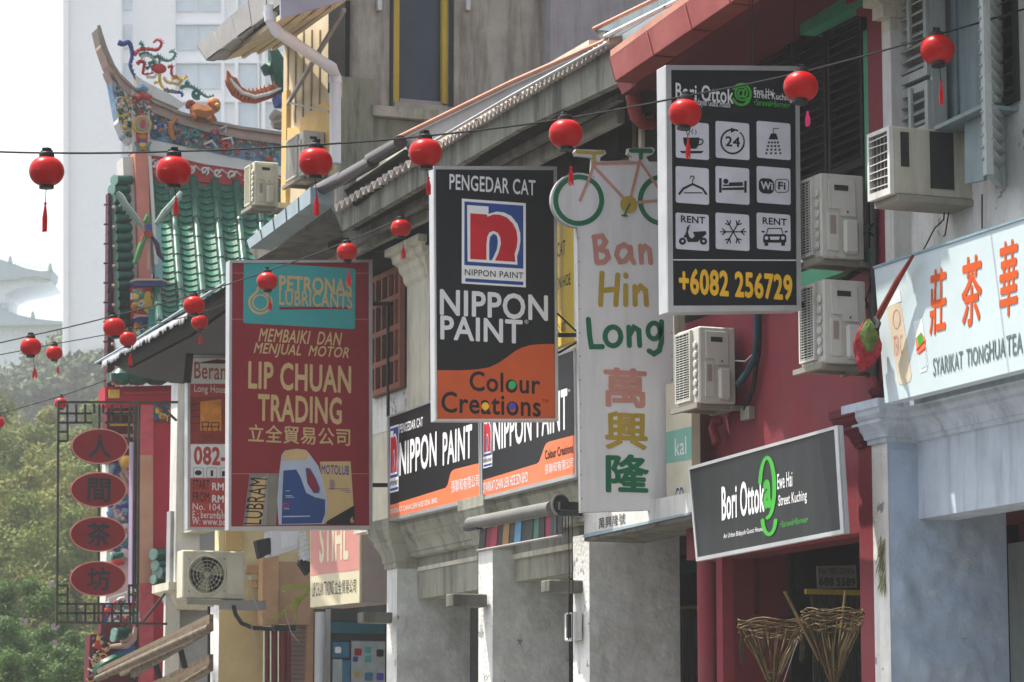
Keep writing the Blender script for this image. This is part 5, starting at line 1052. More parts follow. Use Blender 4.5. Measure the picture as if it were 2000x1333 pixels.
# white unit and ribbed duct by the peach cornice
t = thing('junction_box', 'white louvred box and ribbed duct tucked under the wine red sign', 'box', PY(560, 1088, Yf_ - .8)); Yj = Yf_ - .9
m = MB(); m.prism([PY(529, 1037, Yj), PY(585, 1034, Yj), PY(582, 1072, Yj), PY(530, 1088, Yj)], (0, .3, 0)); m.build('box', M('pvc'), t, bevel=.01)
m = MB(); m.prism([PY(548, 1040, Yj - .01), PY(583, 1038, Yj - .01), PY(581, 1064, Yj - .01), PY(549, 1072, Yj - .01)], (0, .008, 0)); m.build('panel', M('board_white'), t)
for k in range(6): p0 = PY(586 + k * 1.5, 1042 + k * 9, Yj + .05); p1 = PY(588 + k * 1.5, 1050 + k * 9, Yj + .05); MB().tube([p0, p0.lerp(p1, .5), p1], [.065, .075, .065], 12).build('duct_ring', M('pvc'), t, smooth=True)
tag(MB().prism([PY(500, 1056, Yj), PY(528, 1050, Yj), PY(530, 1080, Yj), PY(508, 1092, Yj)], (0, .15, 0)).build('floodlight', M('steel_black'), bevel=.01), 'small black floodlight left of the white box under the wine red sign', 'floodlight')
tag(MB().prism([PY(588, 1092, Yj), PY(606, 1098, Yj), PY(606, 1116, Yj), PY(600, 1124, Yj), PY(585, 1102, Yj)], (0, .12, 0)).build('floodlight', M('steel_black')), 'black wedge shaped lamp below the ribbed duct', 'floodlight')

# leafy yellow-green twig
t = thing('plant', 'spindly yellow green fern growing beside the pink and cream box sign', 'plant', PY(560, 1210, Yj - .1)); M('fern', S('9aa83a'), .7, var=.2, trans=.3)
for L in ([(602, 1145), (578, 1147), (550, 1151)], [(602, 1160), (575, 1180), (535, 1210)], [(590, 1165), (580, 1190), (578, 1215)], [(606, 1150), (590, 1170), (575, 1170)]):
    pts = [PY(x, y, Yj - .1) for x, y in L]; m = MB(); m.tube(pts, .004, 4)
    for i in range(26):
        q = i / 25 * (len(pts) - 1); a = pts[int(min(q, len(pts) - 1.001))]; b = pts[min(int(q) + 1, len(pts) - 1)]; c0 = a.lerp(b, q - int(q) if q < len(pts) - 1 else 1); s_ = 1 if i % 2 else -1; dl = .035 + random.random() * .03
        m.poly([c0, c0 + Vector((-.02, random.uniform(-.02, .02), s_ * dl * .6)), c0 + Vector((-.035, random.uniform(-.03, .03), s_ * dl)), c0 + Vector((.005, 0, s_ * dl * .5))])
    m.build('frond', M('fern'), t)
for i, (L, lb) in enumerate((([(478, 1115), (500, 1180), (520, 1220)], 'thin pale wire sagging right of the round fan unit'), ([(556, 1190), (568, 1235), (584, 1255)], 'thin pale wire curling below the fern'), ([(490, 1215), (498, 1255), (510, 1268)], 'thin pale wire curling on the mustard column'), ([(728, 1040), (735, 1075), (742, 1083)], 'short dark wire hanging by the corner of the wine red sign'))):
    tag(MB().tube([PY(x, y, Yj - .2) for x, y in L], .006, 4).build('wire', M('side_buff') if i < 3 else M('wire')), lb, 'wire')

# roller awning with a colourful printed blind
t = thing('roller_blind', 'rolled grey awning with a strip of colourful printed blind hanging below', 'awning', PX(1000, 1030, -.55)); Xr = -.55
MB().tube([PX(918, 1023, Xr), PX(1078, 992, Xr)], .062, 14).build('roll', M('grey_canvas', S('6f6f6c'), .8, var=.15, bump=.3), t, smooth=True)
a, b = PX(1094, 986, Xr), PX(1120, 990, Xr); MB().lathe(a, [(.085, -.03), (.085, .03)], 20, ax=(.3, -1, 0)).build('gear_housing', M('steel_black'), t); MB().lathe(a, [(.105, -.012), (.105, .012), (.09, .012), (.09, -.012)], 20, ax=(.3, -1, 0)).build('gear_rim', M('gutter_grey'), t)
MB().bar(PX(1095, 1003, Xr), PX(1133, 1003, Xr + .1), .07, .05).build('arm', M('steel_black'), t); MB().bar(PX(910, 1034, Xr), PX(937, 1030, Xr), .06, .04).build('arm', M('steel_black'), t)
cols = ['3b3b3d', '7b2f45', 'a8374f', '3a3a3c', '9c7b4a', '3f4144', '5a93b4', '36383a', '404245', '4a7c66', '36383a', 'a23a55', '4d4f52', '36383a']
for i, c_ in enumerate(cols):
    q0, q1 = i / len(cols), (i + 1) / len(cols); A, B_ = (938, 1034), (1098, 1002); C_, D_ = (934, 1075), (1098, 1045); l = lambda P_, Q_, q: (P_[0] + (Q_[0] - P_[0]) * q, P_[1] + (Q_[1] - P_[1]) * q)
    face(MB(), Xr + .02 + .008 * (i % 2), .008, [l(A, B_, q0), l(A, B_, q1), l(C_, D_, q1), l(C_, D_, q0)]).build('blind_panel', M('blind_' + c_, S(c_), .55, var=.25, sc=14, dirt=S('3a3b3e'), damt=.7, dsc=7) if 'blind_' + c_ not in MT else M('blind_' + c_), t)
MB().tube([PX(933, 1076, Xr + .02), PX(1099, 1046, Xr + .02)], .014, 6).build('hem_bar', M('gutter_grey'), t)
for x_, y0_, y1_ in ((1103, 1000, 1040), (1110, 1000, 1250), (1117, 1000, 1290)):
    tag(MB().tube([PX(x_, y0_, -.45), PX(x_ + 2, (y0_ + y1_) / 2, -.45), PX(x_, y1_, -.45)], .005, 5).build('chain', M('steel_black')), {1103: 'short', 1110: 'middle', 1117: 'long'}[x_] + ' dark chain hanging from the roller awning gear', 'chain')
t = thing('meter_box', 'small white box on the column edge, below the roller awning chain', 'box', PX(1108, 1250, -.25)); m = MB(); fb(m, -.3, .08, 1102, 1122, (1110, 1197), (1110, 1252)); m.build('box', M('white_paint'), t, bevel=.01); m = MB(); fb(m, -.32, .02, 1106, 1112, (1110, 1200), (1110, 1246)); m.build('slot', M('steel_black'), t)
# dark timber arm
t = tag(MB().bar(PX(648, 480, -.3), PX(822, 489, -.12), .1, .1).build('timber_arm', M('steel_black'), bevel=.01), 'heavy black timber arm jutting out above the brown casement', 'beam')

# ================================================================ BASKETS
def basket(cx, ytop, rpx, hpx, D, label, tilt=0):
    c = PD(cx, ytop, D); k = D / F; r = rpx * k; h = hpx * k; t = thing('basket', label, 'basket', (c.x, c.y, c.z - h)); rnd = random.Random(int(cx))
    for i in range(30):
        a = 2 * math.pi * i / 30 + rnd.uniform(-.05, .05); top = Vector((c.x + r * math.cos(a), c.y + r * math.sin(a), c.z + rnd.uniform(-.01, .035))); bot = Vector((c.x + r * .12 * math.cos(a), c.y + r * .12 * math.sin(a), c.z - h))
        mid = bot.lerp(top, .5); mid.x = c.x + (mid.x - c.x) * .82; mid.y = c.y + (mid.y - c.y) * .82; mid += Vector((rnd.uniform(-.02, .02), 0, 0)); MB().tube([bot, mid, top], [rnd.uniform(.003, .005), rnd.uniform(.004, .008), .003], 5).build('stake', M('straw' if i % 3 else 'bamboo'), t)
    for ring, (zz, rr, n) in enumerate(((-.0, 1.0, 7), (-.17, .84, 4), (-.86, .2, 4))):
        for j in range(n):
            m = MB(); ph = rnd.random() * 6; m.tube([(c.x + (r * rr + .008 * math.sin(9 * a + ph + j)) * math.cos(a), c.y + (r * rr + .008 * math.sin(9 * a + ph + j)) * math.sin(a), c.z + zz * h + .012 * j + .012 * math.sin(5 * a + ph)) for a in [2 * math.pi * q / 30 for q in range(31)]], rnd.uniform(.0025, .0045), 5); m.build('weave', M('straw' if (j + ring) % 2 else 'bamboo'), t)
    return t, c, r, h
b1, c1, r1, h1 = basket(1508, 1232, 66, 105, 22.3, 'smaller woven straw basket with drooping tufts, left one at the bottom')
b2, c2, r2, h2 = basket(1626, 1213, 60, 120, 21.6, 'taller woven basket holding three bamboo sticks, right one at the bottom')
for (xa, ya, xb, yb, w_, lb) in ((1532, 1155, 1600, 1290, .011, 'pale bamboo stick leaning far left in the right basket'), (1584, 1166, 1612, 1290, .011, 'dark stick leaning in the middle of the right basket'), (1651, 1155, 1636, 1290, .009, 'upright pale bamboo stick at the right side of the right basket')):
    tag(MB().tube([PD(xa, ya, 21.6), PD(xb, yb, 21.6)], w_, 8).build('bamboo_stick', M('bamboo') if 'pale' in lb else M('straw')), lb, 'stick')
for x_, y_ in ((1448, 1240), (1493, 1235), (1567, 1240), (1592, 1245)):
    m = MB()
    for j in range(9): m.tube([PD(x_, y_, 21.9), PD(x_ + random.uniform(-4, 4), y_ + 25, 21.9), PD(x_ + random.uniform(-6, 6), y_ + random.uniform(40, 58), 21.9)], [.006, .009, .003], 4)
    m.build('tuft', M('straw'), b1, kind='stuff')
m = MB().tube([PD(1530, 1333, 22.4), PD(1570, 1215, 22.2)], .003, 4); tag(m.build('string', M('pvc')), 'thin pale string slanting behind the left basket', 'string')

# poster with phone number inside the maroon arcade
t = thing('notice', 'dim white notice with a phone number inside the maroon arcade', 'notice', PY(1635, 1140, 24.5)); sN = SY(24.5); sN.slab('board', [(1596, 1106), (1672, 1104), (1674, 1148), (1598, 1150)], M('notice_grey', S('6f756f'), .6), t, th=.02)
T(sN, t, '688 5589', 1600, 1144, 1670, 1130, 'print_black', bold=.04); T(sN, t, 'Fax: 082-231836', 1600, 1120, 1669, 1111, 'print_black')

# ================================================================ LANTERNS
def make_lantern(label, group):
    t = thing('lantern', label, 'lantern', (0, 0, 0), group)
    prof = []
    for i in range(0, 33):
        a = -math.pi / 2 * .86 + math.pi * .86 * i / 32; prof.append((.5 * (math.cos(a) ** .8) + .003 * math.cos(i * math.pi), .43 * math.sin(a) / math.sin(math.pi / 2 * .86) * .96))
    MB().lathe((0, 0, 0), prof, 28).build('shade', M('lantern_red'), t, smooth=True)
    MB().lathe((0, 0, 0), [(.21, -.5), (.21, -.39), (.19, -.39)], 18).build('bottom_cap', M('black_plastic'), t)
    MB().lathe((0, 0, 0), [(.499, -.007), (.506, 0), (.499, .007)], 28).build('seam', M('lantern_red'), t)
    MB().lathe((0, 0, 0), [(.2, .38), (.22, .4), (.21, .52), (.17, .55)], 18).build('top_cap', M('black_plastic'), t)
    MB().box(-.17, .17, -.05, .05, .55, .6).box(-.1, .1, -.1, .1, .6, .67).build('wire_clip', M('black_plastic'), t)
    return t
proto = None
G1 = 'red paper lanterns strung across the street'
def lantern(px, py, dpx, D, label, tassel=None, tilt=0, tcol='tassel_red'):
    global proto
    p = PD(px, py, D); s = dpx / F * D
    if proto is None: proto = make_lantern(label, G1); o = proto
    else: o = dup(proto, p)
    for ch in list(o.children):
        if ch.name.startswith('tassel'): bpy.data.objects.remove(ch)
    o.location = p; ORG[o.name] = Vector((0, 0, 0)); o.scale = (s, s, s); o.rotation_euler = (R(random.uniform(-3, 3)), R(tilt), random.uniform(0, 6)); o['label'] = label
    if tassel:
        y0, y1, y2, dx = tassel; loc = lambda X, Y: Vector(((X - px) / dpx, 0, (py - Y) / dpx))
        m = MB().tube([loc(px, py + dpx * .45), loc(px + dx * .6, y0), loc(px + dx, y1)], .012, 4)
        tm = MB()
        for i in range(16): a = random.uniform(-1, 1); b = random.uniform(-1, 1); e = loc(px + dx + a * 5, y2 + random.uniform(-3, 2)); e.y = b * .06; s0 = loc(px + dx, y1); tm.tube([s0, s0.lerp(e, .5) + Vector((a * .03, b * .03, 0)), e], [.02, .02, .009], 4)
        k_ = loc(px + dx, y1); tm.ball(k_, .045, 6)
        # tassels hang plumb: their own frame undoes the lantern's tilt
        ob = tm.build('tassel', M(tcol), None, kind=None); ob.parent = o; ob.rotation_euler = (Matrix.Rotation(-YAW, 3, 'Z').to_4x4().to_3x3() if False else o.rotation_euler.to_matrix().inverted() @ Matrix.Rotation(-YAW, 3, 'Z')).to_euler()
        ob2 = m.build('tassel_cord', M('wire'), None); ob2.parent = o; ob2.rotation_euler = ob.rotation_euler
    return o
D1 = 21.5
rows1 = [(91, 335, 70, 'leftmost large red lantern, hanging against the white sky', (385, 400, 458, -1), 0, 'tassel_red'), (339, 334, 70, 'large red lantern in front of the temple ridge, above the green roof tiles', (372, 390, 424, 6), 0, 'tassel_red'),
         (616, 317, 68, 'large red lantern in front of the white air conditioner', (372, 385, 425, 3), 2, 'tassel_red'), (831, 299, 67, 'large red lantern at the top left corner of the black and orange sign', (340, 350, 385, 6), 2, 'tassel_red'),
         (1105, 262, 68, 'large red lantern above the front wheel of the cut out bicycle', (310, 330, 366, 10), 3, 'tassel_red'), (1338, 222, 66, 'large red lantern covering the upper left of the pictogram sign', (262, 275, 313, 6), 6, 'tassel_red'),
         (1564, 170, 70, 'large red lantern with a pink tassel, at the top right corner of the pictogram sign', (205, 222, 250, 13), 10, 'tassel_pink'), (1831, 98, 69, 'rightmost large red lantern, in front of the grey louvred shutter', (140, 165, 209, 6), 8, 'tassel_red')]
for px, py, d, lb, ts, ti, tc in rows1: lantern(px, py, d, D1, lb, ts, ti, tc)
D2 = 31.3
for px, py, d, lb, ts, ti in [(60, 678, 42, 'lantern nearest the left edge on the second string, above the far trees', (700, 720, 742, 9), 0), (223, 640, 44, 'lantern of the second string overlapping the green tile ends of the temple', None, 8), (379, 597, 43, 'lantern of the second string above a smaller one, over the dark eave', None, 5),
                              (522, 550, 42, 'red lantern in front of the teal panel of the wine red sign', (572, 588, 607, 6), 3), (678, 492, 41, 'red lantern at the upper right corner of the wine red sign', (510, 528, 560, 4), 2), (783, 446, 41, 'red lantern above the brown casement window', (468, 482, 508, 5), 2)]:
    lantern(px, py, d, D2, lb, ts, ti)
D3 = 34.8
for px, py, d, lb, ts, ti in [(106, 690, 33, 'small red lantern right of the left edge lantern, over the hazy trees', (708, 718, 732, 8), 0), (250, 663, 34, 'small red lantern hanging just below the overlapping temple lantern', (685, 692, 715, 6), 4), (390, 630, 34, 'small red lantern directly beneath another over the dark eave', (648, 655, 672, 2), 3)]:
    lantern(px, py, d, D3, lb, ts, ti)
for px, py, d, lb in [(119, 788, 26, 'tiny red lantern behind the top left corner of the lattice sign'), (-3, 825, 26, 'tiny red lantern cut off by the left edge')]: lantern(px, py, d, 47.0, lb)
def wire(nm, pts, D, r, col='wire'):
    P_ = []
    for i in range(len(pts) - 1):
        for j in range(6):
            q = j / 6; a, b = pts[i], pts[i + 1]; p0 = pts[max(i - 1, 0)]; p3 = pts[min(i + 2, len(pts) - 1)]
            P_.append(PD(a[0] + (b[0] - a[0]) * q, a[1] + (b[1] - a[1]) * q + 3.5 * q * (1 - q) * (abs(b[0] - a[0]) / 120), D))
    P_.append(PD(*pts[-1], D)); tag(MB().tube(P_, r, 6).build('string_wire', M(col), smooth=True), nm, 'wire')
wire('long black wire carrying the large red lanterns across the street', [(-900, 262), (-400, 288), (-60, 294), (91, 299), (339, 296), (616, 283), (831, 266), (1105, 232), (1338, 188), (1564, 142), (1831, 68), (2050, 2)], D1, .0075)
wire('black wire carrying the second row of lanterns behind the black signs', [(-900, 760), (-400, 730), (-40, 678), (60, 656), (223, 617), (379, 576), (522, 530), (678, 472), (783, 427), (880, 392)], D2, .007)
wire('thin black wire of the small lanterns, below the second row', [(-700, 760), (-40, 700), (106, 672), (250, 645), (390, 612), (450, 590)], D3, .006)
wire('thin black wire running from the left edge up to the temple corner', [(-700, 900), (-40, 818), (119, 774), (215, 740)], 47.0, .008)
# ================================================================ CHINESE TEMPLE
TY = 43.5
M('glaze', S('144c3c'), .26, var=.3, sc=6, dirt=S('0e2f27'), damt=.5, dsc=4, coat=.2); M('glaze_pan', S('1f5c4a'), .4, var=.5, sc=7, dirt=S('0e3027'), damt=.6, dsc=3)
M('t_salmon', S('bf7a6a'), .7, dirt=S('9f6a62'), damt=.4); M('t_pink', S('ad948a'), .7, dirt=S('9f6a62'), damt=.4); M('t_blue', S('6d93b4'), .7, var=.25, sc=5, dirt=S('b9c4c8'), damt=.7, dsc=3); M('t_white', S('c9c8c4'), .7, var=.15, dirt=S('8f8d86'), damt=.5, dsc=3)
M('t_red', S('b03a3c'), .6, var=.1); M('t_teal', S('3f7f78'), .5, var=.2); M('t_orange', S('a8683c'), .6, var=.15); M('t_gold', S('c9a548'), .5, var=.2); M('t_navy', S('3c4c86'), .5, var=.15); M('t_stone', S('8f877c'), .8, var=.2)
M('t_wall_red', S('a82337'), .6, var=.05, dirt=S('8a2030'), damt=.4, dsc=1); M('t_beige', S('b98f76'), .7, var=.08, dirt=S('a5584f'), damt=.5, dsc=.6)
tp = thing('temple', 'ornate Chinese temple with upswept ridge, green glazed tiles and red walls', 'temple', (PY(280, 1000, TY).x, TY, 0))
z = SY(TY); zr = SY(TY + 3.2)
RC = [(190, 55), (197, 84), (210, 114), (232, 147), (262, 176), (300, 200), (350, 221), (400, 236), (470, 250), (560, 262)]
# ridge: upper lip, pink course, lower lip, painted panel
def band(nm, sh, up, lo, mat, th, k): sh.slab(nm, up + lo[::-1], M(mat), tp, th=th, k=k)
off = lambda L, d, n0=0: [(x, y + d * min(1, (i + .3) / 3)) for i, (x, y) in enumerate(L)][n0:]
band('ridge_lip', zr, RC, off(RC, 6), 't_stone', .5, .12); band('ridge_course', zr, off(RC, 5, 1), off(RC, 19, 1), 't_pink', .4, .06); band('ridge_lip', zr, off(RC, 19, 3), off(RC, 24, 3), 't_stone', .5, .1)
band('ridge_panel', zr, [(216, 152), (240, 178), (266, 200), (300, 222), (350, 243), (400, 258), (470, 272), (560, 285)], [(232, 240), (242, 266), (256, 278), (290, 270), (350, 283), (400, 296), (470, 311), (560, 326)], 't_blue', .3, 0)
band('ridge_base', zr, [(288, 272), (350, 285), (400, 297), (470, 312), (560, 328)], [(290, 304), (350, 310), (400, 322), (470, 332), (560, 346)], 't_white', .3, .03)
band('scroll_band', zr, [(290, 303), (350, 308), (400, 320), (470, 332), (560, 345)], [(290, 345), (350, 352), (400, 356), (470, 364), (560, 376)], 't_red', .2, .0)
def tubes(nm, mat, Ls, r, sh=zr, par=None, k=.1):
    m = MB()
    for L in Ls: m.tube([sh.pt(a, b, k) for a, b in L], [r * (1 if 0 < i < len(L) - 1 else .55) for i in range(len(L))], 7)
    return m.build(nm, M(mat), par if par is not None else tp, smooth=True)
def spiral(cx, cy_, r, a0=0, turns=1.2, sgn=1): return [(cx + r * (1 - i / 13) * math.cos(a0 + sgn * i / 10 * turns * 6.28), cy_ + r * (1 - i / 13) * math.sin(a0 + sgn * i / 10 * turns * 6.28)) for i in range(11)]
for x_ in (300, 322, 346, 372, 398, 424, 452, 480, 508, 534):
    yy = 322 + (x_ - 300) * .135; tubes('scroll', 't_white', [spiral(x_, yy, 9, random.random() * 6, 1.1, random.choice((-1, 1))), [(x_ - 4, yy + 6), (x_ + 8, yy - 6), (x_ + 18, yy + 2)]], .018, k=.04)
for x_ in range(300, 560, 42): zr.slab('scallop', arc(x_ + 20, 350 + (x_ - 300) * .13, 17, 14, 0, 180, 8), M('t_red'), tp, th=.1, k=.03)
def relief(par, sh, pts, n, mats, r=(.02, .06), k=.05, seed=1):
    rnd = random.Random(seed); xs = [p[0] for p in pts]; ys = [p[1] for p in pts]
    def inside(x, y):
        c = False
        for i in range(len(pts)):
            (x1, y1), (x2, y2) = pts[i], pts[i - 1]
            if (y1 > y) != (y2 > y) and x < (x2 - x1) * (y - y1) / (y2 - y1) + x1: c = not c
        return c
    ms = {q: MB() for q in mats}; cnt = 0
    while cnt < n:
        x, y = rnd.uniform(min(xs), max(xs)), rnd.uniform(min(ys), max(ys)); cnt += 1
        if not inside(x, y): continue
        q = rnd.choice(mats); c = sh.pt(x, y, k); rr = rnd.uniform(*r); t_ = rnd.random()
        if t_ < .45: ms[q].ball(c, rr, 6, (1, .5, rnd.uniform(.5, 1.4)))
        elif t_ < .75: a0 = rnd.random() * 6; ms[q].tube([c + Vector((math.cos(a0 + j * .7), 0, math.sin(a0 + j * .7))) * rr * (1.8 - j * .2) for j in range(7)], rr * .3, 5)
        else:
            for j in range(5): ms[q].ball(c + Vector((math.cos(j * 1.257), 0, math.sin(j * 1.257))) * rr * .7, rr * .45, 5, (1, .5, 1))
    for q in mats:
        if ms[q].v: ms[q].build('relief', M(q), par, kind='stuff', smooth=True)
relief(tp, zr, [(225, 165), (262, 196), (262, 270), (240, 262), (230, 230)], 220, ['t_teal', 't_white', 't_gold', 't_pink', 't_teal'], (.015, .045), .06, 3)
relief(tp, zr, [(292, 215), (345, 238), (345, 280), (292, 266)], 130, ['t_teal', 't_navy', 't_teal', 't_orange', 't_white'], (.015, .04), .05, 4)
relief(tp, zr, [(345, 248), (560, 288), (560, 322), (345, 282)], 420, ['t_white', 't_teal', 't_stone', 't_white', 't_navy', 't_stone', 't_orange', 't_red'], (.015, .045), .06, 5)
tubes('cloud_scroll', 't_orange', [[(342, 234), (330, 245), (330, 262), (336, 277)]], .05); tubes('cloud_scroll', 't_teal', [spiral(378, 261, 9, 0), spiral(360, 265, 7, 2, 1, -1)], .02)
tubes('cloud_scroll', 't_red', [spiral(440, 288, 9, 1)], .025); tubes('cloud_scroll', 't_white', [[(395, 285), (410, 278), (420, 290)], [(425, 255), (440, 248), (436, 262)], [(430, 275), (448, 272), (452, 285)]], .025)
zr.slab('flower', arc(416, 264, 9, 9, 0, 330, 10), M('t_navy'), tp, th=.05, k=.1); zr.slab('flower_centre', arc(415, 261, 5, 5, 0, 330, 8), M('t_red'), tp, th=.05, k=.13)
# end post with medallion
zr.slab('end_post', [(254, 172), (290, 196), (290, 312), (256, 300)], M('t_white'), tp, th=.3, k=.08)
zr.slab('medallion_panel', [(262, 228), (285, 230), (284, 312), (264, 310)], M('t_red'), tp, th=.1, k=.13)
zr.slab('medallion', arc(273, 247, 18, 18, 0, 345, 20), M('t_gold'), tp, th=.08, k=.17); zr.slab('medallion_field', arc(273, 247, 14, 14, 0, 345, 18), M('t_stone'), tp, th=.05, k=.19); zr.slab('medallion_eye', arc(273, 247, 4.5, 8, 0, 340, 12), M('t_red'), tp, th=.05, k=.22)
for y_, c_, r_ in ((272, 't_orange', 5), (280, 't_navy', 4), (287, 't_gold', 5), (297, 't_orange', 6), (304, 't_orange', 6)): zr.slab('bead', arc(273, y_, r_ + 2, r_, 0, 340, 10), M(c_), tp, th=.06, k=.19)
tubes('swag', 't_teal', [[(258, 282), (264, 292), (262, 302)], [(289, 282), (282, 292), (286, 302)]], .03, k=.18); tubes('swag', 't_red', [[(256, 190), (264, 195), (273, 190), (282, 195), (291, 192)]], .05, k=.15); tubes('swag', 't_blue', [[(262, 178), (274, 175), (284, 180)]], .06, k=.15)
relief(tp, zr, [(256, 198), (290, 205), (290, 228), (256, 226)], 90, ['t_teal', 't_white', 't_red', 't_teal'], (.015, .035), .12, 8)
band('end_profile', zr, [(208, 138), (216, 150), (226, 180)], [(211, 146), (222, 170), (230, 190)], 't_pink', .3, .02)
band('end_profile', zr, [(230, 190), (232, 215), (230, 240), (240, 262), (254, 280)], [(236, 190), (238, 215), (236, 238), (245, 258), (256, 270)], 't_white', .3, .03)
tubes('ridge_tip', 't_stone', [[(190, 53), (193, 72), (202, 100), (218, 130)]], .05)
zr.slab('white_flashing', [(262, 148), (280, 160), (330, 185), (360, 205), (348, 214), (300, 193), (268, 172)], M('t_white'), tp, th=.2, k=.05)
# roof slope of cover tiles and pans
A0, B0 = PY(294, 345, TY + 3.2), PY(314, 665, TY - .6); dx = (PY(336, 345, TY + 3.2) - A0).x
pos = lambda t_: A0.lerp(B0, t_) + Vector((0, 0, -.35 * math.sin(math.pi * t_) * .5))
MB().prism([A0 + Vector((-.1, .1, -.3)), A0 + Vector((dx * 7, .1, -.3)), B0 + Vector((dx * 7, .1, -.32)), B0 + Vector((-.1, .1, -.32))], (0, .15, -.2)).build('roof_deck', M('t_teal'), tp)
nseg = 9; cov = [None] * nseg; NP = 27; pan = [None] * NP
for k in range(7):
    for i in range(nseg):
        if cov[i] is None:
            a, b = pos(i / nseg), pos((i + 1.04) / nseg); cov[i] = MB().tube([a + Vector((0, 0, .02)), b + Vector((0, 0, .035)), b + Vector((0, 0, .0))], [.062, .068, .05], 10).build('cover_tile', M('glaze'), tp, smooth=True); o = cov[i]
        else: o = link('cover_tile', cov[i].data, None, tp)
        o.location = (dx * k, 0, random.uniform(-.003, .003))
    if k == 6: continue
    for i in range(NP):
        if pan[i] is None:
            a, b = pos(i / NP), pos((i + 1.25) / NP); nrm = Vector((0, -.6, .8)); vs = []
            for j in range(7):
                u = j / 6; s_ = -math.sin(math.pi * u) * .045; w_ = dx * (.14 + .72 * u)
                vs += [a + Vector((w_, 0, 0)) + nrm * (s_ - .01), b + Vector((w_, 0, 0)) + nrm * (s_ + .022), b + Vector((w_, 0, 0)) + nrm * (s_ + .002)]
            m = MB().add(vs, [(3 * j, 3 * j + 1, 3 * j + 4, 3 * j + 3) for j in range(6)] + [(3 * j + 1, 3 * j + 2, 3 * j + 5, 3 * j + 4) for j in range(6)]); o = pan[i] = m.build('pan_tile', M('glaze_pan'), tp)
        else: o = link('pan_tile', pan[i].data, None, tp)
        o.location = (dx * k, 0, random.uniform(-.004, .004))
# verge bands and stub tiles down the left side
zv = SY(TY + 1.0)
zv.slab('verge', [(240, 308), (262, 306), (274, 620), (252, 620)], M('t_white'), tp, th=.4, k=.0); zv.slab('verge', [(260, 300), (285, 300), (294, 620), (270, 620)], M('t_salmon'), tp, th=.3, k=.12)
zv.slab('verge', [(285, 308), (291, 308), (304, 520), (298, 520)], M('t_white'), tp, th=.3, k=.14); zv.slab('verge', [(296, 440), (310, 440), (317, 650), (303, 650)], M('glass_teal', S('7fa9ac'), .5), tp, th=.3, k=.13)
for i in range(17):
    y_ = 352 + i * 18.6; x_ = 216 + i * .7 + (6 if i == 0 else 0); a, b = zv.pt(x_, y_ + 3, .1), zv.pt(x_ + 34, y_, .0)
    MB().tube([a, b], [.078, .07], 12).build('stub_tile', M('glaze'), tp, smooth=True); MB().lathe(a + Vector((-.012, -.0, 0)), [(.082, -.006), (.084, .012)], 12, ax=(-1, -.55, 0)).build('tile_disc', M('t_teal_pale', S('7d9f94'), .4), tp)
# dark fringe at the far left, with little bells
m = MB(); rnd = random.Random(5)
zv.slab('fringe_board', [(208, 380), (215, 380), (222, 790), (204, 790)], M('maroon_dark'), tp, th=.15, k=.1)
for i in range(21):
    y_ = 385 + i * 19; x_ = 207 - i * .1; zv.slab('fringe', [(x_, y_), (x_ + 6, y_), (x_ + 5, y_ + 12), (x_ - 1, y_ + 17)], M('t_eggplant', S('3a2c40'), .6), tp, th=.08, k=.16)
    if i % 2: MB().ball(zv.pt(x_ + 6 + rnd.uniform(0, 4), y_ + 6, .2), .028, 8).build('bell', M('brass', S('c9b59a'), .3, metal=.6), tp, smooth=True); MB().tube([zv.pt(x_, y_, .2), zv.pt(x_ - 10, y_ + 1, .2)], .016, 5).build('spike', M('maroon_dark'), tp)
# shrine boxes with figures on the verge
for (x0_, x1_, yt, yb) in ((250, 306, 566, 628), (256, 306, 636, 676)):
    zv.slab('shrine_box', [(x0_, yt), (x1_, yt), (x1_ + 2, yb), (x0_ + 2, yb)], M('t_red'), tp, th=.25, k=.3)
    zv.slab('shrine_roof', [(x0_ - 8, yt - 6), (x0_ + 2, yt - 10), (x1_ - 4, yt - 10), (x1_ + 8, yt - 5), (x1_, yt), (x0_, yt)], M('t_navy'), tp, th=.35, k=.38); tubes('shrine_trim', 't_pink', [[(x0_ - 9, yt - 7), (x0_ + 2, yt - 11), (x1_ - 4, yt - 11), (x1_ + 9, yt - 6)]], .02, sh=zv, k=.4)
    zv.slab('shrine_niche', arc((x0_ + x1_) / 2, (yt + yb) / 2, 9, 22 if yt < 600 else 12, 0, 350, 14), M('t_gold'), tp, th=.05, k=.33)
    relief(tp, zv, [(x0_, yt + 6), (x0_ + 18, yt + 6), (x0_ + 18, yb), (x0_, yb)], 26, ['t_orange', 't_teal', 't_white', 't_navy', 't_gold'], (.03, .06), .34, int(yt)); relief(tp, zv, [(x1_ - 18, yt + 6), (x1_, yt + 6), (x1_, yb), (x1_ - 18, yb)], 26, ['t_orange', 't_teal', 't_white', 't_red'], (.03, .06), .34, int(yb))
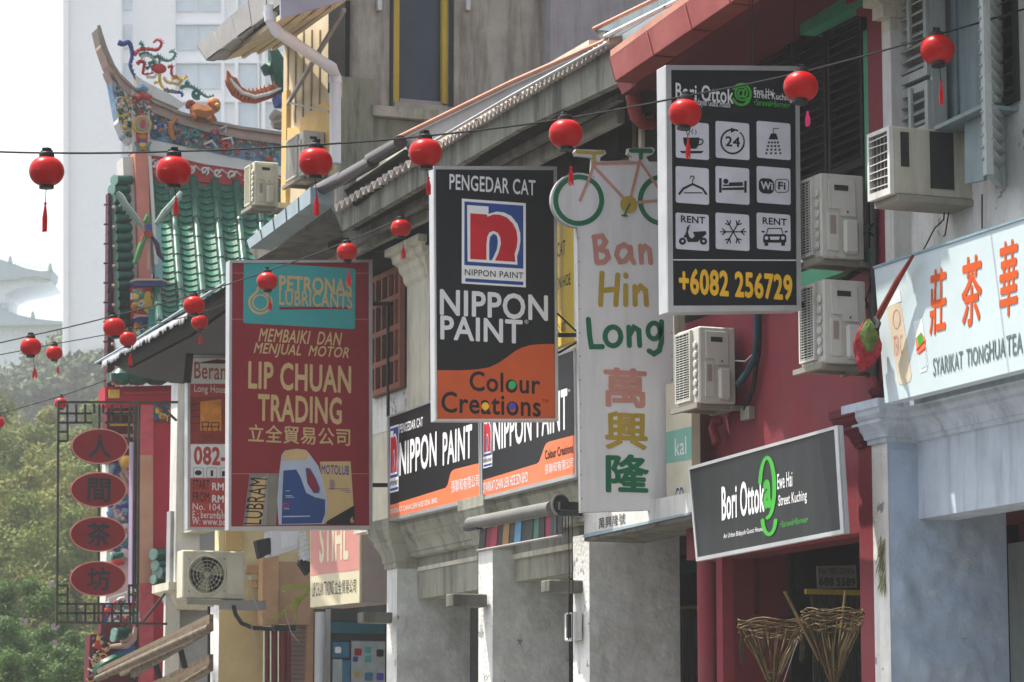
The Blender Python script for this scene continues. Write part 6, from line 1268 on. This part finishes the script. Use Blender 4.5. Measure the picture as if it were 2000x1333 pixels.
# below the dark eave: bulging green tiles, beams, columns, walls
for x_, r_ in ((232, .16), (262, .2), (300, .2)): MB().lathe(z.pt(x_, 738, .15), [(r_ * .5, -.12), (r_, -.06), (r_ * 1.05, .03), (r_ * .6, .1)], 14).build('bulging_tile', M('glaze'), tp, smooth=True)
z.slab('tile_bed', [(214, 728), (330, 722), (330, 742), (216, 745)], M('glaze_pan'), tp, th=.3, k=.05)
z.slab('beam', [(206, 756), (350, 752), (350, 790), (206, 792)], M('t_wall_red'), tp, th=.4, k=-.02); z.slab('beam_lip', [(240, 766), (350, 764), (350, 769), (240, 771)], M('t_red'), tp, th=.1, k=.03); z.slab('gilt_block', [(212, 762), (232, 762), (232, 778), (212, 778)], M('t_gold'), tp, th=.1, k=.04)
z.slab('column', [(272, 792), (297, 792), (297, 1420), (270, 1420)], M('t_beige'), tp, th=.4, k=.06); z.slab('column_band', [(271.5, 792), (297.5, 792), (297.5, 890), (271.5, 890)], M('t_pinkred', S('b8525a'), .7, var=.2, sc=8), tp, th=.42, k=.063); z.slab('column_band', [(271, 1140), (297.5, 1140), (297.5, 1420), (270, 1420)], M('t_pinkred'), tp, th=.42, k=.063)
z.slab('wall', [(297, 792), (352, 792), (352, 1420), (297, 1420)], M('t_wall_red'), tp, th=.3, k=-.02); z.slab('corner_panel', [(298, 792), (345, 792), (345, 822), (298, 822)], M('t_teal'), tp, th=.1, k=.02); relief(tp, z, [(305, 795), (345, 795), (345, 818), (305, 818)], 24, ['t_orange', 't_navy', 't_gold'], (.03, .05), .05, 21)
z.slab('dark_strip', [(266, 792), (271, 792), (269, 1300), (264, 1300)], M('maroon_dark'), tp, th=.2, k=.02); z.slab('lilac_strip', [(258, 860), (264, 860), (262, 1180), (256, 1180)], M('t_lilac', S('8f7f9a'), .6), tp, th=.2, k=.03)
# side gable between the ovals
z2 = SY(TY + 1.6)
z2.slab('gable_wall', [(212, 900), (268, 880), (268, 1180), (206, 1180)], M('t_white'), tp, th=.4, k=0); z2.slab('gable_panel', [(240, 905), (262, 960), (262, 1010), (236, 940)], M('t_navy'), tp, th=.1, k=.05)
tubes('gable_trim', 't_pink', [[(228, 895), (245, 930), (262, 955)], [(232, 925), (250, 965), (262, 975)]], .05, sh=z2); tubes('gable_trim', 't_red', [[(205, 1105), (232, 1098), (240, 1100)]], .06, sh=z2)
relief(tp, z2, [(214, 905), (262, 890), (262, 1090), (212, 1090)], 150, ['t_white', 't_teal', 't_navy', 't_pink', 't_blue'], (.04, .08), .08, 31)
z2.slab('upper_frame', [(206, 792), (266, 792), (266, 905), (206, 905)], M('maroon_dark'), tp, th=.3, k=.1)
for i in range(4): z2.slab('gilt_rail', [(212, 806 + 22 * i), (262, 806 + 22 * i), (262, 812 + 22 * i), (212, 812 + 22 * i)], M('t_gold' if i % 2 else 't_pink'), tp, th=.1, k=.14)
MB().ball(z2.pt(240, 905, .2), .1, 10).build('gilt_finial', M('t_gold'), tp, smooth=True)
# lower green tile ends
for x_, y_, L, r_ in ((290, 1086, 48, .075), (293, 1108, 44, .07), (298, 1122, 42, .085), (290, 1135, 40, .06), (214, 1238, 34, .06), (212, 1248, 30, .055), (205, 1092, 28, .05)):
    a, b = z.pt(x_, y_, .3), z.pt(x_ + L, y_ - 7, .1); MB().tube([a, b], r_, 12).build('stub_tile', M('glaze'), tp, smooth=True); MB().lathe(a, [(r_ * 1.12, -.01), (r_ * 1.12, .02)], 12, ax=(-1, -.5, 0)).build('tile_disc', M('t_teal_pale'), tp)
z.slab('tile_bed', [(295, 1078), (345, 1062), (345, 1152), (300, 1150)], M('glaze_pan'), tp, th=.3, k=.04)
z.slab('white_rail', [(205, 1170), (258, 1152), (259, 1157), (206, 1176)], M('t_white'), tp, th=.06, k=.2)
z.slab('lower_wall', [(176, 1240), (270, 1230), (270, 1420), (170, 1420)], M('maroon_dark'), tp, th=.3, k=.0); z.slab('blue_panel', [(205, 1285), (262, 1255), (262, 1285), (205, 1310)], M('t_blue2', S('3a5c9a'), .6, var=.1), tp, th=.1, k=.05)
tubes('curved_trim', 't_pink', [[(262, 1226), (258, 1248), (245, 1262), (210, 1264)], [(250, 1230), (246, 1248), (232, 1254)]], .05, sh=z, k=.1)
tubes('green_crest', 'glaze', [[(238, 1285), (215, 1290), (195, 1300), (182, 1312), (178, 1330)], [(235, 1300), (222, 1310), (205, 1314)]], .08, sh=z, k=.25)
relief(tp, z, [(180, 1240), (208, 1240), (205, 1330), (172, 1330)], 60, ['brass', 't_red', 't_eggplant', 't_gold'], (.03, .05), .1, 41); relief(tp, z, [(204, 1180), (264, 1180), (264, 1215), (204, 1215)], 50, ['t_red', 't_teal', 't_white', 't_navy'], (.04, .07), .1, 42)
z2.slab('left_return', [(200, 1180), (262, 1180), (262, 1245), (196, 1245)], M('maroon_dark'), tp, th=.2, k=0)
def scrolls(nm, mat, Ls, r, par, k=0):
    rnd = random.Random(len(Ls) * 7 + int(Ls[0][0][0])); m = MB()
    for L in Ls:
        P_ = []
        for i in range(len(L) - 1):
            p0, p1, p2, p3 = L[max(i - 1, 0)], L[i], L[i + 1], L[min(i + 2, len(L) - 1)]
            for j in range(5):
                t_ = j / 5; P_.append(tuple(.5 * (2 * p1[c] + (p2[c] - p0[c]) * t_ + (2 * p0[c] - 5 * p1[c] + 4 * p2[c] - p3[c]) * t_ ** 2 + (3 * p1[c] - p0[c] - 3 * p2[c] + p3[c]) * t_ ** 3) for c in (0, 1)))
        P_.append(L[-1]); n = len(P_); m.tube([zr.pt(a, b, k) for a, b in P_], [r * (1.15 - .75 * i / n) for i in range(n)], 7)
        for i in range(1, n - 1, 1):     # shard scales and barbs along the spine
            a, b = P_[i], P_[i + 1 if i + 1 < n else i]; dx_, dy_ = b[0] - a[0], b[1] - a[1]; q = math.hypot(dx_, dy_) or 1; s_ = 1 if i % 2 else -1; h = rnd.uniform(2.5, 5)
            m.tube([zr.pt(*a, k + .02), zr.pt(a[0] - dy_ / q * h * s_ - dx_ / q * 2, a[1] + dx_ / q * h * s_ - dy_ / q * 2, k + .05)], [r * .5, .004], 4)
    return m.build(nm, M(mat), par, smooth=False)
# ---------------- statues standing on the ridge: things of their own
st = thing('dragon_scrollwork', 'openwork dragon scrolls in blue, red, green and yellow on the left of the temple ridge', 'ornament', zr.pt(300, 190)); tb_ = lambda mt, Ls, r, nm='scroll': scrolls(nm, mt, Ls, r * .62, st)
tb_('t_navy', [[(231, 83), (240, 86), (250, 83), (256, 92), (258, 110), (254, 128), (262, 148), (268, 158)]], .07, 'tail'); tb_('t_red', [[(262, 108), (272, 98), (290, 96), (306, 98), (314, 90), (314, 82), (306, 79), (299, 84)], [(268, 125), (275, 120), (282, 124), (280, 135), (280, 145), (300, 143)], [(296, 132), (306, 135), (318, 138), (322, 130)]], .05)
tb_('t_teal', [[(272, 108), (285, 104), (300, 112), (310, 110), (320, 118), (334, 118), (342, 108), (338, 101), (330, 103)], [(272, 84), (278, 88), (277, 97)], [(290, 125), (300, 122), (304, 130), (312, 120), (308, 112)], [(286, 135), (295, 128)]], .045)
tb_('t_gold', [[(312, 145), (312, 160), (318, 172), (332, 180), (345, 178)], [(300, 163), (312, 160)], [(335, 155), (345, 152), (352, 158), (348, 166), (338, 163), (330, 163), (322, 158), (320, 150)], [(352, 158), (362, 152), (366, 148)]], .04)
tb_('t_red', [[(328, 132), (336, 130), (334, 140), (336, 148), (348, 150)]], .035); tb_('t_navy', [[(320, 176), (340, 180), (354, 182), (355, 190)]], .05); tb_('t_teal', [[(352, 172), (365, 168), (378, 172), (392, 182), (404, 190), (418, 187)], spiral(384, 184, 9, 1), [(362, 160), (370, 165)]], .05)
tb_('t_white', [[(266, 155), (278, 162), (290, 170), (300, 178)], [(284, 150), (300, 152), (306, 144)], [(275, 112), (288, 108), (302, 118), (304, 128)]], .05); MB().ball(zr.pt(310, 134, 0), .11, 10, (1.2, .6, .8)).build('dragon_head', M('t_red'), st, smooth=True)
ln = thing('lion_statue', 'small orange lion statue walking along the temple ridge', 'statue', zr.pt(395, 236))
bm_ = [(368, 222), (378, 220), (392, 224), (404, 222), (410, 214)]; tubes('body', 't_orange', [bm_], .13, par=ln, k=.15)
tubes('leg', 't_orange', [[(374, 222), (371, 232), (374, 238)]], .06, par=ln, k=.2); tubes('leg', 't_orange', [[(380, 224), (384, 236), (390, 239)]], .055, par=ln, k=.1); tubes('leg', 't_orange', [[(403, 224), (402, 238), (408, 242)]], .06, par=ln, k=.2); tubes('leg', 't_orange', [[(408, 222), (414, 236), (419, 240)]], .05, par=ln, k=.1)
MB().ball(zr.pt(412, 210, .15), .12, 12, (1, .9, 1.1)).build('head', M('t_orange'), ln, smooth=True); tubes('mane', 't_brownred', [spiral(409, 212, 8, 1.5, .7)], .05, par=ln, k=.2) if 't_brownred' in MT else None
M('t_brownred', S('8c4232'), .7, var=.2); tubes('mane', 't_brownred', [[(402, 206), (404, 214), (406, 222)], [(380, 216), (395, 218), (404, 214)]], .05, par=ln, k=.2); tubes('tail', 't_brownred', [spiral(370, 208, 7, 2, .9)], .05, par=ln, k=.1); tubes('ear', 't_brownred', [[(409, 204), (411, 199)], [(416, 205), (420, 200)]], .025, par=ln, k=.2)
MB().ball(zr.pt(415, 213, .28), .04, 8).build('muzzle', M('t_gold'), ln, smooth=True)
dr = thing('dragon_statue', 'bristling red dragon tail and green body at the right of the temple ridge', 'statue', zr.pt(540, 250))
tubes('tail', 't_brownred', [[(444, 152), (452, 160), (462, 178), (478, 188), (498, 190), (515, 184), (532, 178), (548, 168)]], .11, par=dr, k=0); tubes('belly_line', 't_white', [[(446, 156), (456, 170), (470, 184), (495, 192), (520, 186), (548, 174)]], .035, par=dr, k=.09)
m = MB()
for i in range(34):
    q = i / 33; L = [(443, 148), (448, 152), (458, 170), (476, 184), (498, 184), (518, 178), (545, 166)]; e = q * 6; a = L[int(min(e, 5.99))]; b = L[min(int(e) + 1, 6)]; x_ = a[0] + (b[0] - a[0]) * (e - int(e) if e < 6 else 1); y_ = a[1] + (b[1] - a[1]) * (e - int(e) if e < 6 else 1)
    s_ = -1 if i % 2 else 1; m.tube([zr.pt(x_, y_ + 3, .06), zr.pt(x_ - 4, y_ + 3 + s_ * 12, .1)], [.045, .006], 4)
m.build('bristles', M('t_orange'), dr, kind='stuff'); tubes('body', 'glaze', [[(532, 95), (540, 120), (544, 145), (550, 170), (552, 200)], [(515, 126), (522, 134), (538, 136)]], .14, par=dr, k=0); tubes('body', 't_navy', [[(536, 190), (544, 200), (556, 205)]], .14, par=dr, k=.05); tubes('rock', 't_stone', [[(528, 235), (538, 228), (550, 230)], [(530, 245), (545, 242), (556, 246)]], .12, par=dr, k=.05)
bd = thing('crane_statue', 'painted bird statue with raised wings above the green tiles', 'statue', zv.pt(285, 520, .5)); zb_ = SY(TY + .3); tq = lambda nm, mt, Ls, r: tubes(nm, mt, Ls, r, sh=zb_, par=bd, k=.2)
M('bird_grey', S('7f9088'), .6, var=.2)
tq('wing', 'bird_grey', [[(272, 448), (256, 428), (240, 408), (228, 388), (222, 380)]], .055); tq('wing', 'bird_grey', [[(298, 442), (315, 420), (332, 402), (342, 390), (347, 380)]], .055)
for i in range(7): tq('feather', 'bird_grey', [[(270 - i * 6, 446 - i * 8), (268 - i * 7, 456 - i * 8)]], .02); tq('feather', 'bird_grey', [[(300 + i * 6, 440 - i * 8), (305 + i * 6, 450 - i * 8)]], .02)
tq('neck', 't_greenbird', [[(283, 424), (281, 436), (284, 448)]], .06) if 't_greenbird' in MT else None
M('t_greenbird', S('4a7a4c'), .6, var=.2); tq('neck', 't_greenbird', [[(283, 424), (281, 436), (284, 448)]], .06); tq('body', 't_navy', [[(283, 444), (284, 456)]], .11); tq('body', 't_brownred', [[(282, 455), (286, 468)]], .12)
tq('tail', 't_greenbird', [[(278, 466), (268, 485), (262, 505), (256, 520)]], .05); tq('tail', 't_eggplant', [[(290, 466), (300, 482), (304, 500), (312, 512)]], .04); tq('leg', 't_stone', [[(284, 470), (285, 495)], [(285, 495), (284, 530)]], .035); tq('tail', 't_brownred', [[(277, 462), (268, 478)]], .05)
# ================================================================ FAR BUILDINGS
class Far(Sheet): pass
def farsheet(px, D, turn=0): return Sheet(PD(px, 900, D), RT * math.cos(turn) + FH * math.sin(turn))
M('tower_haze_white', S('f2f3f4'), .8, var=.03, dirt=S('d8dce2'), damt=.3, dsc=.05); M('tower_haze_glass', S('c6d3dc'), .2, var=.15, sc=.3)  # walls and windows paled, distance haze put into their colours
DT = 250; ft = farsheet(300, DT); tw = thing('hotel_tower', 'tall pale hotel tower fading in the haze behind the temple', 'tower', ft.pt(300, 1500))
for n_, a, b, k in (('wall', 122, 236, 0), ('wall', 236, 336, -1.5), ('wall', 336, 600, -2.0)): ft.slab(n_, [(a, -520), (b, -520), (b, 1540), (a, 1540)], M('tower_haze_white'), tw, th=16, k=k)
ft.slab('edge_strip', [(126, -520), (135, -520), (135, 1540), (126, 1540)], M('tower_haze_white'), tw, th=.4, k=.5)
rows_ = [(-60 + 76 * i, -12 + 76 * i) for i in range(9)]
for (y0, y1) in rows_:
    for x0_, x1_ in ((238, 254), (340, 382), (385, 427), (463, 498), (515, 560)):
        kk = -1.5 if x0_ < 300 else -2.0
        wn_ = ft.slab('window', [(x0_, y0 + 24), (x1_, y0 + 24), (x1_, y1 + 24), (x0_, y1 + 24)], M('tower_haze_glass'), tw, th=.1, k=kk + .12)
    ft.slab('spandrel', [(336, y0 + 18), (600, y0 + 18), (600, y0 + 23), (336, y0 + 23)], M('tower_haze_white'), tw, th=.5, k=-1.6)
for x_ in (336, 428, 455, 500, 508): ft.slab('pier', [(x_, -520), (x_ + (3 if x_ in (336, 500) else 7), -520), (x_ + (3 if x_ in (336, 500) else 7), 1540), (x_, 1540)], M('tower_haze_white'), tw, th=.6, k=-1.55)
# pagoda-roofed hall at the far left
DP = 372; fp = farsheet(40, DP); pg = thing('pagoda', 'hazy pagoda with upturned eaves at the left edge', 'pagoda', fp.pt(0, 1500)); M('pagoda_haze_roof', S('8c9fa9'), .6, var=.1); M('pagoda_haze_wall', S('c6cfd6'), .8)  # roof and wall lightened to carry the haze in their colour
def proof(pts, nm='roof', th=5, k=0): fp.slab(nm, pts, M('pagoda_haze_roof'), pg, th=th, k=k)
proof([(-160, 470), (-60, 490), (0, 506), (22, 514), (50, 524), (80, 530), (103, 528), (102, 538), (98, 546), (70, 540), (0, 548), (-160, 552)])
fp.slab('eave_soffit', [(-160, 552), (0, 547), (70, 540), (98, 547), (60, 556), (28, 562), (8, 572), (4, 590), (-160, 590)], M('pagoda_haze_wall'), pg, th=10, k=-1)
fp.slab('wall', [(-160, 560), (6, 560), (6, 620), (-160, 620)], M('pagoda_haze_wall'), pg, th=9, k=-1.5)
proof([(-160, 585), (0, 596), (16, 608), (40, 616), (66, 622), (100, 626), (126, 628), (126, 633), (-160, 640)])
fp.slab('wall', [(-160, 632), (205, 628), (215, 640), (215, 1540), (-160, 1540)], M('pagoda_haze_wall'), pg, th=12, k=-2)
for i in range(12): x_ = 30 + i * 6; y_ = 516 + i * 1.0; fp.slab('eave_figure', [(x_, y_), (x_ + 1.6, y_ - 5), (x_ + 2.4, y_ + 2)], M('pagoda_haze_roof'), pg, th=.3, k=.2)
for x_, y_ in ((20, 506), (98, 520), (12, 598), (64, 614)): fp.slab('eave_figure', [(x_ - 4, y_ + 8), (x_ - 2, y_ - 3), (x_ + 2, y_ - 6), (x_ + 5, y_ + 8)], M('pagoda_haze_roof'), pg, th=.5, k=.3)

# ================================================================ HILL AND TREES
M('leaf_far', (.08, .115, .055), .7, var=.35, sc=.4); M('leaf_mid', (.12, .155, .032), .7, var=.35, sc=1.2, trans=.25); M('leaf_mid2', (.18, .19, .045), .7, var=.35, sc=1.0, trans=.3); M('leaf_near', (.075, .14, .035), .6, var=.4, sc=3, trans=.3); M('bark', (.09, .07, .05), .9, var=.3); M('blossom', (.34, .26, .27), .7); M('hill_ground', (.05, .07, .035), .9, var=.3, sc=.3)
hs = [(-2600, 1120), (-1400, 1040), (-400, 1000), (-150, 960), (0, 935), (60, 895), (120, 862), (200, 805), (300, 770), (450, 760), (700, 800)]
gx = []; rowsD = [190, 215, 245, 280, 320]
for j, D in enumerate(rowsD):
    for (x_, y_) in hs:
        p = PD(x_, y_, 320); h = p.z * [0, .35, .7, .93, 1][j]; q = PD(x_, 900, D); gx.append((q.x, q.y, max(h, .01) if j else -.2))
nh = len(hs); fs = [(j * nh + i, j * nh + i + 1, (j + 1) * nh + i + 1, (j + 1) * nh + i) for j in range(4) for i in range(nh - 1)]
for (x_, y_) in hs: q = PD(x_, 900, 420); gx.append((q.x, q.y, -.2))
fs += [(4 * nh + i, 4 * nh + i + 1, 5 * nh + i + 1, 5 * nh + i) for i in range(nh - 1)]
tag(MB().add(gx, fs).build('hill', M('hill_ground'), smooth=True), kind='structure')
def crown_mesh(nm, rx, rz, nclump, nleaf, ls, mat, seed, droop=0, core=.55):
    rnd = random.Random(seed); vs = []; fs = []; cl = []
    for i in range(nclump):
        a = rnd.random() * 6.283; u = rnd.uniform(-1, 1); rr = rnd.uniform(core, 1.0) * math.sqrt(1 - u * u * .7)
        cl.append((Vector((rx * rr * math.cos(a), rx * rr * math.sin(a), rz * u * .95)), rnd.uniform(.22, .42) * rx * (1 - .25 * abs(u))))
    for c, r in cl:
        for k in range(nleaf // nclump):
            d = Vector((rnd.gauss(0, 1), rnd.gauss(0, 1), rnd.gauss(0, 1))).normalized(); p = c + d * r * (rnd.random() ** .35); p.z -= droop * (1 - abs(d.z)) * rnd.random()
            s = ls * rnd.uniform(.6, 1.3); t_ = Vector((rnd.gauss(0, 1), rnd.gauss(0, 1), rnd.gauss(0, .7) - droop)).normalized(); b_ = t_.cross(d)
            b_ = b_.normalized() if b_.length > .01 else Vector((1, 0, 0)); i0 = len(vs)
            vs += [p, p + t_ * s * .5 + b_ * s * .28, p + t_ * s, p + t_ * s * .5 - b_ * s * .28]; fs.append((i0, i0 + 1, i0 + 2, i0 + 3))
    me = bpy.data.meshes.new(nm); me.from_pydata([tuple(v) for v in vs], [], fs); me.materials.append(M(mat)); return me
def tree(nm, label, base, H, crown, cz, grp, scl=(1, 1, 1), rot=0, lean=0):
    t = thing(nm, label, 'tree', base, grp); b = Vector(base); m = MB(); top = b + Vector((lean, 0, H * .8)); r = H * .022
    m.tube([b - Vector((0, 0, .5)), b.lerp(top, .5) + Vector((.02 * H, 0, 0)), top], [r * 1.5, r, r * .4], 7)
    for k in range(6): a = k * 1.05 + rot; s_ = b.lerp(top, .45 + .08 * k); m.tube([s_, s_ + Vector((math.cos(a), math.sin(a), .6)) * H * .1, s_ + Vector((math.cos(a), math.sin(a), .9)) * H * .22], [r * .5, r * .3, r * .1], 5)
    m.build('trunk', M('bark'), t, smooth=True); o = link('crown', crown, None, t); o.location = (lean * .8, 0, cz); o.scale = scl; o.rotation_euler = (0, 0, rot); return t
cf = [crown_mesh('crown', 1, .8, 16, 2600, .16, 'leaf_far', s) for s in (1, 2, 3)]
rnd = random.Random(11); n = 0; Hs = [(x, y) for x, y in hs]
wd_spots = []
for D in (318, 296, 272, 248, 226, 205):
    for x_ in list(range(-20, 230, 27)) + ([-60, -110, -170, -240, -330] if D in (318, 272, 226) else []):
        xx = x_ + rnd.uniform(-9, 9); 
        for i in range(nh - 1):
            if hs[i][0] <= xx < hs[i + 1][0]: y_ = hs[i][1] + (hs[i + 1][1] - hs[i][1]) * (xx - hs[i][0]) / (hs[i + 1][0] - hs[i][0])
        hz = PD(xx, y_, 320).z; j = next(k for k in range(4) if rowsD[k] <= D <= rowsD[k + 1]); q = (D - rowsD[j]) / (rowsD[j + 1] - rowsD[j]); fz = [0, .35, .7, .93, 1]
        g0 = hz * (fz[j] + (fz[j + 1] - fz[j]) * q) - .5; p = PD(xx, 900, D); wd_spots.append((p.x, p.y, g0, rnd.uniform(3.2, 4.8)))
for i, (x_, y_, z_, s_) in enumerate(wd_spots):
    if i and i % 1 == 0: pass
    tree('hill_tree', 'hazy green tree on the ' + ('crest' if i < 25 else 'middle slope' if i < 50 else 'foot') + ' of the far wooded hill behind the temple', (x_, y_, z_), 5, cf[i % 3], 4.6, 'trees on the far hill', (s_, s_, s_ * rnd.uniform(.8, 1.2)), rnd.random() * 6)
# middle distance: feathery tall trees
cm = [crown_mesh('crown', 1, 1.25, 30, 13000, .075, 'leaf_mid', 21, droop=.05, core=.3), crown_mesh('crown', 1, 1.25, 30, 13000, .075, 'leaf_mid2', 22, droop=.06, core=.3)]
mid = [(40, 905, 110, 0, 4.0, 'feathery light green tree above the left edge, left of the lattice sign'), (150, 960, 104, 1, 3.3, 'light green tree seen through the upper part of the lattice sign'), (5, 1010, 98, 1, 3.3, 'yellow green tree low at the left edge beyond the flowering bush'),
       (95, 1070, 92, 0, 3.1, 'mid green tree just left of the lowest ovals'), (185, 1100, 96, 0, 3.0, 'mid green tree behind the lower half of the lattice sign'), (70, 890, 125, 1, 4.0, 'tallest hazy tree left of the lattice sign'), (180, 880, 122, 0, 3.6, 'hazy tree behind the topmost oval'), (130, 1190, 90, 1, 2.7, 'rounded tree at the foot of the lattice sign'), (20, 1170, 92, 0, 2.8, 'dark tree behind the flowering bush'), (-60, 960, 110, 0, 4.5, 'light green tree cut by the left edge')]
mid += [(60, 1010, 100, 0, 3.0, 'shadowy green tree in the gap between two lighter trees, left of the second oval'), (160, 1020, 99, 1, 2.9, 'light tree behind the second oval'), (-10, 1080, 94, 0, 3.0, 'green tree at the left edge just above the flowering bush'), (110, 950, 108, 0, 3.2, 'mid green tree left of the topmost oval'), (215, 1010, 100, 0, 3.2, 'tree crown touching the temple wall behind the lattice')]
for x_, y_, D, c_, s_, lb in mid:
    s_ *= .68; p = PD(x_, y_ + 75, D); tree('tree', lb, (p.x, p.y, 0), p.z, cm[c_], p.z, 'feathery trees left of the temple', (s_, s_, s_), rnd.random() * 6)
# near flowering bushes
cn = crown_mesh('crown', 1, .8, 26, 17000, .06, 'leaf_near', 33, core=.35)
for x_, y_, D, s_, lb in ((30, 1230, 66, 1.25, 'leafy bush with pale pink blossoms in the bottom left corner'), (120, 1310, 62, 1.0, 'lower leafy bush at the bottom edge under the lattice sign'), (-30, 1310, 60, 1.3, 'leafy bush cut by the bottom left corner of the frame'), (80, 1370, 58, 1.2, 'leafy bush at the very bottom, left of the awnings')):
    p = PD(x_, y_, D); t = tree('flowering_bush', lb, (p.x, p.y, 0), p.z, cn, p.z, 'flowering bushes at the bottom left', (s_, s_, s_), rnd.random() * 6)
    m = MB()
    for i in range(13 if y_ < 1320 else 5):
        a = rnd.random() * 6.28; u = rnd.uniform(-.1, .95); c = Vector((math.cos(a) * math.sqrt(1 - u * u) * s_, math.sin(a) * math.sqrt(1 - u * u) * s_, u * .8 * s_)) * 1.12 + p
        if y_ > 1300 and i > 8: continue
        for j in range(5): d = Vector((rnd.uniform(-1, 1), rnd.uniform(-1, 1), rnd.uniform(-1, 1))) * .06; m.poly([c + d, c + d + Vector((.05, 0, .02)), c + d + Vector((.03, 0, .07)), c + d + Vector((-.02, .02, .05))])
    m.build('blossoms', M('blossom'), t, kind='stuff')

# ================================================================ HAZE
hz = MB().box(-330, 520, -60, 720, -1.5, 128).build('haze', None); hm = bpy.data.materials.new('haze'); hm.use_nodes = True; hn = hm.node_tree.nodes; hn.clear()
ho = hn.new('ShaderNodeOutputMaterial'); hv = hn.new('ShaderNodeVolumePrincipled'); hv.inputs['Density'].default_value = .0006; hv.inputs['Color'].default_value = (.93, .96, 1, 1); hv.inputs['Anisotropy'].default_value = .1
hm.node_tree.links.new(hv.outputs[0], ho.inputs['Volume']); hz.data.materials.append(hm); hz['kind'] = 'stuff'
